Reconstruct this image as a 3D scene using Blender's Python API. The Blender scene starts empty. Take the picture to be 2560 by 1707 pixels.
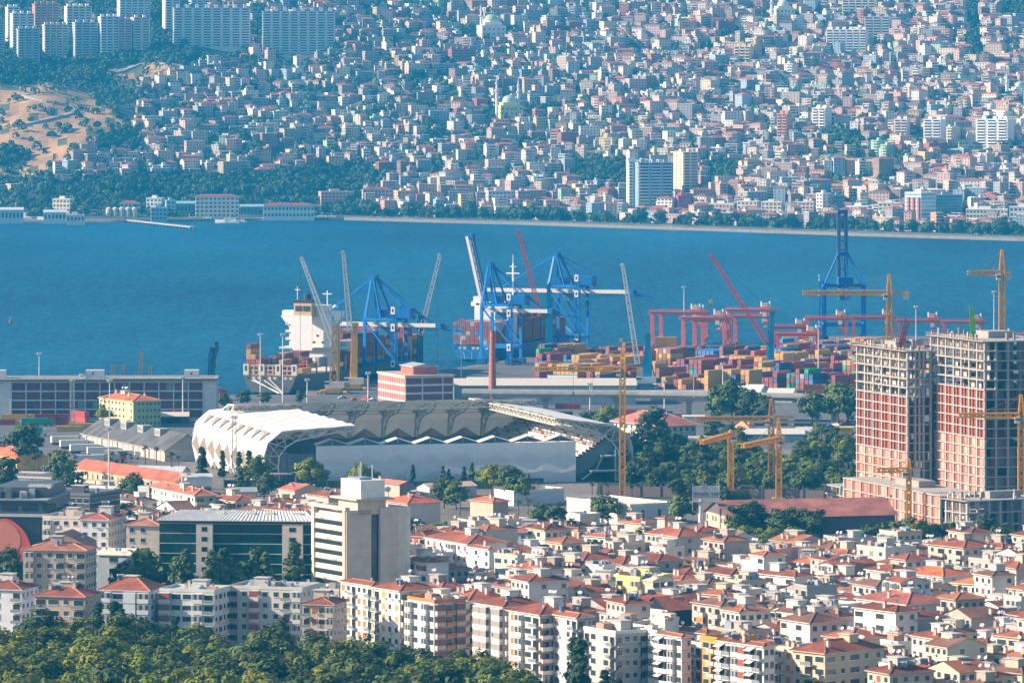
import bpy, math, random
import numpy as np
from mathutils import Vector, Matrix
# ---------------------------------------------------------------- camera, sky, sun, exposure
F = 14222.2; H = 177.0; YH = 117.0          # focal length in photo pixels, eye height, horizon row
sc = bpy.context.scene
COL = sc.collection
cam_d = bpy.data.cameras.new('camera'); cam = bpy.data.objects.new('camera', cam_d); COL.objects.link(cam)
cam.location = (0, 0, H); cam.rotation_euler = (math.pi/2, 0, 0)
cam_d.sensor_width = 36; cam_d.lens = 200; cam_d.shift_y = -(853.5-YH)/2560
cam_d.clip_start = 5; cam_d.clip_end = 20000
sc.camera = cam
SUN_EL, SUN_AZ = math.radians(27), math.radians(268)     # azimuth clockwise from +Y: the sun stands to the left
w = bpy.data.worlds.new('World'); sc.world = w; w.use_nodes = True
nt = w.node_tree; bg = nt.nodes['Background']
sky = nt.nodes.new('ShaderNodeTexSky'); sky.sky_type = 'NISHITA'; sky.sun_disc = False
sky.sun_elevation = SUN_EL; sky.sun_rotation = SUN_AZ
sky.air_density = 1.6; sky.dust_density = 1.0; sky.ozone_density = 3.0
nt.links.new(sky.outputs[0], bg.inputs[0]); bg.inputs[1].default_value = 0.075
sd = bpy.data.lights.new('sun', 'SUN'); sun = bpy.data.objects.new('sun', sd); COL.objects.link(sun)
sd.energy = 5.0; sd.angle = math.radians(.5); sd.color = (1, .80, .62)
dv = Vector((math.sin(SUN_AZ)*math.cos(SUN_EL), math.cos(SUN_AZ)*math.cos(SUN_EL), math.sin(SUN_EL)))
sun.rotation_euler = dv.to_track_quat('Z', 'Y').to_euler()
sc.view_settings.view_transform = 'Standard'; sc.view_settings.look = 'None'
sc.view_settings.exposure = 1.15; sc.view_settings.gamma = 1
sc.render.engine = 'CYCLES'
cy = sc.cycles
cy.max_bounces = 5; cy.diffuse_bounces = 2; cy.glossy_bounces = 2; cy.transmission_bounces = 1
cy.volume_bounces = 0; cy.transparent_max_bounces = 4; cy.use_denoising = True
cy.caustics_reflective = False; cy.caustics_refractive = False
R = random.Random(7)
rng = np.random.default_rng(5)
# ---------------------------------------------------------------- helpers
def gp(x, y, z=0.0):
    "a pixel of the photo -> the point of the level z it shows"
    s = (y-YH)/(H-z); return Vector(((x-1280)/s, F/s, z))
def px(p): return 1280+p[0]*F/p[1], YH+(H-p[2])*F/p[1]
MATS = {}
def mat(name, rough=.8, spec=.3, noise=(.25, .12), bump=0, fine=None, metallic=0, trans=0):
    m = bpy.data.materials.new(name); m.use_nodes = True; t = m.node_tree; N = t.nodes; L = t.links
    b = N['Principled BSDF']; b.inputs['Roughness'].default_value = rough
    b.inputs['Specular IOR Level'].default_value = spec; b.inputs['Metallic'].default_value = metallic
    a = N.new('ShaderNodeAttribute'); a.attribute_name = 'Col'
    g = N.new('ShaderNodeNewGeometry')
    col = a.outputs['Color']
    for sc_, amt in ((noise,) if fine is None else (noise, fine)):
        n = N.new('ShaderNodeTexNoise'); n.inputs['Scale'].default_value = sc_; n.inputs['Detail'].default_value = 4
        L.new(g.outputs['Position'], n.inputs['Vector'])
        r = N.new('ShaderNodeMapRange'); L.new(n.outputs[0], r.inputs[0])
        r.inputs[1].default_value = .3; r.inputs[2].default_value = .7
        r.inputs[3].default_value = 1-amt; r.inputs[4].default_value = 1+amt*.6
        v = N.new('ShaderNodeVectorMath'); v.operation = 'SCALE'
        L.new(col, v.inputs[0]); L.new(r.outputs[0], v.inputs['Scale']); col = v.outputs[0]
    L.new(col, b.inputs['Base Color'])
    if trans:
        tr = N.new('ShaderNodeBsdfTranslucent'); L.new(col, tr.inputs[0]); mx = N.new('ShaderNodeMixShader')
        mx.inputs[0].default_value = trans; L.new(b.outputs[0], mx.inputs[1]); L.new(tr.outputs[0], mx.inputs[2])
        L.new(mx.outputs[0], N['Material Output'].inputs[0])
    MATS[name] = m; return m
mat('wall', .85, .2, (.35, .12), fine=(2.2, .05)); mat('paint', .45, .4, (.6, .08)); mat('tile', .8, .2, (.16, .38), fine=(1.7, .26))
mat('glass', .12, .6, (.3, .15)); mat('metal', .5, .4, (.5, .12)); mat('concrete', .85, .2, (.25, .16), fine=(1.6, .10))
mat('leaf', .7, .2, (.18, .25), trans=.12); mat('bark', .9, .1); mat('membrane', .6, .2, (.3, .04), trans=.12)
mat('screen', .6, .2, (.3, .04), trans=.22)
mat('ground', .95, .1, (.02, .25), fine=(.25, .22)); mat('asphalt', .9, .2, (.05, .2), fine=(.6, .12))
def attr_col(me, cols):
    ca = me.color_attributes.new('Col', 'FLOAT_COLOR', 'CORNER')
    ca.data.foreach_set('color', np.asarray(cols, dtype=np.float32).ravel())
class MB:
    "collects faces with a colour and a material each; build() makes them ONE mesh object"
    def __init__(s, T=None): s.v = []; s.f = []; s.c = []; s.m = []; s.T = T
    def face(s, pts, col, m='wall'):
        n = len(s.v)
        if s.T is not None: pts = [s.T @ Vector(p) for p in pts]
        s.v.extend([tuple(p) for p in pts]); s.f.append(tuple(range(n, n+len(pts)))); s.c.append(col); s.m.append(m)
    def hexa(s, p, col, m='wall', skip=()):
        for k, q in enumerate(((0,3,2,1), (4,5,6,7), (0,1,5,4), (1,2,6,5), (2,3,7,6), (3,0,4,7))):
            if k not in skip: s.face([p[i] for i in q], col, m)
    def box(s, x0, x1, y0, y1, z0, z1, col, m='wall', skip=()):
        s.hexa([(x0,y0,z0),(x1,y0,z0),(x1,y1,z0),(x0,y1,z0),(x0,y0,z1),(x1,y0,z1),(x1,y1,z1),(x0,y1,z1)], col, m, skip)
    def bar(s, p, q, w, col, m='metal', h=None, w2=None):
        p = Vector(p); q = Vector(q); d = q-p
        if d.length < 1e-6: return
        up = Vector((0,0,1)) if abs(d.normalized().z) < .95 else Vector((0,1,0))
        a = d.cross(up).normalized(); b = a.cross(d).normalized(); h = h or w; k = (w2/w if w2 else 1)
        A = a*w/2; B = b*h/2
        s.hexa([p-A-B, p+A-B, p+A+B, p-A+B, q-A*k-B*k, q+A*k-B*k, q+A*k+B*k, q-A*k+B*k], col, m)
    def cyl(s, p, q, r0, r1, col, m='metal', n=8, caps=True):
        p = Vector(p); q = Vector(q); d = (q-p).normalized()
        up = Vector((0,0,1)) if abs(d.z) < .95 else Vector((0,1,0))
        a = d.cross(up).normalized(); b = a.cross(d).normalized()
        P = [p+(a*math.cos(t)+b*math.sin(t))*r0 for t in [2*math.pi*i/n for i in range(n)]]
        Q = [q+(a*math.cos(t)+b*math.sin(t))*r1 for t in [2*math.pi*i/n for i in range(n)]]
        for i in range(n): s.face([P[i], P[(i+1)%n], Q[(i+1)%n], Q[i]], col, m)
        if caps: s.face(P[::-1], col, m); s.face(Q, col, m)
    def prism(s, poly, z0, z1, col, m='wall', topcol=None, topm=None):
        n = len(poly)
        for i in range(n):
            a, b = poly[i], poly[(i+1)%n]
            s.face([(a[0],a[1],z0),(b[0],b[1],z0),(b[0],b[1],z1),(a[0],a[1],z1)], col, m)
        s.face([(p[0],p[1],z1) for p in poly], topcol or col, topm or m)
        s.face([(p[0],p[1],z0) for p in poly[::-1]], col, m)
    def dome(s, c, r, col, m='paint', n=12, k=5, zs=1.0):
        c = Vector(c)
        def P(i, j): t = 2*math.pi*i/n; u = math.pi/2*j/k; return c+Vector((r*math.cos(t)*math.cos(u), r*math.sin(t)*math.cos(u), r*zs*math.sin(u)))
        for i in range(n):
            for j in range(k): s.face([P(i,j), P(i+1,j), P(i+1,j+1), P(i,j+1)], col, m)
    def hip(s, x0, x1, y0, y1, z, rise, col, over=.5, m='tile', wallc=(.6,.55,.5), ridge=False):
        x0 -= over; x1 += over; y0 -= over; y1 += over
        if x1-x0 > y1-y0: r = (y1-y0)/2; a = (x0+r, (y0+y1)/2, z+rise); b = (x1-r, (y0+y1)/2, z+rise)
        else: r = (x1-x0)/2; a = ((x0+x1)/2, y0+r, z+rise); b = ((x0+x1)/2, y1-r, z+rise)
        A, B, C_, D = (x0,y0,z), (x1,y0,z), (x1,y1,z), (x0,y1,z); e = .25
        lo = lambda p: (p[0], p[1], p[2]-e)
        for p, q in ((A,B),(B,C_),(C_,D),(D,A)): s.face([lo(p), lo(q), q, p], wallc, 'wall')
        s.face([lo(A), lo(D), lo(C_), lo(B)], wallc, 'wall')
        if ridge:
            for p, q in ((A,a),(D,a),(B,b),(C_,b),(a,b)) if x1-x0 > y1-y0 else ((A,a),(B,a),(D,b),(C_,b),(a,b)): s.bar(Vector(p)+Vector((0,0,.02)), Vector(q)+Vector((0,0,.02)), .32, (min(col[0]*1.5,.6), col[1]*1.9, col[2]*2.0), 'wall')
        if x1-x0 > y1-y0:
            s.face([A,B,b,a], col, m); s.face([B,C_,b], col, m); s.face([C_,D,a,b], col, m); s.face([D,A,a], col, m)
        else:
            s.face([A,B,a], col, m); s.face([B,C_,b,a], col, m); s.face([C_,D,b], col, m); s.face([D,A,a,b], col, m)
    def gable(s, x0, x1, y0, y1, z, rise, col, over=.4, m='tile', wallc=(.6,.55,.5), axis='x'):
        if axis == 'x':
            ym = (y0+y1)/2; Y0 = y0-over; Y1 = y1+over; X0 = x0-over; X1 = x1+over; dz = rise*over/((y1-y0)/2); t = .25
            s.face([(X0,Y0,z-dz),(X1,Y0,z-dz),(X1,ym,z+rise),(X0,ym,z+rise)], col, m)
            s.face([(X1,Y1,z-dz),(X0,Y1,z-dz),(X0,ym,z+rise),(X1,ym,z+rise)], col, m)
            for X in (x0, x1): s.face([(X,y0,z),(X,y1,z),(X,ym,z+rise-.05)], wallc, 'wall')
            s.face([(X0,Y0,z-dz-t),(X1,Y0,z-dz-t),(X1,Y0,z-dz),(X0,Y0,z-dz)], wallc, 'wall')
        else:
            xm = (x0+x1)/2; Y0 = y0-over; Y1 = y1+over; X0 = x0-over; X1 = x1+over; dz = rise*over/((x1-x0)/2); t = .25
            s.face([(X0,Y1,z-dz),(X0,Y0,z-dz),(xm,Y0,z+rise),(xm,Y1,z+rise)], col, m)
            s.face([(X1,Y0,z-dz),(X1,Y1,z-dz),(xm,Y1,z+rise),(xm,Y0,z+rise)], col, m)
            for Y in (y0, y1): s.face([(x0,Y,z),(x1,Y,z),(xm,Y,z+rise-.05)], wallc, 'wall')
            s.face([(X0,Y0,z-dz-t),(X0,Y1,z-dz-t),(X0,Y1,z-dz),(X0,Y0,z-dz)], wallc, 'wall')
    def mesh(s, name):
        me = bpy.data.meshes.new(name); me.from_pydata(s.v, [], s.f)
        names = list(dict.fromkeys(s.m))
        for k in names: me.materials.append(MATS[k])
        ix = {k: i for i, k in enumerate(names)}
        me.polygons.foreach_set('material_index', [ix[k] for k in s.m])
        cs = np.repeat(np.array([(c[0], c[1], c[2], 1) for c in s.c], dtype=np.float32), [len(f) for f in s.f], axis=0)
        attr_col(me, cs); return me
    def build(s, name, parent=None, loc=(0,0,0), rz=0):
        return link(name, s.mesh(name), parent, loc, rz)
def link(name, me, parent=None, loc=(0,0,0), rz=0):
    o = bpy.data.objects.new(name, me); COL.objects.link(o); o.location = loc
    if rz: o.rotation_euler = (0, 0, rz)
    if parent is not None: o.parent = parent
    return o
def tag(o, label=None, cat=None, group=None, kind=None):
    if label: o['label'] = label
    if cat: o['category'] = cat
    if group: o['group'] = group
    if kind: o['kind'] = kind
    return o
def thing(name, loc=(0,0,0), rz=0, label=None, cat=None, group=None):
    return tag(link(name, None, None, loc, rz), label, cat, group)
def struct(o): o['kind'] = 'structure'; return o
KIDS = {}
def copy_tree(o, kids, loc, rz, parent=None):
    "a copy of a thing and of each of its parts and sub-parts (kids: {object: [children]})"
    c = o.copy(); COL.objects.link(c)
    if parent is None: c.location = loc; c.rotation_euler = (0, 0, rz)
    else: c.parent = parent
    for k in kids.get(o, ()): copy_tree(k, kids, None, None, c)
    return c
def kids_of(objs):
    d = {}
    for o in objs:
        if o.parent is not None: d.setdefault(o.parent, []).append(o)
    return d
# labels that single out: every countable thing registers what it looks like; the rest of the label is written at the end
REG = []; MARKS = {}
def reg(o, desc, x, y, marks): REG.append((o, desc, x, y, marks))
def nth(i): return 'nearest' if i == 1 else f"{i}{'th' if 10 < i % 100 < 14 else {1: 'st', 2: 'nd', 3: 'rd'}.get(i % 10, 'th')} nearest"
def write_labels():
    groups = {}
    for o, desc, x, y, mk in REG:
        name, lx, ly = min(MARKS[mk], key=lambda m: (m[1]-x)**2+((m[2]-y)*1.6)**2)
        dx, dy = x-lx, (y-ly)
        if abs(dx) > abs(dy)*1.2: d = 'left of' if dx < 0 else 'right of'
        else: d = 'above' if dy < 0 else 'below'
        groups.setdefault((desc, d, name), []).append((math.hypot(dx, dy), o))
    for (desc, d, name), L in groups.items():
        L.sort(key=lambda q: q[0])
        for i, (_, o) in enumerate(L): o['label'] = f'{desc} {d} {name}' if len(L) == 1 else f'{desc}, {nth(i+1)} {d} {name}'
def interp(x, pts):
    if x <= pts[0][0]: return pts[0][1]
    for (a, b), (c, d) in zip(pts, pts[1:]):
        if x <= c: return b+(d-b)*(x-a)/(c-a)
    return pts[-1][1]
def inpoly(x, y, P):
    c = False; j = len(P)-1
    for i in range(len(P)):
        if (P[i][1] > y) != (P[j][1] > y) and x < (P[j][0]-P[i][0])*(y-P[i][1])/(P[j][1]-P[i][1])+P[i][0]: c = not c
        j = i
    return c
def shade(c, k): return (min(c[0]*k, 1), min(c[1]*k, 1), min(c[2]*k, 1))
# ---------------------------------------------------------------- leaves and trees
def leaf_mesh(name, cen, nor, size, col, matname='leaf'):
    n = len(cen); nor = nor/np.linalg.norm(nor, axis=1, keepdims=True)
    r = rng.normal(size=(n, 3)); a = np.cross(nor, r); a /= np.linalg.norm(a, axis=1, keepdims=True); b = np.cross(nor, a)
    s1 = (size*rng.uniform(.7, 1.3, n))[:, None]; s2 = (size*rng.uniform(.5, 1.0, n))[:, None]
    v = np.stack([cen-a*s1-b*s2*.6, cen+a*s1*.7-b*s2, cen+a*s1+b*s2*.7, cen-a*s1*.6+b*s2], 1).reshape(-1, 3)
    me = bpy.data.meshes.new(name); me.vertices.add(4*n); me.vertices.foreach_set('co', v.astype(np.float32).ravel())
    me.loops.add(4*n); me.loops.foreach_set('vertex_index', np.arange(4*n, dtype=np.int32))
    me.polygons.add(n); me.polygons.foreach_set('loop_start', np.arange(0, 4*n, 4, dtype=np.int32))
    me.materials.append(MATS[matname]); me.update(calc_edges=True)
    c4 = np.concatenate([np.repeat(col, 4, axis=0), np.ones((4*n, 1))], 1); attr_col(me, c4); me.validate(); return me
def crown_points(kind, n_cl, per, rs):
    "clump centres and leaf positions of a crown about 1 unit in radius and 1 high per kind"
    cc = []
    while len(cc) < n_cl:
        p = rs.uniform(-1, 1, 3); r = np.linalg.norm(p)
        if kind == 'cone':
            z = rs.uniform(0, 1); rr = (1-z)**.8*(.6+.4*min(1, z*6)); t = rs.uniform(0, 6.283); q = rs.uniform(.5, 1)
            cc.append((rr*q*math.cos(t), rr*q*math.sin(t), z*2-1)); continue
        if kind == 'umbrella' and (p[2] < -.35): continue
        if .45 < r < 1: cc.append(p)
    cc = np.array(cc)
    return cc
def crown(name, kind, rx, rz, z0, n_cl, per, leaf, col, seed, clr=None, spread=.22):
    rs = np.random.default_rng(seed)
    cc = crown_points(kind, n_cl, per, rs)
    if kind != 'cone': cc = cc*(1+.18*np.sin(cc[:, [1]]*5+seed)+.14*np.cos(cc[:, [0]]*6+seed*2))
    cen = np.repeat(cc, per, axis=0)*np.array([rx, rx, rz]); n = len(cen)
    off = rs.normal(size=(n, 3)); off /= np.linalg.norm(off, axis=1, keepdims=True); off *= rs.uniform(.5, 1, (n, 1))**.5
    sc_ = spread*min(rx, rz*1.3); up = np.where(off[:, [2]] < -.2, .5, 1.0)
    pos = cen+off*sc_*np.array([1.15, 1.15, .8])*up
    nor = off*.75+cen/np.array([rx, rx, rz])*.75+rs.normal(size=(n, 3))*.22+np.array([0, 0, .15])
    tint = np.repeat(rs.uniform(.68, 1.35, (n_cl, 1)), per, axis=0)*rs.uniform(.85, 1.15, (n, 1))
    hue = np.repeat(rs.uniform(-.5, 1, (n_cl, 1)), per, axis=0)
    c = np.array(col)[None]*tint*(1+hue*np.array([[.25, .06, -.1]]))
    pos[:, 2] += z0+rz
    return leaf_mesh(name, pos, nor, np.full(n, leaf), np.clip(c, 0, 1))
def trunk_mesh(h, r, branches, seed, spread, col=(.14, .10, .07)):
    b = MB(); rr = random.Random(seed); lean = (rr.uniform(-.4, .4), rr.uniform(-.4, .4))
    pts = [Vector((lean[0]*t*t, lean[1]*t*t, h*t)) for t in (0, .35, .7, 1)]
    for i in range(3): b.cyl(pts[i], pts[i+1], r*(1-.22*i), r*(1-.22*(i+1)), col, 'bark', 7)
    for k in range(branches):
        t = 6.283*k/branches+rr.uniform(-.4, .4); p = pts[2]+(pts[3]-pts[2])*rr.uniform(-.6, .8)
        b.cyl(p, p+Vector((math.cos(t)*spread, math.sin(t)*spread, spread*rr.uniform(.5, 1.1))), r*.4, r*.12, col, 'bark', 5)
    return b.mesh('trunk')
TREES = {}
def tree_kind(key, kind, rx, rz, th, n_cl, per, leaf, col, n=3, spread=.22, tr=.3):
    TREES[key] = [(crown('crown', kind, rx, rz, th, n_cl, per, leaf, col, 11*i+hash_(key), spread=spread), trunk_mesh(th+rz*(.9 if kind != 'cone' else 1.2), tr, 5 if kind != 'cone' else 0, i, rx*.55), th+2*rz) for i in range(n)]
def hash_(s): return sum(ord(c)*(i+1) for i, c in enumerate(s)) % 997
def tree(key, x, y, z, scale=1.0, name='tree', desc=None, group=None, marks=None, cat='tree', i=None):
    c, t, h = TREES[key][R.randrange(len(TREES[key])) if i is None else i % len(TREES[key])]
    o = thing(name, (x, y, z), R.uniform(0, 6.28)); k = scale
    o.scale = (k*R.uniform(.9, 1.1), k*R.uniform(.9, 1.1), k)
    tag(o, None, cat, group); link('crown', c, o); link('trunk', t, o)
    if desc: reg(o, desc, *px((x, y, z+h*k*.6)), marks)
    return o
# ---------------------------------------------------------------- water, ground, far hillside
def water():
    m = bpy.data.materials.new('water'); m.use_nodes = True; t = m.node_tree; N = t.nodes; L = t.links; b = N['Principled BSDF']
    g = N.new('ShaderNodeNewGeometry'); mp = N.new('ShaderNodeMapping'); mp.inputs['Scale'].default_value = (.5, .10, 1); mp.inputs['Rotation'].default_value = (0, 0, .12)
    L.new(g.outputs['Position'], mp.inputs[0])
    n1 = N.new('ShaderNodeTexNoise'); n1.inputs['Scale'].default_value = .35; n1.inputs['Detail'].default_value = 6; n1.inputs['Roughness'].default_value = .65
    mp2 = N.new('ShaderNodeMapping'); mp2.inputs['Scale'].default_value = (.004, .0011, 1); L.new(g.outputs['Position'], mp2.inputs[0])
    n2 = N.new('ShaderNodeTexNoise'); n2.inputs['Scale'].default_value = 1; n2.inputs['Detail'].default_value = 4
    L.new(mp.outputs[0], n1.inputs['Vector']); L.new(mp2.outputs[0], n2.inputs['Vector'])
    cr = N.new('ShaderNodeValToRGB'); cr.color_ramp.elements[0].color = (.001, .036, .090, 1); cr.color_ramp.elements[1].color = (.008, .115, .215, 1)
    cr.color_ramp.elements[0].position = .44; cr.color_ramp.elements[1].position = .72
    mixf = N.new('ShaderNodeMath'); mixf.operation = 'MULTIPLY_ADD'; mixf.inputs[1].default_value = .6
    L.new(n1.outputs[0], mixf.inputs[0]); ad = N.new('ShaderNodeMath'); ad.operation = 'MULTIPLY'; ad.inputs[1].default_value = .55
    L.new(n2.outputs[0], ad.inputs[0]); L.new(ad.outputs[0], mixf.inputs[2]); L.new(mixf.outputs[0], cr.inputs[0]); L.new(cr.outputs[0], b.inputs['Base Color'])
    bp = N.new('ShaderNodeBump'); bp.inputs['Strength'].default_value = .7; bp.inputs['Distance'].default_value = 1.2; L.new(n1.outputs[0], bp.inputs['Height']); L.new(bp.outputs[0], b.inputs['Normal'])
    b.inputs['Roughness'].default_value = .45; b.inputs['Specular IOR Level'].default_value = .03
    MATS['water'] = m
    w_ = MB(); w_.face([(-2200, 2300, -2), (2200, 2300, -2), (2200, 6100, -2), (-2200, 6100, -2)], (0, 0, 0), 'water')
    struct(w_.build('water'))
water()
SHORE = [(-3000, 556), (0, 556), (300, 556), (600, 552), (850, 550), (1100, 557), (1300, 562), (1600, 572), (1900, 582), (2200, 592), (2560, 603), (5000, 640)]
def shore_d(x): return F*179/(interp(x, SHORE)-YH)
def hterr(x, D):
    "height of the far land at image column x, distance D"
    Ds = shore_d(x); fl = interp(x, [(0, 60), (900, 90), (1400, 150), (2560, 150)]); d = D-Ds-fl
    if d < 0: return 0.6
    k = 235/(7000-Ds-fl)
    und = 5*math.sin(D*.011+x*.004)+4*math.sin(x*.013+D*.006)+2.5*math.sin(x*.031-D*.017)
    e = min(1, d/250)
    return .6+d*k*(.55+.45*e)/(1 if d > 250 else 1)+und*e
def hpos(x, D): return Vector(((x-1280)*D/F, D, hterr(x, D)))
def d_at(x, y):
    "distance of the hillside ground shown at pixel x, y"
    lo, hi = shore_d(x), 7900
    for _ in range(40):
        m_ = (lo+hi)/2; yy = YH+(H-hterr(x, m_))*F/m_
        if yy > y: lo = m_
        else: hi = m_
    return (lo+hi)/2
DRY = [[(-200, 212), (60, 206), (190, 222), (260, 262), (320, 330), (310, 372), (200, 372), (130, 400), (110, 440), (60, 452), (-200, 470)], [(230, 155), (400, 140), (470, 170), (380, 200), (240, 205)],
       [(2005, 388), (2200, 395), (2270, 420), (2230, 445), (2050, 430)], [(2020, 440), (2180, 450), (2230, 480), (2060, 490)]]
def isdry(x, y): return any(inpoly(x+6*math.sin(y*.2), y+5*math.sin(x*.07), P) for P in DRY)
def terrain():
    b = MB(); xs = list(range(-600, 3200, 24)); ds = [0, 12, 60]+list(range(100, 2400, 32))
    P = {}
    for i, x in enumerate(xs):
        for j, d in enumerate(ds): D = shore_d(x)+d; P[i, j] = hpos(x, D)
    # one sheet: shared vertices
    vs = []; fs = []; cs = []
    idx = {}
    for i in range(len(xs)):
        idx[i, -1] = len(vs); p = P[i, 0]; vs.append((p.x, p.y, -4))
        for j in range(len(ds)): idx[i, j] = len(vs); vs.append(tuple(P[i, j]))
    for i in range(len(xs)-1):
        for j in range(-1, len(ds)-1):
            fs.append((idx[i, j], idx[i+1, j], idx[i+1, j+1], idx[i, j+1]))
            x = xs[i]+12; D = shore_d(x)+(ds[max(j, 0)]+ds[j+1])/2; y = YH+(H-hterr(x, D))*F/D
            if j < 0: c = (.22, .20, .17)
            elif j == 0: c = (.40, .36, .32)
            elif isdry(x, y):
                k = .85+.3*R.random(); c = (.44*k, .26*k, .12*k)
                if R.random() < .15: c = (.12, .12, .06)
            else:
                k = R.random(); c = (.07+.05*k, .085+.04*k, .06+.04*k)
                if R.random() < .08: c = (.26, .20, .15)
            cs.append(c)
    b.v = vs; b.f = fs; b.c = cs; b.m = ['ground']*len(fs)
    o = struct(b.build('hills')); me = o.data
    me.polygons.foreach_set('use_smooth', [True]*len(fs))
terrain()
def strip(name, pts, w_, col, m='asphalt', dz=.25, z=None):
    "a road or path draped along image points on the far hillside"
    b = MB(); P = []
    for (x0, y0), (x1, y1) in zip(pts, pts[1:]):
        n = max(2, int(math.hypot(x1-x0, y1-y0)/8))
        for k in range(n): t = k/n; x = x0+(x1-x0)*t; y = y0+(y1-y0)*t; P.append(hpos(x, d_at(x, y)))
    P.append(hpos(pts[-1][0], d_at(*pts[-1])))
    for i in range(len(P)-1):
        a, c = P[i], P[i+1]; d = (c-a); d.z = 0
        if d.length < .01: continue
        nn = Vector((-d.y, d.x, 0)).normalized()*w_/2; up = Vector((0, 0, dz+.8))
        b.face([a-nn+up, c-nn+up, c+nn+up, a+nn+up], col, m)
        b.face([a-nn-up, c-nn-up, c-nn+up, a-nn+up], col, m); b.face([c+nn-up, a+nn-up, a+nn+up, c+nn+up], col, m)
    return struct(b.build(name))
strip('hillside_path', [(-40, 330), (60, 312), (130, 296), (175, 285), (186, 276), (165, 262), (120, 255), (60, 240)], 7, (.42, .36, .31))
strip('hillside_path', [(60, 240), (90, 233), (130, 232)], 6, (.42, .36, .31))
strip('hillside_road', [(255, 187), (300, 180), (350, 160), (400, 158), (470, 168)], 9, (.33, .31, .29))
strip('hillside_road', [(95, 30), (160, 12), (215, -6)], 16, (.33, .32, .30))
strip('hillside_road', [(2060, 430), (2120, 436), (2200, 452)], 8, (.45, .40, .34))
def shore_strip(name, d0, d1, z, col, m, x0=-100, x1=2700):
    b = MB()
    for x in range(x0, x1, 40):
        a, c = x, x+40
        q = [Vector(((a-1280)*(shore_d(a)+d0)/F, shore_d(a)+d0, z)), Vector(((c-1280)*(shore_d(c)+d0)/F, shore_d(c)+d0, z)),
             Vector(((c-1280)*(shore_d(c)+d1)/F, shore_d(c)+d1, z)), Vector(((a-1280)*(shore_d(a)+d1)/F, shore_d(a)+d1, z))]
        b.face(q, col, m); b.face([q[0]-Vector((0, 0, 4)), q[1]-Vector((0, 0, 4)), q[1], q[0]], shade(col, .8), m)
    return struct(b.build(name))
shore_strip('promenade', -1, 5, .9, (.30, .26, .22), 'concrete', x0=700)
shore_strip('coast_road', 28, 44, 1.5, (.16, .16, .17), 'asphalt', x0=700)
# ---- houses on the hillside
MARKS['hill'] = [('the twin-minaret mosque', 1275, 250), ('the green-domed mosque', 1225, 70), ('the white-domed mosque', 1955, 30), ('the right-edge mosque', 2530, 215),
    ('the bare brown slope', 2130, 430), ('the large white hotel block', 2110, 110), ('the glass waterfront tower', 1610, 460), ('the red-framed glass office', 2330, 520),
    ('the left slab block', 530, 70), ('the right slab block', 750, 75), ('the winding dirt path', 110, 290), ('the white harbour building', 545, 515),
    ('the slender beige tower', 1710, 430), ('the far-right white block', 2480, 540), ('the wooded slope', 560, 430), ('the pink-roofed block', 940, 485)]
WCOL = [('white', (0.76, 0.70, 0.63), 5), ('cream', (0.65, 0.55, 0.42), 5), ('beige', (0.47, 0.38, 0.30), 5), ('pale pink', (0.59, 0.41, 0.36), 4), ('grey', (0.36, 0.34, 0.34), 5), ('pale blue', (0.35, 0.43, 0.50), 2),
        ('mint green', (0.37, 0.52, 0.40), 1), ('yellow', (0.61, 0.48, 0.26), 1), ('salmon', (0.59, 0.31, 0.24), 1), ('brick red', (0.36, 0.14, 0.10), 1), ('brown', (0.29, 0.20, 0.16), 2)]
WTOT = [c for c in WCOL for _ in range(c[2])]
RED = (.30, .098, .060)
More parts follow.
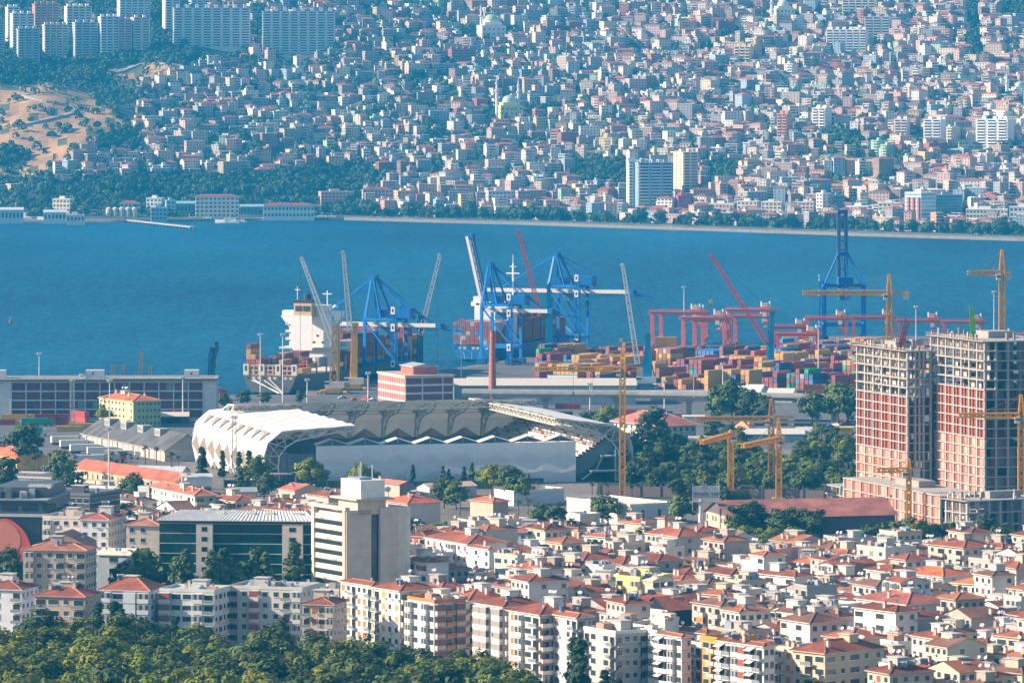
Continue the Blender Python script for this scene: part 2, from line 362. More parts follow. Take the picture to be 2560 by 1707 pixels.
def house_mb(b, w_, d_, n, col, roof, rr, fh=3.0, det=True):
    "a small block of flats round the local origin: walls, openings, roof -> b.wall, b.roof"
    h = n*fh; x0, x1, y0, y1 = -w_/2, w_/2, -d_/2, d_/2; W, Rf = b
    W.box(x0, x1, y0, y1, -7, h, col, 'wall', skip=(0, 1))
    dk = (.07, .08, .10)
    if det:
        nc = max(2, int(w_/3.2)); bal = rr.random() < .45; bc = rr.randrange(nc)
        for f in range(n):
            z = f*fh+.9
            for c in range(nc):
                cx = x0+(c+.5)*w_/nc; ww = 1.1/2
                if bal and c in (bc, (bc+1) % nc):
                    W.face([(cx-w_/nc*.45, y0-.06, z-.6), (cx+w_/nc*.45, y0-.06, z-.6), (cx+w_/nc*.45, y0-.06, z+1.5), (cx-w_/nc*.45, y0-.06, z+1.5)], dk, 'glass')
                    W.box(cx-w_/nc*.48, cx+w_/nc*.48, y0-1.1, y0-.1, z-.9, z+.15, shade(col, 1.08), 'wall')
                else: W.face([(cx-ww, y0-.06, z), (cx+ww, y0-.06, z), (cx+ww, y0-.06, z+1.35), (cx-ww, y0-.06, z+1.35)], dk, 'glass')
            nl = max(1, int(d_/4.5))
            if rr.random() < .75:
                for c in range(nl):
                    cy_ = y0+(c+.5)*d_/nl; W.face([(x0-.06, cy_+.6, z), (x0-.06, cy_-.6, z), (x0-.06, cy_-.6, z+1.3), (x0-.06, cy_+.6, z+1.3)], dk, 'glass')
    if roof == 'flat':
        tc = rr.choice([(.72, .69, .65), (.80, .78, .74), (.58, .53, .48), (.62, .44, .38)])
        Rf.box(x0-.3, x1+.3, y0-.3, y1+.3, h, h+.35, shade(col, 1.2) if rr.random() < .5 else (.80, .77, .73), 'wall')
        Rf.face([(x0, y0, h+.4), (x1, y0, h+.4), (x1, y1, h+.4), (x0, y1, h+.4)], tc, 'concrete')
        if rr.random() < .6:
            cx = rr.uniform(x0+2, x1-2); Rf.box(cx-1.6, cx+1.6, 0, 3, h+.4, h+2.9, shade(col, .95), 'wall')
        if rr.random() < .25: Rf.box(x0+1, x1-1, y0+1, y1-1, h+2.6, h+2.8, rr.choice([(.7, .68, .65), RED]), 'paint'); Rf.box(x0+1.2, x0+1.5, y0+1.2, y0+1.5, h+.4, h+2.6, dk, 'wall'); Rf.box(x1-1.5, x1-1.2, y0+1.2, y0+1.5, h+.4, h+2.6, dk, 'wall')
    elif roof == 'hip': Rf.hip(x0, x1, y0, y1, h+.25, min(w_, d_)*.20, shade(RED, rr.uniform(.8, 1.4)), .6)
    else: Rf.gable(x0, x1, y0, y1, h+.1, d_*.16, shade(RED, rr.uniform(.9, 1.5)), .5, wallc=col)
WOODS = [[(-100, 458), (180, 456), (420, 442), (620, 446), (900, 410), (950, 440), (990, 470), (800, 486), (560, 486), (160, 478), (-100, 470)], [(-100, 150), (300, 160), (240, 205), (-100, 210)],
         [(0, 120), (330, 118), (500, 128), (480, 160), (0, 165)], [(250, 340), (330, 325), (330, 385), (240, 380)], [(-100, 370), (30, 370), (70, 390), (40, 410), (-100, 430)], [(1760, 410), (1850, 420), (1840, 480), (1750, 470)], [(2060, 330), (2150, 335), (2160, 370), (2050, 372)],
         [(1420, 420), (1560, 400), (1560, 480), (1400, 470)], [(380, 0), (440, 0), (440, 110), (380, 120)], [(630, 20), (655, 20), (655, 120), (630, 120)], [(2500, 0), (2600, 0), (2600, 70), (2490, 60)], [(2400, 0), (2440, 0), (2450, 150), (2410, 150)]]
KEEP = []      # footprints (x, Y, radius) of the hillside landmarks
def keep(X, Y, r): KEEP.append((X, Y, r))
HOUSES = []
def plan_houses():
    D = 5230
    while D < 7420:
        step = 16+4*R.random()
        X = -1280*D/F-60+R.random()*15; x = 0
        while X < 1280*D/F+60:
            w_ = R.choice((8, 9, 10, 12, 14, 17, 21)); d_ = R.choice((8, 9, 11, 13)); x = 1280+X*F/D
            Ds = shore_d(x); nxt = w_+R.choice((1, 2, 4, 7, 11) if x < 1500 else (1, 1.5, 3, 5, 8)); Xc = X+w_/2; X += nxt
            if D < Ds+interp(x, [(0, 95), (700, 95), (1400, 95), (2560, 110)]): continue
            h = hterr(x, D); y = YH+(H-h)*F/D
            if y < -60 or y > 600: continue
            if isdry(x, y) or any(inpoly(x, y, P) for P in WOODS): continue
            if x < 330 and 120 < y < 378: continue
            if x < 470 and y < 175: continue
            if x < 900 and y > 478: continue
            if any(math.hypot(Xc-a, D-b) < r+w_*.5 for a, b, r in KEEP): continue
            if R.random() < (.16 if x < 1300 else .08): continue
            low = y > 430 and x > 900
            n = R.choice((2, 2, 2, 3, 3, 3, 4, 5)) if not low else R.choice((3, 3, 4, 4, 5, 6))
            if x < 1200 and not low: n = R.choice((1, 1, 2, 2, 2, 3, 4))
            th = math.radians(R.gauss(20, 9)) if R.random() < interp(x, [(1200, .96), (1700, .5), (2560, .35)]) else math.radians(R.choice((-35, -50, -25))+R.uniform(-8, 8))
            roof = 'hip' if R.random() < .23 else ('gable' if R.random() < .08 else 'flat')
            HOUSES.append((Xc, D+R.uniform(-4, 4), x, w_, d_, n, th, R.choice(WTOT), roof, R.random()))
        D += step
# ---- hillside landmarks
def slab_tower(x0, x1, ytop, ybase, col, th=15, dep=14, desc='', name='apartment_tower', acc=None, bays=None, cat='apartment block', fh=3.0, roofh=3):
    "a tall block on the hillside: left edge, right edge, top and base rows of the photo"
    xm = (x0+x1)/2; D = d_at(xm, ybase); s = F/D; base = hterr(xm, D); h = (ybase-ytop)/s; t = math.radians(th)
    wtot = (x1-x0)/s; w_ = max(6, (wtot-dep*abs(math.sin(t)))/math.cos(t)); n = max(3, int(h/fh)); fh = h/n
    X = (xm-1280)/s; o = thing(name, (X, D, base), t, desc, cat); keep(X, D, w_*.5)
    W = MB(); W.box(-w_/2, w_/2, -dep/2, dep/2, -6, h, col, 'wall')
    Rf = MB(); Rf.box(-w_/2-.4, w_/2+.4, -dep/2-.4, dep/2+.4, h+.02, h+.9, shade(col, 1.05), 'wall')
    nb = bays or max(2, int(w_/7))
    for k in range(nb): cx = -w_/2+(k+.5)*w_/nb; Rf.box(cx-2, cx+2, -1, 3, h+.9, h+.9+roofh, shade(col, .95), 'wall')
    Rf.build('roof', o)
    for k in range(nb):
        cx = -w_/2+(k+.5)*w_/nb; bw = w_/nb
        B = MB(); dk = (.06, .07, .09)
        for f in range(n):
            z = f*fh
            B.box(cx-bw*.36, cx+bw*.36, -dep/2-.10, -dep/2-.02, z+fh*.42, z+fh*.98, dk, 'glass', skip=(4,))
            if (k+f) % 1 == 0: B.box(cx-bw*.38, cx+bw*.38, -dep/2-1.2, -dep/2-.12, z+.1, z+fh*.40, acc or shade(col, 1.1), 'wall')
        B.build('balcony_stack', o)
    for f in range(n):
        for c in (-.2, .2): W.box(-w_/2-.12, -w_/2-.02, c*dep-.9, c*dep+.9, f*fh+1, f*fh+2.3, (.06, .07, .09), 'glass')
    W.build('wall', o)
    return o
WH = (.74, .71, .66); GY = (.45, .47, .49); BG = (.60, .55, .46)
TW = [  # x0, x1, top, base, colour, label
 (-30, 12, 50, 150, GY, 'grey tower block cut by the left picture edge above the bare hill', 0),
 (12, 50, 20, 108, WH, 'tall white tower block in the back row near the top left corner', 1),
 (24, 86, 36, 130, WH, 'tall pale tower block beside the leftmost cluster with lit left edge', 1),
 (80, 148, 12, 72, (.55, .25, .18), 'reddish brown tower block with peach left side at top left', 1),
 (38, 100, 74, 158, GY, 'grey stepped tower block in the front row of the left cluster', 0),
 (160, 230, 18, 78, (.78, .72, .58), 'cream tower block with lit left side behind the striped towers', 1),
 (104, 172, 64, 148, BG, 'beige striped tower block in the front row, blank lit left strip', 0),
 (180, 246, 58, 150, GY, 'grey blue tower block between two striped towers of the front row', 0),
 (244, 300, 44, 138, (.66, .66, .66), 'white front row tower block with red stripe beside it', 0),
 (288, 330, 52, 135, (.60, .40, .40), 'narrow tower block with reddish stripe in the front row', 0),
 (326, 376, 46, 132, (.66, .60, .48), 'cream and grey tower block at the right end of the front row', 0),
 (292, 376, -30, 52, (.62, .66, .68), 'very tall pale blue tower cut by the top edge', 1),
 (405, 450, -20, 85, (.70, .68, .64), 'tall white and brown tower just left of the left slab block', 1),
 (470, 540, -30, 22, (.66, .68, .68), 'pale tower rising behind the left slab block', 1)]
for x0, x1, a, b_, c, lab, _ in sorted(TW, key=lambda q: -q[6]):
    slab_tower(x0, x1, a, b_, c, th=16, dep=16, desc=lab, acc=shade(c, 1.12))
slab_tower(432, 626, 22, 118, (.62, .64, .64), th=7, dep=14, bays=8, desc='long pale slab block with many windows left of its twin', roofh=4)
slab_tower(655, 838, 30, 132, (.60, .62, .62), th=4, dep=14, bays=8, desc='long pale slab block with many windows right of its twin', roofh=4)
slab_tower(2065, 2172, 76, 128, (.74, .74, .73), th=-14, dep=16, bays=6, desc='large white hotel block with grey glazed floors high on the hillside', cat='hotel')
slab_tower(2160, 2230, 44, 98, (.50, .50, .50), th=-12, dep=16, bays=3, desc='tan and grey tower block behind the large white hotel block')
slab_tower(2105, 2190, 2, 36, (.78, .72, .62), th=-8, dep=14, bays=5, desc='long cream block with red roof at the top edge of the hillside', name='school_block', cat='building')
slab_tower(1835, 1885, 118, 156, (.72, .56, .36), th=-20, dep=14, bays=3, desc='tan block with dark square windows in the middle of the right hillside')
slab_tower(2030, 2080, 272, 330, (.74, .70, .64), th=-35, dep=14, bays=2, desc='white tower block with blank lit side left of the bare brown slope')
slab_tower(1942, 1980, 286, 345, (.60, .28, .20), th=-30, dep=12, bays=2, desc='red and grey narrow tower block right of centre on the slope')
slab_tower(2308, 2366, 300, 365, (.72, .72, .72), th=-25, dep=16, bays=2, desc='white tower block with blank side above the terraced red roofed houses')
slab_tower(2235, 2276, 300, 350, (.76, .62, .54), th=-20, dep=12, bays=2, desc='pinkish cream tower block above the terraced red roofed houses')
slab_tower(2440, 2535, 300, 365, (.76, .76, .75), th=-30, dep=16, bays=3, desc='stepped white tower block near the right picture edge')
slab_tower(1120, 1190, 125, 160, (.36, .12, .12), th=18, dep=14, bays=4, desc='dark red brick block high above the left of the mosque', cat='apartment block')
def mosque(xd, yb, rad_px, mins, body, dome, label):
    D = d_at(xd, yb); s = F/D; X = (xd-1280)/s; base = hterr(xd, D); r = rad_px/s; o = thing('mosque', (X, D, base), .25, label, 'mosque'); keep(X, D, r*2.4+8)
    B = MB(); B.box(-r*1.6, r*1.6, -r*1.5, r*1.5, -6, r*1.5, body, 'wall'); B.box(-r*1.15, r*1.15, -r*1.1, r*1.1, r*1.5, r*1.9, body, 'wall')
    for k in range(5):
        for z in (.25, .85): B.box(-r*1.6+(k+.5)*r*.64-.8, -r*1.6+(k+.5)*r*.64+.8, -r*1.5-.15, -r*1.5, r*z, r*z+2.2, (.10, .13, .15), 'glass'); B.box(-r*1.6-.15, -r*1.6, -r*1.5+(k+.5)*r*.6-.8, -r*1.5+(k+.5)*r*.6+.8, r*z, r*z+2.2, (.10, .13, .15), 'glass')
    B.build('prayer_hall', o)
    Dm = MB(); Dm.cyl((0, 0, r*1.9), (0, 0, r*2.1), r*1.02, r*1.02, body, 'wall', 16); Dm.dome((0, 0, r*2.1), r, dome, 'paint', 18, 7, .85); Dm.build('dome', o)
    F_ = MB(); F_.cyl((0, 0, r*2.93), (0, 0, r*3.2), .25, .05, (.5, .4, .2), 'metal', 5); F_.build('finial', o)
    for mx, ytop in mins:
        h = (yb-ytop)/s; dx = (mx-xd)/s; M_ = MB(); q = (dx, 2.0, 0); rr = 1.5
        M_.cyl((dx, 2, -6), (dx, 2, h*.62), rr*1.15, rr, (.74, .73, .70), 'wall', 10); M_.cyl((dx, 2, h*.60), (dx, 2, h*.64), rr*1.7, rr*1.9, (.66, .66, .64), 'wall', 10)
        M_.cyl((dx, 2, h*.64), (dx, 2, h*.80), rr*.85, rr*.8, (.74, .73, .70), 'wall', 10); M_.cyl((dx, 2, h*.78), (dx, 2, h*.81), rr*1.3, rr*1.3, (.66, .66, .64), 'wall', 10)
        M_.cyl((dx, 2, h*.81), (dx, 2, h), rr*.9, .08, dome, 'paint', 10); M_.build('minaret', o)
mosque(1273, 290, 18, [(1242, 188), (1298, 193)], (.62, .62, .34), (.42, .50, .50), 'cream mosque with grey dome and two white minarets in the hillside')
mosque(1228, 92, 19, [(1203, 8)], (.74, .72, .66), (.42, .52, .28), 'white mosque with pale green dome and one minaret near the top')
mosque(1957, 44, 15, [(1929, -14)], (.74, .71, .60), (.62, .64, .62), 'cream mosque with white dome, its minaret cut by the top edge')
mosque(2548, 242, 13, [(2517, 185)], (.66, .66, .64), (.50, .56, .58), 'small white mosque with grey dome close to the right picture edge')
# ---- the far waterfront
def wf(x0, x1, ytop, ybase, **k): return dict(x0=x0, x1=x1, t=ytop, b=ybase, **k)
def simple_block(x0, x1, ytop, ybase, col, label, roof='flat', th=10, dep=13, name='waterfront_building', cat='building', floors=None, cols=None, roofc=RED, glass=None, band=False, z=None):
    xm = (x0+x1)/2; z0 = z if z is not None else max(.6, hterr(xm, d_at(xm, ybase))); s = (ybase-YH)/(H-z0); D = F/s; t = math.radians(th); X = (xm-1280)/s
    h = (ybase-ytop)/s; wt = (x1-x0)/s; w_ = max(5, (wt-dep*abs(math.sin(t)))/math.cos(t)); o = thing(name, (X, D, z0), t, label, cat); keep(X, D, w_*.5)
    n = floors or max(1, int(h/3.3)); fh = h/n; nc = cols or max(2, int(w_/3.6)); W = MB(); W.box(-w_/2, w_/2, -dep/2, dep/2, -3, h, col, 'wall', skip=(0,))
    Wn = W; dk = glass or (.07, .09, .11)
    for f in range(n):
        z1 = f*fh+fh*.3
        if band: Wn.box(-w_/2+.5, w_/2-.5, -dep/2-.12, -dep/2-.02, z1, z1+fh*.55, dk, 'glass'); Wn.box(-w_/2-.12, -w_/2-.02, -dep/2+.5, dep/2-.5, z1, z1+fh*.55, dk, 'glass'); Wn.box(w_/2+.02, w_/2+.12, -dep/2+.5, dep/2-.5, z1, z1+fh*.55, dk, 'glass')
        else:
            for c in range(nc):
                cx = -w_/2+(c+.5)*w_/nc; Wn.box(cx-w_/nc*.27, cx+w_/nc*.27, -dep/2-.12, -dep/2-.02, z1, z1+fh*.45, dk, 'glass')
            for c in (-.25, .25): Wn.box(-w_/2-.12, -w_/2-.02, c*dep-.9, c*dep+.9, z1, z1+fh*.45, dk, 'glass'); Wn.box(w_/2+.02, w_/2+.12, c*dep-.9, c*dep+.9, z1, z1+fh*.45, dk, 'glass')
    W.build('wall', o)
    Rf = MB()
    if roof == 'hip': Rf.hip(-w_/2, w_/2, -dep/2, dep/2, h+.27, 2.6, roofc, .7)
    elif roof == 'shed': Rf.gable(-w_/2, w_/2, -dep/2, dep/2, h+.1, 2.2, roofc, .5, 'metal', wallc=col)
    else:
        Rf.box(-w_/2-.3, w_/2+.3, -dep/2-.3, dep/2+.3, h+.02, h+.7, shade(col, 1.1), 'wall'); Rf.box(-w_*.2, w_*.1, -2, 3, h+.7, h+3.2, col, 'wall')
    Rf.build('roof', o); return o
simple_block(488, 598, 492, 543, (.80, .74, .64), 'white five-storey harbour building with thin red roof beside the water', 'hip', 4, 14, floors=5, cols=10)
simple_block(658, 786, 514, 545, (.80, .77, .72), 'long low white building with red roof right of the harbour building', 'hip', 3, 13, floors=2, cols=14)
simple_block(132, 186, 498, 530, (.74, .64, .50), 'cream block with blank lit side on the left waterfront', 'flat', -20, 12, floors=3)
simple_block(298, 352, 508, 530, (.80, .76, .70), 'small white building with red hipped roof behind the silos', 'hip', 5, 14, floors=2)
simple_block(366, 412, 496, 525, (.72, .72, .70), 'white stepped building behind the silos left of harbour building', 'flat', -15, 12)
simple_block(412, 440, 502, 540, (.30, .50, .62), 'pale blue box building left of the white harbour building', 'flat', 10, 12)
simple_block(376, 418, 520, 550, (.34, .46, .54), 'blue grey quayside building below the stepped white one', 'flat', 5, 14)
simple_block(440, 500, 508, 532, (.20, .38, .50), 'long blue shed behind the white harbour building', 'shed', 3, 24, roofc=(.30, .42, .50), floors=1)
simple_block(598, 662, 516, 536, (.20, .36, .46), 'curved blue shed between the two white harbour buildings', 'shed', 4, 22, roofc=(.30, .42, .50), floors=1)
simple_block(-20, 60, 524, 553, (.62, .64, .66), 'white ferry terminal shed at the left picture edge', 'shed', 8, 16, roofc=(.60, .62, .62), floors=1)
simple_block(108, 166, 530, 553, (.72, .70, .68), 'long white dockside hall on the left waterfront', 'shed', 5, 14, roofc=(.55, .58, .60), floors=1)
simple_block(166, 212, 538, 556, (.76, .66, .54), 'low cream quay building beside the white dockside hall', 'flat', 3, 9, floors=1)
simple_block(796, 884, 480, 512, (.66, .40, .28), 'orange and white block of flats left of the pink-roofed block', 'flat', 14, 13)
simple_block(904, 982, 474, 512, (.52, .40, .42), 'long grey-pink waterfront block with red roof', 'hip', 8, 13, floors=4)
simple_block(984, 1034, 478, 512, (.70, .44, .24), 'orange and cream block of flats right of the pink-roofed block', 'flat', 20, 13)
simple_block(1214, 1286, 478, 526, (.62, .60, .60), 'white and pink waterfront block with balcony columns', 'flat', 14, 12, floors=5)
simple_block(1288, 1325, 478, 526, (.50, .34, .36), 'pinkish block joined to the right of the balcony block', 'flat', 14, 12, floors=5)
slab_tower(1566, 1592, 405, 528, (.62, .70, .72), th=12, dep=12, desc='slim stepped glass tower at the left of the waterfront towers', bays=2, acc=(.66, .72, .74), cat='tower')
slab_tower(1588, 1682, 408, 524, (.30, .38, .44), th=10, dep=18, desc='broad dark glass tower with pale curved balconies on the waterfront', bays=3, acc=(.66, .70, .72), cat='tower')
slab_tower(1684, 1745, 382, 492, (.80, .60, .42), th=28, dep=20, desc='slender beige tower with cream balconies right of the glass tower', bays=2, acc=(.80, .66, .50), cat='tower')
simple_block(1642, 1694, 496, 540, (.80, .74, .70), 'white and red corner block in front of the glass tower', 'hip', -25, 14, floors=6)
simple_block(1690, 1726, 490, 535, (.42, .10, .16), 'dark red block behind the white corner block', 'flat', 10, 12)
simple_block(2040, 2078, 484, 552, (.78, .76, .74), 'white tower with dark balconies and orange trim on the waterfront', 'flat', -40, 14, floors=8)
simple_block(2078, 2110, 490, 545, (.18, .24, .30), 'dark glass side tower next to the white tower with orange trim', 'flat', 10, 12, band=True)
o_ = simple_block(2262, 2340, 482, 570, (.66, .72, .74), 'red-framed white and glass office on the waterfront', 'flat', -45, 22, floors=9, band=True, glass=(.14, .38, .46), cat='office')
simple_block(2330, 2405, 488, 552, (.24, .36, .42), 'blue glass wing right of the red-framed office', 'flat', 10, 18, floors=8, band=True, glass=(.10, .26, .34), cat='office')
fr_ = MB()
for q in (-.30, -.02, .28): fr_.box(q*22, q*22+2.4, -12.6, -11.2, -1, 30, (.62, .16, .10), 'wall')
fr_.build('red_frame', o_)
simple_block(2414, 2520, 524, 566, (.82, .76, .68), 'long white block of flats at the right end of the waterfront', 'flat', -6, 13, floors=4, cols=12)
simple_block(2522, 2600, 518, 566, (.82, .78, .74), 'white block of flats cut by the right picture edge on the waterfront', 'flat', -6, 13, floors=4)
simple_block(2195, 2255, 508, 552, (.74, .66, .56), 'cream block of flats left of the red-framed office', 'flat', -12, 13)
simple_block(2116, 2180, 516, 545, (.76, .78, .80), 'white low block with blue side wall between cream blocks', 'flat', -20, 13)
simple_block(1994, 2038, 506, 548, (.78, .66, .56), 'cream waterfront block left of the white tower with orange trim', 'flat', -10, 13)
for k, (a, b_, tt, bb, c, l) in enumerate([(1770, 1840, 510, 540, (.78, .66, .62), 'pale pink row building behind the shore trees'), (1842, 1900, 504, 540, (.78, .74, .70), 'white row building behind the tall shore trees'), (1902, 1960, 506, 542, (.70, .62, .54), 'beige row building behind the shore trees'), (1962, 1992, 512, 545, (.36, .38, .44), 'grey office slab behind the shore trees')]):
    simple_block(a, b_, tt, bb, c, l, 'flat', -15, 13)
plan_houses()
def build_houses():
    L = sorted(HOUSES, key=lambda h: -(h[3]*h[5]*(F/h[1])**2)*(1.25 if h[1] < 6100 else 1))
    W = MB(); n = 0
    for i, (X, D, x, w_, d_, nf, th, (cn, cc, _), roof, sd) in enumerate(L):
        rr = random.Random(int(sd*1e6)); z = hterr(x, D); kk = rr.uniform(.8, 1.08)
        col = shade(cc, kk); T = Matrix.Translation((X, D, z)) @ Matrix.Rotation(th, 4, 'Z'); x_, y_ = px((X, D, z+nf*1.5))
        vis = -15 < x_ < 2575 and y_ > -10
        if vis and n < 280:
            n += 1; a = MB(); b = MB(); house_mb((a, b), w_, d_, nf, col, roof, rr)
            o = thing('hillside_house', (X, D, z), th, None, 'house', 'houses and small blocks on the far hillside')
            a.build('wall', o); b.build('roof', o)
            rn = {'hip': 'red-hipped', 'gable': 'red-gabled', 'flat': 'flat-roofed'}[roof]
            reg(o, f'{cn} {["","one","two","three","four","five","six","seven"][nf]}-storey {rn} house', x_, y_, 'hill')
        else: W.T = T; house_mb((W, W), w_, d_, nf, col, roof, rr)
    W.T = None; o = W.build('hillside_houses'); tag(o, 'mass of small pale houses covering the far hillside across the bay', 'houses', kind='stuff')
build_houses()
# ---- vegetation of the far side
def far_veg():
    pos = []; hc = {(int(h[0]//24), int(h[1]//24)) for h in HOUSES}
    def add(x, D, n, r, hh):
        p = hpos(x, D); pos.append((p.x, p.y, p.z, r, hh, n))
    for P in WOODS:
        xs = [q[0] for q in P]; ys = [q[1] for q in P]; A = (max(xs)-min(xs))*(max(ys)-min(ys))
        for _ in range(int(A/38)):
            x = R.uniform(min(xs), max(xs)); y = R.uniform(min(ys), max(ys))
            if inpoly(x, y, P):
                D = d_at(x, y)
                p = hpos(x, D)
                if all(math.hypot(p.x-a, p.y-b) > r*.8 for a, b, r in KEEP): add(x, D, 26, R.uniform(2.5, 5), R.uniform(3, 5.5))
    for _ in range(13000):      # between the houses
        x = R.uniform(-40, 2600); D = R.uniform(shore_d(x)+70, 7500)
        y = YH+(H-hterr(x, D))*F/D
        if isdry(x, y):
            if R.random() < .72: continue
        X = (x-1280)*D/F
        if any(abs(X-h[0]) < h[3]*.6 and abs(D-h[1]) < h[4]*.6 for h in HOUSES_NEAR.get((int(X//40), int(D//40)), ())): continue
        if any(math.hypot(X-a, D-b) < r*.7 for a, b, r in KEEP): continue
        add(x, D, 16, R.uniform(2.2, 5.6), R.uniform(3, 6.5))
    cen, nor, col, siz = [], [], [], []
    for X, Y, Z, r, hh, n in pos:
        d = rng.normal(size=(n*2, 3)); d /= np.linalg.norm(d, axis=1, keepdims=True); d[:, 2] = np.abs(d[:, 2])*1.2-.35
        cen.append(d*np.array([r, r, hh])+np.array([X, Y, Z+hh*.7])); nor.append(d+rng.normal(size=d.shape)*.3)
        k = R.uniform(.7, 1.4); g = R.random(); c = np.array([.045+.035*g, .085+.03*g, .035+.01*g])*k
        col.append(c[None]*rng.uniform(.75, 1.25, (n*2, 1))); siz.append(np.full(n*2, r*.34))
    me = leaf_mesh('hillside_trees', np.concatenate(cen), np.concatenate(nor), np.concatenate(siz), np.clip(np.concatenate(col), 0, 1))
    tag(link('hillside_trees', me), 'green trees and bushes filling gaps between hillside houses', 'vegetation', kind='stuff')
HOUSES_NEAR = {}
for h in HOUSES:
    for i in (-1, 0, 1):
        for j in (-1, 0, 1): HOUSES_NEAR.setdefault((int(h[0]//40)+i, int(h[1]//40)+j), []).append(h)
far_veg()
tree_kind('shore', 'round', 5.0, 4.2, 2.6, 34, 22, .62, (.075, .125, .055), 4, .30, .35)
MARKS['shore'] = [('the pink-roofed block', 940, 500), ('the balcony block', 1250, 500), ('the glass waterfront tower', 1610, 500), ('the orange-trimmed tower', 2060, 520),
                  ('the red-framed glass office', 2300, 540), ('the white harbour building', 545, 520), ('the long low white building', 720, 530), ('the far-right white block', 2480, 545), ('the cream waterfront block', 155, 515), ('the white row building', 1870, 520)]
for k in range(130):
    x = R.choice((R.uniform(790, 1400), R.uniform(1400, 2560), R.uniform(1400, 2560), R.uniform(10, 780))); D = shore_d(x)+(R.uniform(48, 92) if x > 790 else R.uniform(110, 190)); p = hpos(x, D)
    if any(math.hypot(p.x-a, p.y-b) < r*.55 for a, b, r in KEEP) and x > 790: continue
    tree('shore', p.x, p.y, p.z, R.uniform(.75, 1.5), 'shore_tree', R.choice(('dark green', 'mid green', 'dense bushy', 'broad round'))+' waterfront tree', 'trees along the far waterfront', 'shore')

# ---- the pier, silos, boats and cars of the far shore
def shore_pt(x, y, z=0): s = (y-YH)/(H-z); return Vector(((x-1280)/s, F/s, z))
a_, c_ = shore_pt(325, 551, .5), shore_pt(484, 568, .5); o = thing('pier', a_, 0, 'long grey concrete pier reaching out from the silos into the bay', 'pier'); b = MB(); d_ = c_-a_
b.bar((0, 0, 0), d_, 7, (.42, .38, .34), 'concrete', h=1.0); b.build('deck', o)
for k in range(20): b = MB(); q = d_*(k/19); b.cyl(q-Vector((0, 2.5, 4)), q-Vector((0, 2.5, .4)), .7, .7, (.25, .22, .2), 'concrete', 6); b.build('pile', o)
for k in range(5): X = 272+k*16; p = shore_pt(X, 543, 1); o = thing('silo', p, 0, ['leftmost', 'second from left', 'middle', 'second from right', 'rightmost'][k]+' of the five pale grain silos by the pier', 'silo', 'silos by the pier'); b = MB(); b.cyl((0, 0, -1), (0, 0, 9), 3, 3, (.60, .52, .46), 'concrete', 12); b.build('drum', o); b = MB(); b.cyl((0, 0, 9), (0, 0, 10.6), 3.1, .3, (.66, .62, .58), 'metal', 12); b.build('cap', o)
def boat(x, y, L_, col, label, th=80, name='boat', sup=True):
    p = shore_pt(x, y, -2); o = thing(name, p, math.radians(th), label, 'boat', 'boats along the far shore'); b = MB(); w_ = L_*.13
    b.hexa([(-w_*.7, -L_/2, 0), (w_*.7, -L_/2, 0), (.15, L_/2-.6, 0), (-.15, L_/2-.6, 0), (-w_, -L_/2, L_*.10), (w_, -L_/2, L_*.10), (.2, L_/2, L_*.15), (-.2, L_/2, L_*.15)], col, 'paint'); b.build('hull', o)
    b = MB(); b.box(-w_*.7, w_*.7, -L_*.35, L_*.12, L_*.10, L_*.2, (.74, .73, .71), 'paint'); b.box(-w_*.72, w_*.72, -L_*.3, L_*.08, L_*.145, L_*.175, (.06, .09, .12), 'glass'); b.bar((0, -L_*.1, L_*.2), (0, -L_*.1, L_*.42), .3, (.7, .7, .7)); b.build('cabin', o)
for a in [(28, 553, 46, (.74, .74, .72), 'white ferry moored at the left end of the far shore'), (140, 556, 40, (.70, .70, .70), 'white ferry beside the long dockside hall'), (568, 558, 26, (.76, .74, .72), 'white ship in front of the five-storey harbour building'), (600, 556, 14, (.60, .56, .5), 'small grey launch right of the white ship'), (513, 552, 18, (.55, .22, .12), 'rust-red trawler left of the white ship'), (470, 549, 14, (.12, .30, .42), 'blue fishing boat by the pier root'), (498, 550, 12, (.5, .4, .35), 'brown fishing boat between pier and trawler'),
          (455, 548, 11, (.66, .66, .66), 'little white fishing boat nearest to the pier root'), (800, 549, 20, (.74, .74, .74), 'white motor yacht beside the low white building'), (824, 549, 18, (.72, .72, .72), 'white motor yacht at the start of the promenade'), (395, 547, 12, (.6, .6, .6), 'grey workboat below the blue grey quayside building')]: boat(*a)
o = thing('buoy', shore_pt(26, 806, -2), 0, 'small red buoy floating alone in the bay at the left', 'buoy'); b = MB(); b.cyl((0, 0, -.3), (0, 0, 1), 1.1, 1.1, (.55, .04, .04), 'paint', 10); b.build('float', o); b = MB(); b.cyl((0, 0, 1), (0, 0, 3.4), .5, .2, (.55, .04, .04), 'paint', 8); b.build('beacon', o)
CARP = []
def car_proto():
    for c in ((.72, .72, .72), (.45, .46, .48), (.05, .06, .08), (.45, .05, .04), (.06, .16, .36)):
        a, b = MB(), MB(); a.box(-.88, .88, -2.1, 2.1, .35, .95, c, 'paint'); a.hexa([(-.84, -1.7, .95), (.84, -1.7, .95), (.84, 1.1, .95), (-.84, 1.1, .95), (-.7, -1.3, 1.45), (.7, -1.3, 1.45), (.7, .5, 1.45), (-.7, .5, 1.45)], c, 'paint'); b.box(-.86, .86, -1.2, .5, 1.0, 1.35, (.04, .06, .08), 'glass')
        w_ = MB(); w_.cyl((-.1, 0, 0), (.1, 0, 0), .33, .33, (.03, .03, .03), 'paint', 10); CARP.append((a.mesh('body'), b.mesh('car_glass'), w_.mesh('wheel')))
car_proto()
MARKS['cars'] = MARKS['hill']+[('the crane pair', 1937, 1060), ('the institute building', 1650, 1060), ('the long station building', 300, 1190)]
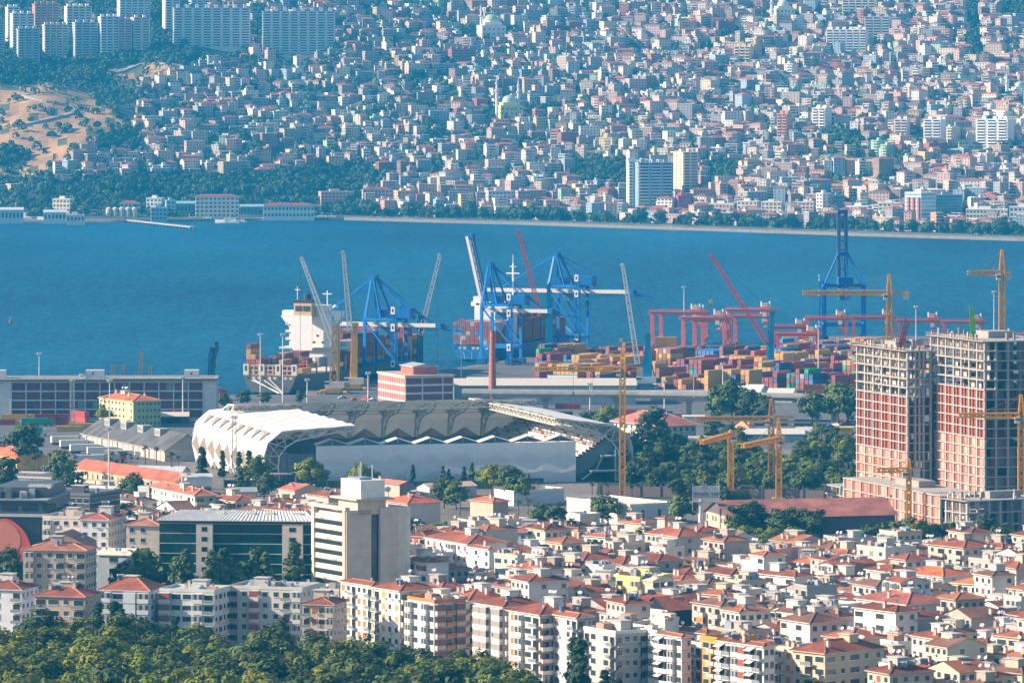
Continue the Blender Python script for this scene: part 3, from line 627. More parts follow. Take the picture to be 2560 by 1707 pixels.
def car(p, th, marks='cars'):
    i = R.randrange(5); a, g, w_ = CARP[i]; o = thing('parked_car', p, th, None, 'car', 'parked cars'); link('body', a, o); link('car_glass', g, o)
    for sx in (-.85, .85):
        for y in (-1.3, 1.3): link('wheel', w_, o, (sx, y, .33))
    reg(o, ['white', 'grey', 'black', 'red', 'blue'][i]+' car', *px(p), marks)
for k in range(46): x = R.uniform(820, 2540); D = shore_d(x)+R.choice((18, 32, 40)); car(Vector(((x-1280)*D/F, D, 1.55)), 1.57+R.uniform(-.1, .1))
# ---------------------------------------------------------------- near land and the port
NEAR = [(-2500, 200), (2500, 200), (2500, 3480), (165, 3480), (165, 3372), (54, 3372), (-106, 2932), (-106, 2893), (-2500, 2870)]
g_ = MB(); g_.face([(x, y, 0) for x, y in NEAR], (.20, .18, .16), 'ground')
for (x0, y0), (x1, y1) in zip(NEAR[2:], NEAR[3:]): g_.face([(x0, y0, 0), (x0, y0, -4), (x1, y1, -4), (x1, y1, 0)], (.16, .15, .14), 'concrete')
struct(g_.build('ground'))
g_ = MB(); g_.face([(x, y, .006) for x, y in [(-700, 2560), (420, 2480), (1200, 2480), (1200, 3470), (172, 3470), (172, 3364), (59, 3364), (-98, 2932), (-98, 2885), (-700, 2865)]], (.13, .13, .14), 'asphalt'); struct(g_.build('port_yard'))
QA = math.radians(20)
def quay(D): return -106+(D-2932)*.364
def lattice(b, p, q, w0, w1, col, n=None, t=.28, m='metal', up=Vector((0, 1, 0))):
    "a four-chord lattice boom or mast"
    p = Vector(p); q = Vector(q); d = (q-p); L = d.length; d.normalize()
    a = d.cross(up)
    if a.length < .1: a = d.cross(Vector((1, 0, 0)))
    a.normalize(); c = a.cross(d).normalized(); n = n or max(3, int(L/((w0+w1)/2*1.25)))
    def P(i, k):
        f = i/n; w = (w0+(w1-w0)*f)/2; sx, sy = ((1, 1), (1, -1), (-1, -1), (-1, 1))[k % 4]; return p+d*(L*f)+a*sx*w+c*sy*w
    for k in range(4): b.bar(P(0, k), P(n, k), t*1.25, col, m)
    for i in range(n):
        for k in range(4): b.bar(P(i, k+(i % 2)), P(i+1, k+1-(i % 2)), t*.8, col, m)
        if i % 2 == 0:
            for k in range(4): b.bar(P(i, k), P(i, k+1), t*.7, col, m)
BL = (.004, .13, .42); BL2 = (.008, .20, .60); WB = (.72, .66, .62); TEAL = (.01, .27, .48)
def sts(X, D, th, desc, bz=30, az=55, fore=38, back=38, raised=None, hw=8.5, span=17, boomcol=WB, dark=False):
    o = thing('gantry_crane', (X, D, 0), th, desc, 'crane', 'blue ship-to-shore cranes'); lw = 1.5
    for sx in (0, span):
        for sy in (-hw, hw):
            b = MB(); b.bar((sx, sy, 3), (sx, sy, bz+3), lw, BL2, h=lw); b.box(sx-2.6, sx+2.6, sy-1.8, sy+1.8, .3, 3, shade(BL, .6), 'metal'); b.build('leg', o)
    b = MB()
    for sx in (0, span): b.bar((sx, -hw, 9.5), (sx, hw, 9.5), 1.4, BL2); b.bar((sx, -hw, bz+3), (sx, hw, bz+3), 1.4, BL)
    for sy in (-hw, hw): b.bar((0, sy, 10), (span, sy, 10), 1.5, BL2); b.bar((0, sy, bz+3), (span, sy, bz+3), 1.3, BL2); b.bar((0, sy, bz+2), (span, sy, 11), .8, BL2)
    b.build('portal_frame', o)
    b = MB()
    for sy in (-hw, hw): b.bar((0, sy, bz+3), (1.5, sy*.25, az), 1.3, BL2, w2=.9); b.bar((span*.55, sy, bz+3), (2.5, sy*.25, az), .9, BL)
    b.box(.2, 3.6, -3, 3, az-1.5, az+1, BL, 'metal'); b.bar((2, -2, az+1), (2, -2, az+3), .3, BL); b.bar((span-1, 0, bz+3), (span+1, 0, az-15), .8, BL2); b.bar((span+8, 0, bz+3), (span+1, 0, az-15), .8, BL); b.bar((span-7, 0, bz+3), (span+1, 0, az-15), .6, BL)
    b.build('a_frame', o)
    b = MB()
    for sy in (-2.2, 2.2): b.box(-2, back, sy-.7, sy+.7, bz-1.1, bz+.9, boomcol, 'paint')
    b.box(back, back+3, -3.5, 3.5, bz-1.5, bz+1.2, BL, 'metal'); lattice(b, (back+3, 0, bz-.5), (back+15, 0, bz-2.5), 3, 2.2, BL, t=.3); b.build('rear_girder', o)
    b = MB()
    if raised is None:
        for sy in (-2.2, 2.2): b.box(-fore, -2, sy-.7, sy+.7, bz-1.1, bz+.9, boomcol, 'paint')
        for k in range(int(fore/7)): b.box(-fore+k*7, -fore+k*7+.4, -2.2, 2.2, bz-.4, bz+.4, BL, 'metal')
        b.box(-fore-2, -fore, -3, 3, bz-1.2, bz+1, BL, 'metal'); tip = (-fore*.82, 0, bz+1)
    else:
        p, q = Vector((-1.5, 0, bz+1)), Vector((-1.5-math.cos(raised)*fore, 0, bz+math.sin(raised)*fore))
        for sy in (-2.2, 2.2): b.bar(p+Vector((0, sy, 0)), q+Vector((0, sy, 0)), 1.6, boomcol, 'paint', h=2.2); b.bar(p+Vector((1.9, sy, .8)), q+Vector((1.9, sy, .8)), .8, BL)
        for k in range(8): f = k/8; b.bar(p.lerp(q, f)+Vector((0, -2, 0)), p.lerp(q, f)+Vector((0, 2, 0)), .5, BL)
        b.box(q.x-1.5, q.x+3, -3, 3, q.z-1, q.z+1.5, BL, 'metal'); tip = None
    b.build('boom', o)
    b = MB()
    if tip:
        for sy in (-1.5, 1.5): b.bar((1.5, sy, az), (tip[0], sy, tip[2]), .42, BL2); b.bar((1.5, sy, az), (-fore*.4, sy, bz+1), .3, BL)
    for sy in (-1.5, 1.5): b.bar((2.5, sy, az), (back-4, sy, bz+1), .42, BL); b.bar((2.5, sy, az), (span+1, sy, az-15), .5, BL2)
    b.build('stay', o)
    b = MB(); b.box(span-2, span+7, -4.5, 4.5, bz+3.6, bz+8.6, BL, 'paint'); b.box(3.5, 9, -3.5, 3.5, bz+3.8, bz+8, BL, 'paint'); b.build('machinery_house', o)
    b = MB(); b.box(span*.35, span*.35+5, -3, 3, bz-5.5, bz-1.3, BL2, 'paint'); b.box(span*.35-.1, span*.35+5.1, -3.1, 3.1, bz-4.2, bz-2.8, (.1, .13, .16), 'glass'); b.build('cabin', o)
    b = MB(); lattice(b, (span+.5, -hw-2, 1), (span+.5, -hw-2, bz+6), 2.6, 2.6, BL, t=.28)
    for z in (8, bz-3, bz+6): b.box(span-.8, span+1.4, -hw-3.8, -hw-3.4, z, z+3.8, (.75, .75, .74), 'paint'); b.box(span-.2, span+.8, -hw-3.85, -hw-3.8, z+1, z+2.8, (.05, .06, .1), 'paint')
    b.build('lift_tower', o)
    b = MB()
    for k in range(12): x0 = span+2+k*(back-span-2)/12; x1 = x0+(back-span-2)/12; b.bar((x0, 1, bz-1.2), ((x0+x1)/2, 1, bz-3.2), .16, (.02, .04, .08)); b.bar(((x0+x1)/2, 1, bz-3.2), (x1, 1, bz-1.2), .16, (.02, .04, .08))
    b.build('cable_loops', o)
    return o
sts(-75, 3018, -QA, 'blue gantry crane with lowered white boom beside the ship with white bridge', bz=30, az=55, fore=38, back=38)
sts(-14, 3180, -QA, 'blue gantry crane with its white boom raised, at the stern of the blue ship', bz=30, az=55.5, fore=42, back=37, raised=math.radians(77))
sts(24, 3292, -QA, 'largest blue gantry crane, long white boom lowered across the blue ship', bz=36, az=57, fore=40, back=47, span=18)
sts(200, 3440, -QA-math.radians(68), 'blue gantry crane with dark boom raised upright behind the yellow jib', bz=30, az=52, fore=47, back=26, raised=math.radians(88), hw=12, span=14, boomcol=(.20, .16, .18))
def harbour_crane(X, D, towz, bs, tip, tcol, bcol, desc, tower='box', base=(.62, .34, .04), cabc=(.70, .68, .64), bw=(2.4, 1.3), hook=None):
    o = thing('harbour_crane', (X, D, 0), 0, desc, 'crane', 'mobile harbour cranes on the quay')
    b = MB(); b.box(-4, 4, -5, 5, .8, 2.6, base, 'paint')
    for sx in (-1, 1):
        for sy in (-1, 1): b.box(sx*5-1.4+sx*2, sx*5+1.4+sx*2, sy*5-.8, sy*5+.8, 0, .9, shade(base, .7), 'paint'); b.bar((sx*3, sy*4, 1.8), (sx*7, sy*5, 1.2), .9, base, 'paint')
        for k in range(5): b.cyl((sx*4.2, -4+2*k, .8), (sx*3.4, -4+2*k, .8), .8, .8, (.03, .03, .03), 'paint', 8)
    b.build('undercarriage', o)
    b = MB(); b.box(-4.2, 5.5, -3, 3, 3, 6.2, cabc, 'paint'); b.box(-4.6, -2.4, -3.2, -1, 3.6, 6.5, cabc, 'paint'); b.box(-4.7, -2.3, -3.25, -1.6, 4.9, 6, (.06, .09, .12), 'glass'); b.box(5.5, 8.2, -2.6, 2.6, 3.2, 5.6, shade(base, .8), 'paint'); b.build('machinery_house', o)
    b = MB()
    if tower == 'box': b.bar((.5, 0, 6), (1.2, 0, towz), 3.4, tcol, 'paint', h=3, w2=2.2); b.bar((-1.5, 0, 6), (-.6, 0, towz-1), .7, shade(tcol, 1.1), 'paint')
    elif tower == 'frame':
        lattice(b, (0, 0, 6), (.8, 0, towz), 4, 2.6, tcol, t=.55); b.bar((2.2, 0, 6), (2.2, 0, towz), 1.6, shade(tcol, .8), 'paint', h=2)
    else:      # wedge
        b.hexa([(-2.2, -1.5, 6), (3.6, -1.5, 6), (3.6, 1.5, 6), (-2.2, 1.5, 6), (.4, -1, towz), (2.6, -1, towz), (2.6, 1, towz), (.4, 1, towz)], tcol, 'paint'); b.bar((5, 0, 5), (2, 0, towz*.7), .7, tcol, 'paint')
    b.box(-.4, 2.8, -1.6, 1.6, towz-.3, towz+1.6, shade(tcol, .8), 'paint'); b.build('tower', o)
    b = MB(); lattice(b, (bs[0], 0, bs[1]), (tip[0], 0, tip[1]), bw[0], bw[1], bcol, t=.44)
    for sy in (-1, 1): b.cyl((tip[0]-.4, sy*1.2-.5, tip[1]+.9), (tip[0]-.4, sy*1.2+.5, tip[1]+.9), 1.1, 1.1, shade(bcol, .75), 'paint', 10)
    b.bar((0, 0, bs[1]-1.5), (bs[0], 0, bs[1]), 1.2, tcol, 'paint'); b.build('boom', o)
    b = MB()
    for sy in (-.8, .8): b.bar((1.5, sy, towz+1), (tip[0]+.5, sy, tip[1]-.3), .17, (.12, .14, .16))
    hz = hook if hook is not None else 14
    for sy in (-.5, .5): b.bar((tip[0]-1, sy, tip[1]), (tip[0]-1, sy, hz), .14, (.12, .14, .16))
    b.build('ropes', o)
    b = MB(); b.box(tip[0]-1.9, tip[0]-.1, -.8, .8, hz-1.8, hz+.2, (.6, .45, .06), 'paint'); b.bar((tip[0]-1, 0, hz-1.8), (tip[0]-1, 0, hz-3.6), .5, (.35, .05, .04)); b.build('hook_block', o)
    return o
YC = (.70, .34, .03)
harbour_crane(-91, 2904, 33.5, (1, 22), (-16, 68), YC, (.82, .80, .77), 'yellow harbour crane with white lattice boom leaning left over the ship stern', 'frame', hook=19)
harbour_crane(-82, 2936, 33, (-1.5, 30), (-5, 70), YC, (.70, .68, .66), 'yellow harbour crane with nearly upright white lattice boom', 'box')
harbour_crane(-50, 3062, 31, (.5, 22), (11, 64), (.02, .12, .20), (.82, .80, .77), 'dark blue harbour crane with white lattice boom leaning right', 'box', base=(.03, .10, .2))
harbour_crane(21, 3262, 32, (-5, 24.5), (-17, 70), TEAL, (.80, .09, .08), 'teal harbour crane with red lattice boom between the blue gantry cranes', 'box', base=(.03, .12, .2))
harbour_crane(69, 2944, 27, (-4, 13), (-11.5, 63), TEAL, (.82, .80, .77), 'teal harbour crane with wedge tower and white lattice boom by the yellow jib', 'wedge', base=(.03, .14, .24), hook=26)
harbour_crane(139.6, 3078, 32.5, (-2, 17), (-31, 63), TEAL, (.78, .08, .07), 'teal harbour crane with red lattice boom leaning left over pink gantries', 'box', base=(.55, .10, .08), hook=40)
harbour_crane(-151, 2850, 25, (1, 20), (3.5, 27.5), (.01, .10, .24), (.02, .12, .26), 'dark blue folded harbour crane behind the right end of the long warehouse', 'box', base=(.5, .06, .06), cabc=(.42, .05, .05), hook=20)
for k, (x0, x1, yt) in enumerate([(278, 283, 912), (302, 308, 911), (344, 355, 880), (374, 376, 916)]):
    s = 5.1; X = (x0-1280)/s; o = thing('jib_crane', (X, F/s, 0), 0, ['short yellow crane jib, leftmost above the warehouse roof', 'short yellow crane jib, second from left above the warehouse roof', 'tall yellow crane jib rising above the long warehouse roof', 'tiny orange crane jib, rightmost above the warehouse roof'][k], 'crane', 'crane jibs behind the warehouse')
    b = MB(); lattice(b, (0, 0, 4), ((x1-x0)/s, 0, H-(yt-YH)/s), 1.8, 1.1, (.55, .30, .10), t=.3); b.build('jib', o)
    b = MB(); b.box(-3, 3, -2, 2, 0, 4, (.5, .3, .08), 'paint'); b.build('base', o)
# ---- containers
CC = [('maroon', (.26, .025, .035)), ('tan', (.56, .29, .06)), ('brown', (.28, .08, .035)), ('dark blue', (.01, .06, .22)), ('blue', (.01, .18, .46)), ('green', (.01, .32, .10)), ('grey', (.38, .38, .38)), ('white', (.66, .66, .64)), ('teal', (.04, .32, .34)), ('red', (.42, .06, .06)), ('yellow', (.58, .36, .06))]
CD = dict(CC); CMESH = {}
def cont_meshes(cn, L_=12.19):
    if (cn, L_) in CMESH: return CMESH[cn, L_]
    c = CD[cn]; b = MB(); w_, h = 1.22, 2.55
    b.box(-w_, w_, .06, L_, .02, h, c, 'paint')
    n = int(L_/1.1)
    for k in range(n):
        y = .4+k*(L_-.8)/n
        for sx in (-1, 1): b.box(sx*(w_+.03)-.03, sx*(w_+.03)+.03, y, y+.45, .25, h-.2, shade(c, .92), 'paint')
    for y in (.1, L_-.25):
        for sx in (-1, 1): b.box(sx*w_-.06, sx*w_+.06, y, y+.16, 0, h+.03, shade(c, .75), 'paint')
    d = MB(); d.box(-w_+.06, w_-.06, 0, .055, .12, h-.1, shade(c, 1.12), 'paint')
    for q in (-.75, -.35, .35, .75): d.box(q-.04, q+.04, -.05, -.002, .15, h-.15, (.5, .5, .48), 'metal')
    d.box(-.03, .03, -.02, -.001, .15, h-.15, shade(c, .4), 'paint')
    CMESH[cn, L_] = (b.mesh('container_body'), d.mesh('door')); return CMESH[cn, L_]
CONT = []     # (X, Y, Z, theta, colour, length, top?, where)
def add_cont(X, Y, Z, th, cn, L_=12.19, top=True, where='yard'): CONT.append((X, Y, Z, th, cn, L_, top, where))
MARKS['cont'] = [('the wedge-tower harbour crane', 1612, 900), ('the pink gantry cranes', 1720, 870), ('the red-boom harbour crane', 1925, 900), ('the orange gantry crane', 1995, 890), ('the first concrete tower', 2140, 900), ('the white arched shed', 1850, 970), ('the brick chimney', 1231, 920),
                 ('the stern of the grey ship', 675, 920), ('the white ship bridge', 768, 850), ('the raised white crane boom', 1190, 800), ('the bow of the blue ship', 1444, 830), ('the upright blue crane boom', 2120, 830), ('the yellow school building', 320, 1030), ('the bow of the grey ship', 1098, 870), ('the long pale shed', 1380, 960)]
def wpick(ws): return R.choice([n for n, k in ws for _ in range(k)])
WEIGHT = [('maroon', 8), ('tan', 7), ('brown', 4), ('dark blue', 3), ('blue', 3), ('green', 2), ('grey', 2), ('teal', 1), ('red', 2), ('yellow', 2)]
def yard():
    th = math.radians(-36); u = Vector((math.cos(th), math.sin(th), 0)); v = Vector((-math.sin(th), math.cos(th), 0)); O = Vector((60, 2960, 0))
    for i in range(-90, 90):
        for j in range(-22, 34):
            if i % 9 in (7, 8) or j % 3 == 2: continue
            bi, bj = i//9, j//3; rb = random.Random(bi*57+bj*131+5)
            p = O+u*(i*2.75)+v*(j*13.2); x, y = px(p)
            if not (1330 < x < 2330 and (888 if x < 1950 else 876) < y < 976): continue
            if x < 1340+(y-868)*.0 or p.x < quay(p.y)+24: continue
            if 1690 < x < 1800 and 905 < y < 935: continue
            if y > 965 and 1500 < x < 1620: continue
            if x < 1500 and y < 905 and rb.random() < .2: continue
            dens = rb.choice((.4, .75, .9, 1)); dens *= 1 if y < 950 else .85
            if any(math.hypot(p.x-a, p.y-c) < 11 for a, c in ((69, 2944), (139.6, 3078), (20, 3262), (200, 3440))): continue
            if R.random() > dens: continue
            base = rb.choice(('maroon', 'tan', 'blue', 'maroon', 'brown', 'mix', 'mix')) if x > 1700 else rb.choice(('maroon', 'tan', 'tan', 'brown', 'mix'))
            n = min(4, max(1, int(rb.choice((1.6, 2.6, 3.6, 4.2))+R.uniform(-.8, .8))))
            if y < 903: n = min(n, 2 if x < 1950 else 3)
            for k in range(n):
                cn = base if base != 'mix' and R.random() < .6 else wpick(WEIGHT)
                add_cont(p.x, p.y, k*2.6, th, cn, 12.19, k == n-1)
yard()
# loose long boxes by the viaduct and the left yard
for x, y, cn, n, th in [(37, 1062, 'tan', 2, 86), (56, 1062, 'tan', 2, 86), (110, 1062, 'maroon', 2, 86), (140, 1062, 'maroon', 2, 86), (5, 1062, 'maroon', 1, 86), (186, 1056, 'red', 2, 40), (72, 1078, 'green', 1, 84), (175, 1078, 'yellow', 1, 95), (205, 1072, 'yellow', 1, 95), (1345, 1040, 'tan', 1, 84), (1400, 1042, 'maroon', 1, 84), (1560, 1036, 'red', 1, 84), (1650, 1040, 'blue', 1, 84), (1680, 1048, 'red', 1, 80), (1700, 1050, 'maroon', 1, 80),
                      (1940, 985, 'green', 1, 84), (1975, 985, 'green', 1, 84), (2005, 988, 'maroon', 1, 84), (2040, 986, 'brown', 2, 84), (2085, 986, 'tan', 2, 84), (1180, 1020, 'blue', 1, 84), (1260, 1018, 'red', 1, 84), (1300, 1020, 'maroon', 1, 84), (1420, 1022, 'maroon', 1, 84)]:
    p = gp(x, y)
    for k in range(n): add_cont(p.x+6, p.y, k*2.6, math.radians(th), cn, 12.19, k == n-1)
# ---- ships
def ship(X, D, L_, B_, dz, hull, desc, deckc, stripe=None, bow=.22):
    o = thing('container_ship', (X, D, -2), -QA, desc, 'ship', 'container ships at the quay')
    b = MB(); N = 26; lev = [(-1.0, 0), (1.0, .22), (3.0, .40), (dz+2-1.0, .86), (dz+2, 1.0)]
    def hb(f, k):     # half breadth at length f (0 stern .. 1 bow), level k (0..4)
        t = k/4; full = 1.0
        if f < .12: q = f/.12; full = (.45+.5*t**.6)*(1-q)+q*1 if k < 3 else .93+.07*q
        if f > 1-bow-(.06*(1-t)): q = (f-(1-bow-.06*(1-t)))/(bow+.06*(1-t)); full = max(.015, (1-q**(1.6+1.2*t))) 
        return B_/2*full
    def zz(f, k):
        z = [-1.5, .6, 3.0, dz+1, dz+2][k]; z += (max(0, f-.82)/.18)**2*4.5*(k/4)
        if f < .05 and k == 0: z = .6*(1-f/.05)+z*f/.05+.4
        return z
    def yy(f, k): return f*L_+(max(0, f-.85)/.15)**2*(k-2)*2.2
    cols = [(.22, .06, .06), hull, hull, shade(hull, 1.05)]
    for i in range(N):
        f0, f1 = i/N, (i+1)/N
        for k in range(4):
            for sx in (-1, 1):
                q = [(sx*hb(f0, k), yy(f0, k), zz(f0, k)), (sx*hb(f1, k), yy(f1, k), zz(f1, k)), (sx*hb(f1, k+1), yy(f1, k+1), zz(f1, k+1)), (sx*hb(f0, k+1), yy(f0, k+1), zz(f0, k+1))]
                b.face(q if sx > 0 else q[::-1], cols[k], 'paint')
        b.face([(-hb(f0, 4), yy(f0, 4), zz(f0, 4)-.6), (hb(f0, 4), yy(f0, 4), zz(f0, 4)-.6), (hb(f1, 4), yy(f1, 4), zz(f1, 4)-.6), (-hb(f1, 4), yy(f1, 4), zz(f1, 4)-.6)], deckc, 'paint')
    for k in range(4): b.face([(-hb(0, k), 0, zz(0, k)), (hb(0, k), 0, zz(0, k)), (hb(0, k+1), 0, zz(0, k+1)), (-hb(0, k+1), 0, zz(0, k+1))], cols[k], 'paint')
    for q in range(9): xx = -B_*.38+q*B_*.095; b.box(xx-.8, xx+.8, -.06, .02, dz+.1, dz+1.3, (.5, .46, .42) if q % 3 else (.03, .03, .04), 'paint')
    b.build('hull', o); return o
s1 = ship(-125, 2934, 206, 31, 7.5, (.105, .11, .115), 'grey container ship with white bridge and half-empty stern, moored at the left', (.20, .10, .07))
b = MB(); TN = (.50, .38, .27)
for k in range(12):
    x = -14.6+k*2.65; b.box(x-.25, x+.25, 1, 1.6, 9.5, 15, TN, 'paint')
for z in (9.6, 11.9, 14.4): b.box(-15, 15, .9, 1.7, z, z+.5, (.55, .30, .12) if z < 10 else TN, 'paint')
for x in (-13.4, -4.6, 4.4, 13.4): b.box(x-1.5, x+1.5, .4, 1.9, 9.6, 15.2, (.62, .54, .44), 'paint'); b.box(x-.6, x+.6, .34, .42, 11.8, 14.4, (.05, .05, .06), 'paint')
for j in range(1, 14):
    for sx in (-1, 1): b.box(sx*15-.3, sx*15+.3, j*13.6, j*13.6+.8, 9, 17, TN, 'paint')
b.build('lashing_bridge', s1)
b = MB(); W1 = (.80, .79, .77)
b.box(-12, 12, 56, 68, 9, 37.5, W1, 'paint'); b.box(-16.5, 16.5, 57, 63, 37.5, 40.4, W1, 'paint'); b.box(-8.5, 8.5, 56, 66, 40.4, 43.4, W1, 'paint'); b.box(-17, 17, 54, 69, 20.5, 21.4, (.66, .60, .52), 'paint')
for z in (25, 29, 33): b.box(-14, -12, 55.5, 66, z, z+.4, W1, 'paint'); b.box(-14, -13.8, 55.5, 66, z+.4, z+1.3, shade(W1, .8), 'paint')
for x in range(-7, 8, 3): b.box(x-1, x+1, 55.8, 56, 41, 42.8, (.05, .06, .08), 'glass')
for x in (-9, 9): b.hexa([(x-3, 57, 31), (x+3, 57, 31), (x+3, 63, 31), (x-3, 63, 31), (x*1.7-2, 57, 37.5), (x*1.7+2, 57, 37.5), (x*1.7+2, 63, 37.5), (x*1.7-2, 63, 37.5)], W1, 'paint')
for x, z in ((-4, 35), (-1, 35), (4, 27), (-2, 23.5), (2, 23.5), (7, 23.5)): b.box(x-.6, x+.6, 55.85, 56, z, z+1, (.06, .06, .07), 'glass')
b.build('bridge_house', s1)
b = MB(); b.box(-7, 3, 50, 55.6, 38, 46, (.62, .42, .25), 'paint'); b.box(-7.2, 3.2, 49.8, 55.8, 44.8, 46.4, (.05, .05, .05), 'paint'); b.box(-6, -2.5, 49.7, 49.9, 40.6, 43.2, (.06, .07, .09), 'glass'); b.box(-1.5, 2, 49.7, 49.9, 40.6, 43.2, (.06, .07, .09), 'glass'); b.cyl((0, 52, 46), (0, 52, 49.5), 2.2, 1.9, (.03, .03, .035), 'paint', 10)
b.box(-7.5, 3.5, 49.5, 50, 20, 38, W1, 'paint'); b.build('funnel', s1)
b = MB(); b.bar((8, 60, 43), (8, 60, 51), .5, W1); b.box(5.5, 10.5, 59.5, 60.5, 49, 49.5, W1, 'paint'); b.bar((-9, 60, 43), (-9, 60, 53), .3, W1); b.box(-10.5, -7.5, 59.8, 60.2, 51, 51.4, W1, 'paint'); b.dome((12.5, 60, 42), 1.4, W1, 'paint', 10, 4, 1.2); b.build('mast', s1)
b = MB()
for k, (x, z) in enumerate([(-10, 5), (-9, 5.5), (-3, 5), (0, 5.5)]): b.bar((x, 0, z+2), (x+32-k*4, -36+k*2, 2.5), .28, (.62, .58, .5))
b.build('mooring_rope', s1)
s2 = ship(-22, 3244, 152, 28, 6.5, (.01, .14, .36), 'blue-hulled container ship stacked with maroon containers behind the raised crane boom', (.05, .10, .18))
b = MB(); b.box(-12, 10, 34, 46, 8, 29.5, W1, 'paint'); b.box(-14.5, 13, 35, 41, 29.5, 32, W1, 'paint'); b.box(-13.5, -9, 36, 40, 32, 35, W1, 'paint')
for x in range(-10, 10, 4): b.box(x-1, x+1, 33.9, 34, 30, 31.3, (.05, .06, .08), 'glass')
b.build('bridge_house', s2)
b = MB(); b.bar((8, 44, 30), (8, 44, 54), .9, W1); b.box(4, 12, 43.5, 44.5, 48, 48.7, W1, 'paint'); b.bar((8, 44, 54), (8, 44, 59), .3, W1); b.box(6, 10, 43.7, 44.3, 52, 52.4, W1, 'paint'); b.build('mast', s2)
b = MB()
for k in range(3): b.bar((-6+k*5, 0, 5), (6+k*4, -30, 2.5), .22, (.15, .42, .40))
b.build('mooring_rope', s2)
def on_ship(X, D, lx, ly): c, s_ = math.cos(-QA), math.sin(-QA); return X+lx*c-ly*s_, D+lx*s_+ly*c
def load(X, D, j, heights, z0, pal, where, nx=None):
    n = len(heights)
    for i, h in enumerate(heights):
        lx = (i-(n-1)/2)*2.6; p = on_ship(X, D, lx, j)
        for k in range(h): add_cont(p[0], p[1], z0+k*2.6, -QA, pal(i, k), 12.19, k == h-1 or j < 5, where)
pm = lambda i, k: wpick([('maroon', 9), ('tan', 5), ('brown', 4), ('dark blue', 1), ('grey', 1)])
load(-125, 2934, 3, [5, 3, 2, 1, 1, 1, 1, 2, 1, 1, 1], 10.3, lambda i, k: [['tan', 'maroon', 'tan', 'brown', 'maroon'][k % 5], ['dark blue', 'tan', 'maroon'][k % 3], 'red', 'maroon', 'teal', 'maroon', 'brown', 'tan', 'maroon', 'maroon', 'maroon'][i] if i > 1 else ['tan', 'maroon', 'tan', 'tan', 'maroon'][k % 5], 'stern of grey ship')
load(-125, 2934, 18, [1, 1, 2, 2, 3, 3, 2, 1, 0, 2, 1], 10.3, pm, 'grey ship')
load(-125, 2934, 33, [2, 2, 1, 1, 2, 3, 3, 1, 0, 1, 2], 10.3, pm, 'grey ship')
for q, j in enumerate(range(72, 190, 14)):
    if q == 0: load(-125, 2934, j, [4]*11, 11.5, lambda i, k: 'white' if k > 1 else 'maroon', 'grey ship')
    else: load(-125, 2934, j, [max(1, R.choice((5, 6, 6))-(2 if q == 5 else 0)-(1 if q > 6 else 0)) for _ in range(11 if q < 7 else 7)], 9.6, pm, 'grey ship')
p2_ = lambda i, k: wpick([('maroon', 14), ('grey', 2), ('teal', 1), ('blue', 1), ('brown', 3)])
load(-22, 3244, 1.5, [5]*10, 7, p2_, 'stern of blue ship')
load(-22, 3244, 16, [5]*10, 7, p2_, 'blue ship')
for q, j in enumerate(range(50, 130, 14)): load(-22, 3244, j, [R.choice((5, 6, 6, 5)) if q < 4 else R.choice((3, 4)) for _ in range(10 if q < 4 else 7)], 7, p2_, 'blue ship')
p = on_ship(-125, 2934, -1, 26)
# long tan stack under the leftmost pink gantry
for k in range(4):
    for q in range(2): p_ = gp(1655+q*2, 888); add_cont(p_.x-4, p_.y+q*2.6, k*2.6, math.radians(-86), 'yellow' if k else 'tan', 12.19, True)
def build_conts():
    def score(c): s = F/c[1]; return s*(1.35 if c[6] else 1)+(.8 if c[7].startswith('stern') else 0)+min(c[2], 12)*.02
    L = sorted(CONT, key=lambda c: -score(c)); n = 0; W = MB(); grp = 'shipping containers in the port'
    for X, Y, Z, th, cn, L_, top, wh in L:
        x, y = px((X, Y, Z+1.3))
        if n < 290 and -10 < x < 2110:
            n += 1; me, dm = cont_meshes(cn, L_); o = link('shipping_container', me, None, (X, Y, Z), th); tag(o, None, 'container', grp); link('door', dm, o)
            lvl = ['ground-level', 'second-tier', 'third-tier', 'fourth-tier', 'fifth-tier', 'sixth-tier', 'top-tier'][min(6, int(max(0, Z-(7 if 'ship' in wh else 0))/2.6))]
            reg(o, f'{cn} {lvl} container' + (' on ship' if 'ship' in wh else ''), x, y, 'cont')
        else:
            W.T = Matrix.Translation((X, Y, Z)) @ Matrix.Rotation(th, 4, 'Z'); c = CD[cn]; W.box(-1.22, 1.22, .06, L_, .02, 2.55, c, 'paint'); W.box(-1.16, 1.16, 0, .055, .12, 2.45, shade(c, 1.12), 'paint')
            for q in range(10): W.box(1.22, 1.28, .5+q*1.15, .95+q*1.15, .25, 2.35, shade(c, .9), 'paint')
            for q in (-.7, -.3, .3, .7): W.box(q-.04, q+.04, -.04, -.002, .15, 2.4, (.5, .5, .48), 'metal')
    W.T = None; tag(W.build('shipping_containers'), 'further rows of stacked maroon, tan and blue containers behind the nearest ones', 'containers', kind='stuff')
build_conts()
# hanging container and spreader
o = thing('shipping_container', (-108, 2901, 10.5), math.radians(-20), 'tan container hanging from the white lattice boom by red slings', 'container'); me, dm = cont_meshes('tan'); link('container_body', me, o); link('door', dm, o)
b = MB()
for sx in (-1, 1):
    for y in (1, 11): b.bar((sx*1.1, y, 2.6), (0, 6, 6.5), .25, (.5, .05, .05))
b.build('sling', o)
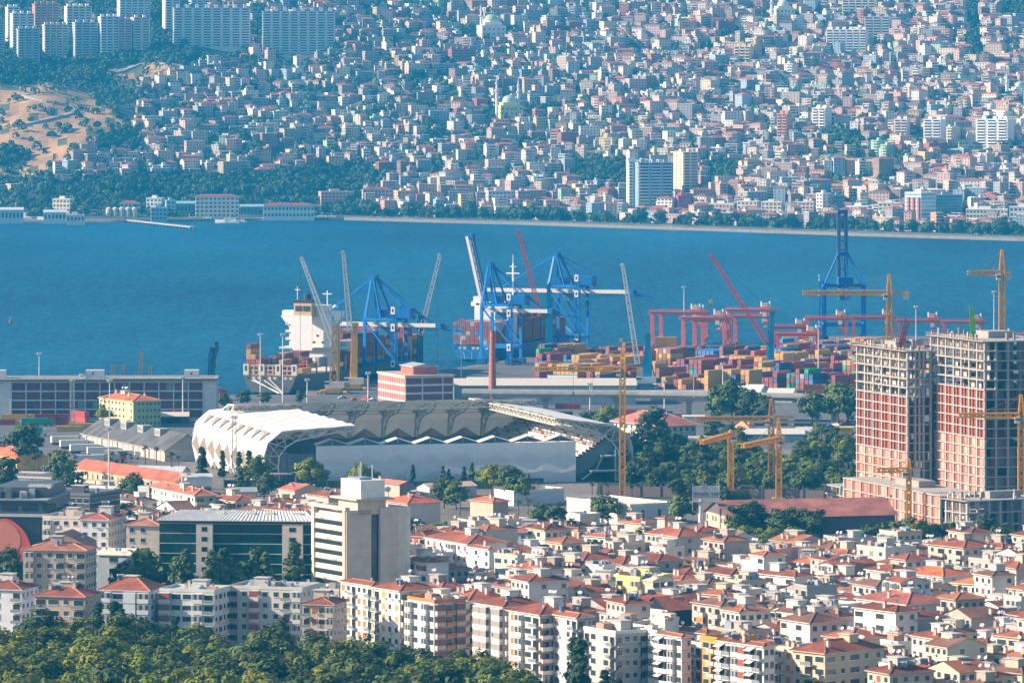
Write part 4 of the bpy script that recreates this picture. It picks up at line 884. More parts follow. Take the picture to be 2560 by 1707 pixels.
# ---- rubber-tyred gantries
def rtg(x0, x1, yt, yb, col, desc, th=6, wb=7):
    xm = (x0+x1)/2; s = (yb-YH)/H; D = F/s; X = (xm-1280)/s; w_ = (x1-x0)/s/2; h = (yb-yt)/s; o = thing('yard_gantry', (X, D, 0), math.radians(th), desc, 'gantry crane', 'red and pink yard gantries')
    for sx in (-1, 1):
        for sy in (-1, 1): b = MB(); b.bar((sx*w_, sy*wb/2, 1.6), (sx*(w_-.2), sy*wb/2, h-1.5), 1.5, col, 'paint', h=1.3); b.build('leg', o)
    b = MB()
    for sx in (-1, 1):
        b.box(sx*w_-1, sx*w_+1, -wb/2-3, wb/2+3, .9, 2.2, shade(col, .9), 'paint')
        for y in (-wb/2-2, -wb/2+1, wb/2-1, wb/2+2): b.cyl((sx*w_-.6, y, .8), (sx*w_+.6, y, .8), .8, .8, (.03, .03, .03), 'paint', 8)
        b.box(sx*w_-.6, sx*w_+.6, -wb/2, wb/2, h-2.8, h-1.9, col, 'paint'); b.bar((sx*w_, -wb/2, 2), (sx*w_, wb/2, h-4), .4, col, 'paint')
    b.build('wheel_frame', o)
    b = MB()
    for sy in (-1, 1):
        b.box(-w_-2, w_+2, sy*wb/2-.6, sy*wb/2+.6, h-2, h-.4, col, 'paint'); b.box(-w_-2, w_+2, sy*(wb/2+1.2)-.06, sy*(wb/2+1.2)+.06, h+.5, h+.6, shade(col, .9), 'paint')
        for k in range(12): xx = -w_-2+k*(2*w_+4)/11; b.box(xx-.05, xx+.05, sy*(wb/2+1.2)-.05, sy*(wb/2+1.2)+.05, h-.5, h+.55, shade(col, .9), 'paint')
        b.box(-w_-2, w_+2, sy*(wb/2+.95)-.4, sy*(wb/2+.95)+.4, h-.6, h-.45, (.40, .30, .24), 'paint')
    b.build('girder', o)
    tx = w_*.72; b = MB(); b.box(tx-3, tx+3, -wb/2-.6, wb/2+.6, h-.4, h+.8, shade(col, .8), 'paint'); b.box(tx-2, tx+1, -1.5, 1.5, h+.8, h+3, (.5, .40, .36), 'paint'); b.cyl((tx-2.5, 0, h+1), (tx-2.5, 0, h+4), .5, .5, (.7, .7, .68), 'paint', 6); b.cyl((tx+2.3, 0, h+1), (tx+2.3, 0, h+4), .5, .5, (.7, .7, .68), 'paint', 6); b.box(tx-1.5, tx+.8, -wb/2-1, -wb/2+1.4, h-4.6, h-2.2, (.62, .55, .5), 'paint'); b.build('trolley', o)
    b = MB(); b.bar((tx-1, 0, h-.5), (tx-1, 0, h-7), .15, (.1, .1, .1)); b.bar((tx+1, 0, h-.5), (tx+1, 0, h-7), .15, (.1, .1, .1)); b.hexa([(tx-2, -2.5, h-8.3), (tx+2, -2.5, h-8.3), (tx+2, 2.5, h-8.3), (tx-2, 2.5, h-8.3), (tx-.8, -1, h-6.8), (tx+.8, -1, h-6.8), (tx+.8, 1, h-6.8), (tx-.8, 1, h-6.8)], shade(col, 1.1), 'paint'); b.build('spreader', o)
PK = (.66, .17, .16); OR = (.72, .10, .045)
rtg(1630, 1758, 776, 868, PK, 'pink yard gantry at the left end of the row, above the stacked tan boxes', -8, 9)
rtg(1652, 1765, 778, 850, PK, 'pink yard gantry standing just behind the leftmost one', -8, 9)
rtg(1708, 1812, 790, 890, PK, 'pink yard gantry in front, between the two other pink ones', -8, 9)
rtg(1736, 1820, 796, 872, PK, 'small pink yard gantry with paired legs behind the front pink one', -8, 9)
rtg(1822, 1930, 770, 890, PK, 'tall pink yard gantry crossed by the red lattice boom', -8, 9)
rtg(1838, 1925, 786, 862, shade(PK, .9), 'dark pink yard gantry behind the red lattice boom', -8, 9)
rtg(1944, 2044, 830, 912, OR, 'orange yard gantry low in the row beside the teal crane', -6)
rtg(1935, 2012, 812, 870, shade(OR, .8), 'low orange-red yard gantry partly behind the teal crane', -6)
rtg(2020, 2116, 791, 868, OR, 'orange yard gantry right of the upright blue crane boom', -6)
rtg(2134, 2232, 789, 862, shade(OR, .9), 'dark red yard gantry above the first concrete tower', -4)
rtg(2246, 2346, 797, 868, shade(OR, .85), 'red yard gantry between the red and green pump booms', -4)
rtg(2360, 2456, 800, 872, OR, 'bright red yard gantry behind the green pump boom', -4)
rtg(2508, 2600, 832, 895, (.62, .14, .12), 'red yard gantry cut by the right picture edge', -4)
# ---------------------------------------------------------------- buildings of the near side: a box placed by its near corner
def cornerbox(xl, xc, xr, ye, h, a):
    s = (ye-YH)/(H-h); D = F/s; X = (xc-1280)/s; t = math.radians(a)
    k = xl-1280; WL = (X-k*D/F)/(math.cos(t)+k/F*math.sin(t))
    k = xr-1280; den = math.sin(t)-k/F*math.cos(t); WR = (k*D/F-X)/den if den > .04 else 12
    return X, D, max(3, WL), max(3, WR), s
OCC = []     # oriented footprints already used (X, D, theta, WL, WR)
def occupied(x, y, pad=0):
    for X, D, t, WL, WR in OCC:
        dx, dy = x-X, y-D; c, s_ = math.cos(t), math.sin(t); lx, ly = dx*c+dy*s_, -dx*s_+dy*c
        if -WL-pad < lx < pad and -pad < ly < WR+pad: return True
    return False
def faceT(face, WL, WR):
    if face == 'L': return Matrix.Translation((-WL, 0, 0))
    if face == 'R': return Matrix.Rotation(math.pi/2, 4, 'Z')
    if face == 'B': return Matrix.Translation((0, WR, 0)) @ Matrix.Rotation(math.pi, 4, 'Z')
    return Matrix.Translation((-WL, WR, 0)) @ Matrix.Rotation(-math.pi/2, 4, 'Z')
WINM = {}
DKG = (.045, .06, .07)
def win_mesh(kind, w, fh, col, col2):
    key = (kind, round(w*2)/2, round(fh, 1), col, col2)
    if key in WINM: return WINM[key]
    w = key[1]; b = MB(); fr = (.66, .64, .60); x = w/2; z0, z1 = fh*.32, fh*.80
    def frame(x0, x1, a, c, fc=fr, n=1, g=DKG):
        b.box(x0, x1, -.07, .02, a, c, fc, 'paint'); k = (x1-x0-.16)/n
        for i in range(n): b.box(x0+.1+i*k, x0+.06+(i+1)*k, -.10, -.07, a+.1, c-.1, g, 'glass')
    if kind == 'w': x = min(.8, x*.62); frame(-x, x, z0, z1, n=2); b.box(-x-.1, x+.1, -.18, 0, z0-.1, z0, fr, 'wall')
    elif kind == 'W': x = x*.80; frame(-x, x, z0-.1, z1, n=3); b.box(-x-.1, x+.1, -.18, 0, z0-.2, z0-.1, fr, 'wall')
    elif kind == 's': x = min(.85, x*.62); b.box(-x, x, -.09, .02, z0-.2, z1+.05, fr, 'paint'); b.box(-x+.08, x-.08, -.14, -.09, z0-.1, z1, col2, 'paint'); [b.box(-x+.1, x-.1, -.155, -.14, z0+q*.25, z0+q*.25+.06, shade(col2, .75), 'paint') for q in range(int((z1-z0)/.25))]
    elif kind == 'g': x = x*.92; b.box(-x, x, -1.15, 0, -.15, fh*.33, col, 'wall'); b.box(-x+.05, x-.05, -1.08, 0, fh*.33, fh*.86, fr, 'paint'); [b.box(-x+.12+q*(2*x-.1)/4, -x+.02+(q+1)*(2*x-.1)/4, -1.12, -1.08, fh*.36, fh*.83, DKG if q % 2 else (.30, .33, .34), 'glass') for q in range(4)]
    elif kind in 'bBa':
        x = x*.94; frame(-x*.8, x*.8, .1, fh*.78, n=3, g=(.03, .035, .04)); b.box(-x, x, -1.35, 0, -.2, .02, shade(col, .95), 'wall')
        if kind == 'B':
            b.box(-x, x, -1.36, -1.3, .95, 1.02, (.45, .45, .45), 'metal'); [b.box(-x+q*(2*x-.06)/8, -x+q*(2*x-.06)/8+.05, -1.35, -1.31, .02, .95, (.5, .5, .5), 'metal') for q in range(9)]; b.box(-x+.03, x-.03, -1.33, -1.32, .08, .9, (.20, .26, .27), 'glass')
        else: b.box(-x, x, -1.35, -1.23, .02, 1.0, col2 if kind == 'b' else col, 'wall'); b.box(-x, -x+.12, -1.25, 0, .02, 1.0, col, 'wall'); b.box(x-.12, x, -1.25, 0, .02, 1.0, col, 'wall')
        if kind == 'a': b.hexa([(-x, -1.9, fh*.62), (x, -1.9, fh*.62), (x, -.1, fh*.88), (-x, -.1, fh*.88), (-x, -1.9, fh*.65), (x, -1.9, fh*.65), (x, -.1, fh*.91), (-x, -.1, fh*.91)], (.74, .72, .68), 'paint')
    elif kind == 'S': x = x*.94; b.box(-x, x, -1.35, 0, -.2, .02, shade(col, .95), 'wall'); b.box(-x, x, -1.3, -.05, .02, fh*.30, col, 'wall'); b.box(-x, x, -1.27, -1.2, fh*.3, fh*.84, col2, 'paint'); b.box(-x, x, -1.2, 0, fh*.84, fh*.9, col, 'wall')
    elif kind == 'd': x = min(x*.8, 1.2); frame(-x, x, .1, z1, n=2)
    WINM[key] = (b.mesh('window' if kind in 'wWsd' else 'balcony'), {'w': 'window', 'W': 'window', 's': 'window', 'd': 'window'}.get(kind, 'balcony')); return WINM[key]
AC = []
def ac_mesh():
    if not AC: b = MB(); b.box(-.45, .45, -.42, -.05, 0, .65, (.66, .65, .62), 'paint'); b.box(-.3, .3, -.44, -.42, .1, .55, (.2, .2, .2), 'metal'); AC.append(b.mesh('air_conditioner'))
    return AC[0]
RT = {}
def roof_bits(kind):
    if kind in RT: return RT[kind]
    b = MB()
    if kind == 'dish':
        n = 12; r = .5; C_ = Vector((0, -.1, 1.25)); ax = Vector((.35, -.75, .55)).normalized(); a = ax.cross(Vector((0, 0, 1))).normalized(); c = a.cross(ax)
        rim = [C_+(a*math.cos(6.283*i/n)+c*math.sin(6.283*i/n))*r+ax*.16 for i in range(n)]
        for i in range(n): b.face([C_, rim[i], rim[(i+1) % n]], (.60, .59, .57), 'paint'); b.face([C_-ax*.03, rim[(i+1) % n]-ax*.03, rim[i]-ax*.03], (.5, .5, .5), 'paint')
        b.bar((0, 0, 0), (0, 0, 1.2), .07, (.4, .4, .4)); b.bar(C_, C_+ax*.55, .05, (.4, .4, .4))
    elif kind == 'chimney': b.box(-.4, .4, -.4, .4, -1.4, 1.7, (.60, .50, .44), 'wall'); b.box(-.5, .5, -.5, .5, 1.7, 1.85, (.5, .42, .36), 'wall'); b.box(-.3, .3, -.3, .3, 1.85, 2.15, (.2, .16, .14), 'wall')
    elif kind == 'heater':
        b.hexa([(-1, -.9, .3), (1, -.9, .3), (1, .7, 1.2), (-1, .7, 1.2), (-1, -.9, .38), (1, -.9, .38), (1, .7, 1.28), (-1, .7, 1.28)], (.03, .045, .07), 'glass'); b.cyl((-1, .8, 1.5), (1, .8, 1.5), .32, .32, (.66, .66, .66), 'metal', 10)
        for x in (-.9, .9): b.bar((x, .8, 0), (x, .8, 1.3), .08, (.4, .4, .4)); b.bar((x, -.8, 0), (x, -.8, .4), .08, (.4, .4, .4))
    elif kind == 'tank': b.cyl((0, 0, .3), (0, 0, 1.6), .6, .6, (.10, .18, .34), 'paint', 12); b.cyl((0, 0, 0), (0, 0, .3), .7, .7, (.4, .4, .4), 'metal', 8)
    RT[kind] = b.mesh({'dish': 'satellite_dish', 'chimney': 'chimney', 'heater': 'solar_heater', 'tank': 'water_tank'}[kind]); return RT[kind]
RTN = {'dish': 'satellite_dish', 'chimney': 'chimney', 'heater': 'solar_heater', 'tank': 'water_tank'}
def bld(xl, xc, xr, ye, n, a=60, fh=3.2, wall=(.74, .70, .64), roof='hip', roofc=None, L='wsw', Rr='w n', L2=None, side=None, sc2=(.50, .16, .06), bc2=None, nfw=9, label=None, desc=None, name='apartment_building', cat='apartment building', rise=None, bits=(3, 2, 1), pent=True, parapet=None, over=.6, dep=None, gax=None, trim=None, acs=2, gr=None, base_h=0, skipo=False, rr=None):
    rr = rr or random.Random(int(xl*7+ye*13)); h = n*fh+base_h; X, D, WL, WR, s = cornerbox(xl, xc, xr, ye, h, a)
    if dep: WR = dep
    th = -math.radians(a); OCC.append((X, D, th, WL, WR)); o = thing(name, (X, D, 0), th, label, cat, gr)
    if not label: reg(o, desc or 'building', *px((X, D, h)), 'city')
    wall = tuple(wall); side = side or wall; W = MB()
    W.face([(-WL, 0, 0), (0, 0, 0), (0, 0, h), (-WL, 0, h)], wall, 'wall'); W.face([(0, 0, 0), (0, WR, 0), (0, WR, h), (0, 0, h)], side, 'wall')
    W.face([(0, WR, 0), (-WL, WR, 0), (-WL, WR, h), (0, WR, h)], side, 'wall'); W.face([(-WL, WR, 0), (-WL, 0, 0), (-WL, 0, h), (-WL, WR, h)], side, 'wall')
    W.face([(-WL, 0, h), (0, 0, h), (0, WR, h), (-WL, WR, h)], (.42, .38, .34), 'concrete')
    if trim:
        for f in range(1, n+1): W.box(-WL-.08, .08, -.08, WR+.08, f*fh-.16, f*fh+.04, trim, 'wall')
    W.build('wall', o); Rf = MB(); roofc = roofc or shade(RED, rr.uniform(.75, 1.25))
    if roof == 'hip': Rf.hip(-WL, 0, 0, WR, h+.26, rise or min(WL, WR)*.17, roofc, over, wallc=shade(wall, .95), ridge=True)
    elif roof == 'gable': Rf.gable(-WL, 0, 0, WR, h+.02, rise or (WR if (gax or 'x') == 'x' else WL)*.16, roofc, over*.7, wallc=side, axis=gax or 'x', m='tile')
    elif roof == 'metal': Rf.gable(-WL, 0, 0, WR, h+.02, rise or 1.5, roofc, over*.6, wallc=side, axis=gax or 'x', m='metal')
    else:
        pc = parapet or shade(wall, 1.0); ph = .9
        Rf.box(-WL-.1, .1, -.1, .15, h, h+ph, pc, 'wall'); Rf.box(-.15, .1, .15, WR-.15, h, h+ph, pc, 'wall'); Rf.box(-WL-.1, .1, WR-.15, WR+.1, h, h+ph, pc, 'wall'); Rf.box(-WL-.1, -WL+.15, .15, WR-.15, h, h+ph, pc, 'wall')
        Rf.face([(-WL+.15, .15, h+.15), (-.15, .15, h+.15), (-.15, WR-.15, h+.15), (-WL+.15, WR-.15, h+.15)], roofc if roof == 'flatc' else rr.choice(((.42, .38, .34), (.50, .44, .38), (.36, .24, .19), (.34, .34, .34))), 'concrete')
        if roof == 'flat':
            for _ in range(rr.randint(2, 5)): x, y = -WL*rr.uniform(.15, .85), WR*rr.uniform(.2, .8); q = rr.uniform(.6, 1.8); Rf.box(x-q, x+q, y-q*.8, y+q*.8, h+.2, h+rr.uniform(.8, 2.4), shade(rr.choice((wall, (.4, .38, .36), (.5, .3, .22), (.3, .36, .42))), .9), 'wall')
    ro = Rf.build('roof', o); top = h+(min(WL, WR)*.17*.55 if roof == 'hip' else .2)
    if pent and WL > 7 and WR > 7 and (label or rr.random() < .6):
        P = MB(); cx = -WL*rr.uniform(.35, .65); cyy = WR*rr.uniform(.45, .65); w2 = rr.uniform(1.6, 2.6); ph = rr.uniform(2.2, 3.0); P.box(cx-w2, cx+w2, cyy-1.6, cyy+1.6, h+.1, top+ph, shade(wall, rr.uniform(.85, 1.0)), 'wall'); P.box(cx-w2-.3, cx+w2+.3, cyy-1.9, cyy+1.9, top+ph, top+ph+.2, (.5, .47, .44), 'concrete'); P.build('stair_head', o)
        for q in range(rr.choice((0, 1, 2, 3))): link('satellite_dish', roof_bits('dish'), ro, (cx-w2+.5+q*(2*w2-1)/3.2, cyy+rr.uniform(-1, 1), top+ph+.2), rr.uniform(-.5, .5))
    nd, ch, hh = bits
    for kind, k in (('dish', rr.randint(0, nd)), ('chimney', rr.randint(0, ch+1)), ('heater', rr.randint(0, hh)), ('tank', 1 if rr.random() < .2 else 0)):
        for _ in range(k):
            x, y = -WL*rr.uniform(.12, .88), WR*rr.uniform(.12, .88); m_ = min(-x, x+WL, y, WR-y); z = h+.2+(m_*2/min(WL, WR)*(rise or min(WL, WR)*.17) if roof == 'hip' else 0); link(RTN[kind], roof_bits(kind), ro, (x, y, z), rr.uniform(0, .6)+(math.radians(a)-.3 if kind != 'chimney' else 0))
    for face, pat, Wd in (('L', L, WL), ('R', Rr, WR)):
        pat = pat.replace(' ', ''); T = faceT(face, WL, WR)
        if not pat or Wd < 3: continue
        lim = 96 if face == 'L' else 40
        while len(pat)*3.4 < Wd*.72: pat = pat+(pat if len(pat) < 6 else pat[:2])
        nc = len(pat); cw = Wd/nc; cnt = 0
        for f in range(n-1, max(-1, n-1-nfw), -1):
            for i, k in enumerate(pat):
                if k == 'n' or cnt >= lim: continue
                kk = k
                if k == 's' and rr.random() < .3: kk = 'w'
                if k == 'b' and rr.random() < .18: kk = rr.choice('gS')
                me, nm = win_mesh(kk, min(cw, 4.5) if k in 'wWsd' else cw, fh, wall if face == 'L' else side, sc2 if kk in 'sS' else (bc2 or wall)); p = T @ Vector(((i+.5)*cw, 0, base_h+f*fh)); cnt += 1
                link(nm, me, o, p, 0 if face == 'L' else math.pi/2)
                if kk in 'ws' and rr.random() < .10*acs: q = T @ Vector(((i+.5)*cw+1.3, 0, base_h+f*fh+.4)); link('air_conditioner', ac_mesh(), o, q, 0 if face == 'L' else math.pi/2)
    return dict(o=o, WL=WL, WR=WR, h=h, X=X, D=D, th=th, s=s)
# ---------------------------------------------------------------- the long warehouse on the left
def warehouse():
    s = 5.27; D = F/s; x0, x1 = (-60-1280)/s, (540-1280)/s; h = 18.6; o = thing('warehouse', (x0, D, 0), math.radians(1.2), 'long grey warehouse with four rows of maroon panels and white piers', 'warehouse'); L_ = x1-x0
    W = MB(); W.box(0, L_, .25, 34, 0, h, (.42, .46, .50), 'wall'); W.box(L_-6.2, L_, 0, .25, 0, h, (.60, .62, .64), 'wall'); W.box(0, 16.7, 0, .25, 0, h, (.60, .62, .64), 'wall')
    nb = 13; bw = (L_-6.2-16.7)/nb; PW = (.52, .54, .57)
    for k in range(nb+1): x = 16.7+k*bw; W.box(x-.3, x+.3, -.35, .25, 0, h-.6, PW, 'wall')
    for f in range(5): z = f*4.3+.4; W.box(16.7, L_-6.2, -.2, .25, z, z+.7, PW, 'wall')
    for k in range(nb):
        for f in range(4):
            x = 16.7+k*bw; z = .4+f*4.3+.7; c = (.17, .04, .06); W.box(x+.3, x+bw-.3, .1, .25, z, z+2.7, shade(c, R.uniform(.85, 1.15)), 'wall'); W.box(x+.3, x+bw-.3, .12, .25, z+2.7, z+3.6, (.05, .06, .08), 'glass')
            if R.random() < .14: W.box(x+.6, x+3.4, .04, .1, z+.1, z+3.3, (.05, .08, .10), 'glass')
            if R.random() < .10: W.box(x+3.6, x+6.2, .02, .1, z+.1, z+3.4, (.16, .24, .28), 'paint')
    W.build('wall', o); b = MB(); b.hexa([(-1, -1.8, h+.1), (L_+.6, -1.8, h+.1), (L_+.6, 26, h+.3), (-1, 26, h+.3), (-1, -1.8, h+.8), (L_+.6, -1.8, h+.8), (L_+.6, 26, h+1.0), (-1, 26, h+1.0)], (.25, .24, .24), 'concrete'); b.box(L_*.55, L_+.6, -1.9, 2.5, h+.95, h+1.2, (.55, .46, .40), 'concrete')
    for k in range(60): b.box(k*L_/60, k*L_/60+.3, -2, -1.8, h-.3, h+.6, (.18, .18, .19), 'metal')
    ro = b.build('roof', o)
    for x in (-40, 212, 459): b = MB(); q = (x-(-60))/s; b.box(q, q+(46 if x > 0 and x < 400 else 36)/s+(3 if x < 0 else 0), 6, 12, h+.8, h+4.6, (.66, .66, .66), 'wall'); b.box(q+3, q+3.8, 5.9, 6, h+2.4, h+3.4, (.05, .06, .07), 'glass'); b.build('roof_house', ro)
warehouse()
def lamp_mast(x, yt, yb, label, lattice_=False):
    p = gp(x, yb); s = (yb-YH)/H; h = (yb-yt)/s; o = thing('floodlight_mast', p, 0, label, 'floodlight mast', 'tall masts'); b = MB()
    if lattice_: lattice(b, (0, 0, 0), (0, 0, h), 2.0, 1.3, (.55, .55, .55), t=.24)
    else: b.cyl((0, 0, 0), (0, 0, h-1), .38, .2, (.62, .62, .62), 'metal', 8)
    b.build('pole', o); b = MB(); b.cyl((0, 0, h-1.4), (0, 0, h-1.1), 1.2, 1.2, (.45, .45, .45), 'metal', 10)
    for k in range(8): t = k*.785; b.box(math.cos(t)*1.1-.3, math.cos(t)*1.1+.3, math.sin(t)*1.1-.3, math.sin(t)*1.1+.3, h-1.1, h-.3, (.66, .66, .64), 'paint')
    b.build('lamp_head', o)
for a in [(98, 880, 985, 'thin floodlight mast rising over the left part of the warehouse roof'), (204, 933, 1048, 'white floodlight mast in front of the warehouse centre'), (274, 946, 1105, 'floodlight mast in front of the yellow school building'), (457, 938, 1052, 'floodlight mast near the right end of the warehouse'), (272, 1066, 1240, 'very tall grey mast above the long red-roofed station building'),
          (651, 992-160, 1008, 'light mast in front of the grey ship stern'), (707, 832, 1005, 'tall light mast crossing the grey ship deck'), (768, 945, 1010, 'short light mast right of the grey ship stern'), (920, 928, 1012, 'light mast left of the red-panelled office block'), (1153, 796, 950, 'light mast in front of the blue ship'), (1710, 714, 868, 'light mast above the leftmost pink gantries'), (2046, 813, 962, 'white light mast over the containers beside the orange gantry'), (2290, 763, 900, 'light mast between the two concrete towers'), (2485, 726, 880, 'light mast left of the tallest tower crane'),
          (1475, 955, 1036, 'light mast on the far side of the flyover near the chimney'), (1807, 905, 990, 'thin light mast left of the white arched shed'), (1476+185, 950, 1035, 'light mast behind the flyover among trees'), (2256, 1325, 1400, 'light pole in front of the concrete frame building')]: lamp_mast(*a)
lamp_mast(586, 1038, 1208, 'lattice floodlight mast in front of the white stadium facade', True); lamp_mast(181, 945, 1060, 'lattice mast in front of the maroon warehouse panels', True)
# ---- red-panelled office block, chimney, pale shed, flyover
def panel_block():
    X, D, WL, WR, s = cornerbox(945, 1013, 1134, 943, 16, 69); o = thing('office_block', (X, D, 0), -math.radians(69), 'white office block with rows of red panels and a small roof house', 'office block'); OCC.append((X, D, -math.radians(69), WL, WR)); h = 16
    W = MB(); wc = (.74, .68, .64); W.box(-WL, 0, 0, WR, 0, h, wc, 'wall')
    for f in range(4):
        z = .7+f*3.95
        for k in range(12): x = -WL+(k+.5)*WL/12; W.box(x-WL/24*.8, x+WL/24*.8, -.1, -.02, z, z+2.9, (.55, .13, .09), 'paint')
        y0 = 0
        for f2, f3 in ((.02, .34), (.37, .76), (.79, .98)): W.box(.02, .1, WR*f2, WR*f3, z, z+2.9, (.22, .04, .06), 'paint')
    W.build('wall', o); b = MB(); b.box(-WL-.5, .5, -.5, WR+.5, h+.02, h+.8, (.66, .56, .48), 'wall'); b.face([(-WL, 0, h+.85), (0, 0, h+.85), (0, WR, h+.85), (-WL, WR, h+.85)], (.52, .38, .26), 'concrete'); ro = b.build('roof', o)
    b = MB(); b.box(-WL*.6, -WL*.15, WR*.25, WR*.75, h+.85, h+4.5, (.50, .14, .11), 'wall'); b.box(-WL*.6-.6, -WL*.15+.6, WR*.25-.6, WR*.75+.6, h+4.5, h+4.8, (.60, .56, .50), 'concrete'); b.gable(-WL*.6, -WL*.15, WR*.25, WR*.75, h+4.8, 1.3, (.35, .38, .36), .5, 'metal'); b.build('roof_house', ro)
panel_block()
o = thing('chimney', gp(1231, 1022), 0, 'tall tapered red brick chimney in front of the blue gantry crane', 'chimney'); b = MB(); s = (1022-YH)/H; hch = (1022-826)/s
b.cyl((0, 0, 0), (0, 0, hch), 2.15, 1.15, (.46, .15, .09), 'wall', 20)
for k in range(14): z = 2+k*hch/14; r = 2.15-(z/hch)*1.0; b.cyl((0, 0, z), (0, 0, z+.25), r+.05, r+.05, (.30, .10, .07), 'metal', 20, caps=False)
b.build('shaft', o); b = MB(); b.cyl((0, 0, hch-.6), (0, 0, hch), 1.32, 1.32, (.36, .12, .08), 'wall', 20); b.cyl((0, 0, hch), (0, 0, hch+.05), 1.0, 1.0, (.03, .03, .03), 'wall', 20); b.build('rim', o)
def gshed(xl, xr, yeave, yb, depth, rise, wallc, roofc, label, th=3, name='warehouse_shed', cat='shed', ribs=True, doors=0, m='metal'):
    s = (yb-YH)/H; D = F/s; X = (xl-1280)/s; w_ = (xr-xl)/s; h = (yb-yeave)/s; t = math.radians(th); o = thing(name, (X, D, 0), t, label, cat); OCC.append((X+w_*math.cos(t), D+w_*math.sin(t), t, w_, depth))
    W = MB(); W.box(0, w_, 0, depth, 0, h, wallc, 'wall', skip=(1,))
    if ribs:
        for k in range(int(w_/3)): W.box(k*3+.3, k*3+.55, -.1, 0, .2, h-.1, shade(wallc, .85), 'metal')
    for k in range(doors): x = (k+.5)*w_/doors; W.box(x-1.6, x+1.6, -.12, -.02, 0, min(3.6, h-.8), (.10, .12, .14), 'paint')
    W.build('wall', o); b = MB(); b.gable(0, w_, 0, depth, h+.02, rise, roofc, .6, m, wallc=wallc); b.build('roof', o); return o, w_, h
gshed(1135, 1590, 963, 1012, 30, 2.6, (.40, .42, .42), (.62, .54, .44), 'long pale warehouse shed with cream roof behind the brick chimney', 1)
gshed(1170, 1225, 950, 985, 14, 1.5, (.5, .52, .5), (.60, .62, .56), 'small white shed roof just left of the brick chimney', 2); gshed(1372, 1440, 944, 975, 14, 1.2, (.55, .58, .56), (.58, .62, .58), 'low white shed right of the brick chimney behind the pale shed', 2)
gshed(1625, 1785, 985, 1003, 14, 1.6, (.50, .40, .36), (.44, .34, .28), 'long brown low shed with fire walls right of the teal wedge crane', -1); gshed(1812, 1900, 978, 1002, 24, 3.0, (.60, .62, .62), (.70, .68, .62), 'white arched shed at the near edge of the container yard', -12); gshed(1918, 1980, 985, 1005, 16, 2.6, (.60, .58, .54), (.66, .60, .52), 'low cream shed right of the white arched shed', -12)
def flyover():
    P = [(-24, 2712, 12.2), (60, 2700, 12.2), (180, 2672, 11.6), (330, 2640, 11.2), (560, 2600, 11)]; o = thing('flyover', (0, 0, 0), 0, 'long grey concrete flyover on piers between the container yard and the trees', 'flyover'); b = MB(); c = (.36, .35, .34)
    for p, q in zip(P, P[1:]): b.hexa([(p[0], p[1], p[2]-1.9), (q[0], q[1], q[2]-1.9), (q[0], q[1]+14, q[2]-1.9), (p[0], p[1]+14, p[2]-1.9), (p[0], p[1]-1, p[2]), (q[0], q[1]-1, q[2]), (q[0], q[1]+15, q[2]), (p[0], p[1]+15, p[2])], c, 'concrete')
    b.build('deck', o); b = MB()
    for yo in (-1.2, 14.6):
        for p, q in zip(P, P[1:]): b.hexa([(p[0], p[1]+yo, p[2]-.3), (q[0], q[1]+yo, q[2]-.3), (q[0], q[1]+yo+.35, q[2]-.3), (p[0], p[1]+yo+.35, p[2]-.3), (p[0], p[1]+yo, p[2]+1.0), (q[0], q[1]+yo, q[2]+1.0), (q[0], q[1]+yo+.35, q[2]+1.0), (p[0], p[1]+yo+.35, p[2]+1.0)], (.46, .45, .43), 'concrete')
    b.build('parapet', o)
    for k in range(17):
        x = -18+k*34; y = interp(x, [(q[0], q[1]) for q in P]); z = interp(x, [(q[0], q[2]) for q in P])
        b = MB(); b.box(x-1.2, x+1.2, y+4.5, y+9, 0, z-4.2, c, 'concrete'); b.hexa([(x-1.5, y+4, z-4.2), (x+1.5, y+4, z-4.2), (x+1.5, y+9.5, z-4.2), (x-1.5, y+9.5, z-4.2), (x-2.6, y, z-1.95), (x+2.6, y, z-1.95), (x+2.6, y+13.5, z-1.95), (x-2.6, y+13.5, z-1.95)], shade(c, 1.15), 'concrete'); b.build('pier', o)
    for k in range(12):
        x = -10+k*48; y = interp(x, [(q[0], q[1]) for q in P])
        b = MB(); b.cyl((x, y-1, 11), (x, y-1, 22), .16, .1, (.6, .6, .6), 'metal', 6); b.bar((x, y-1, 22), (x-2.2, y, 22.6), .12, (.6, .6, .6)); b.box(x-3.2, x-2.2, y-.3, y+.3, 22.5, 22.7, (.7, .7, .68), 'paint'); b.build('street_light', o)
flyover()
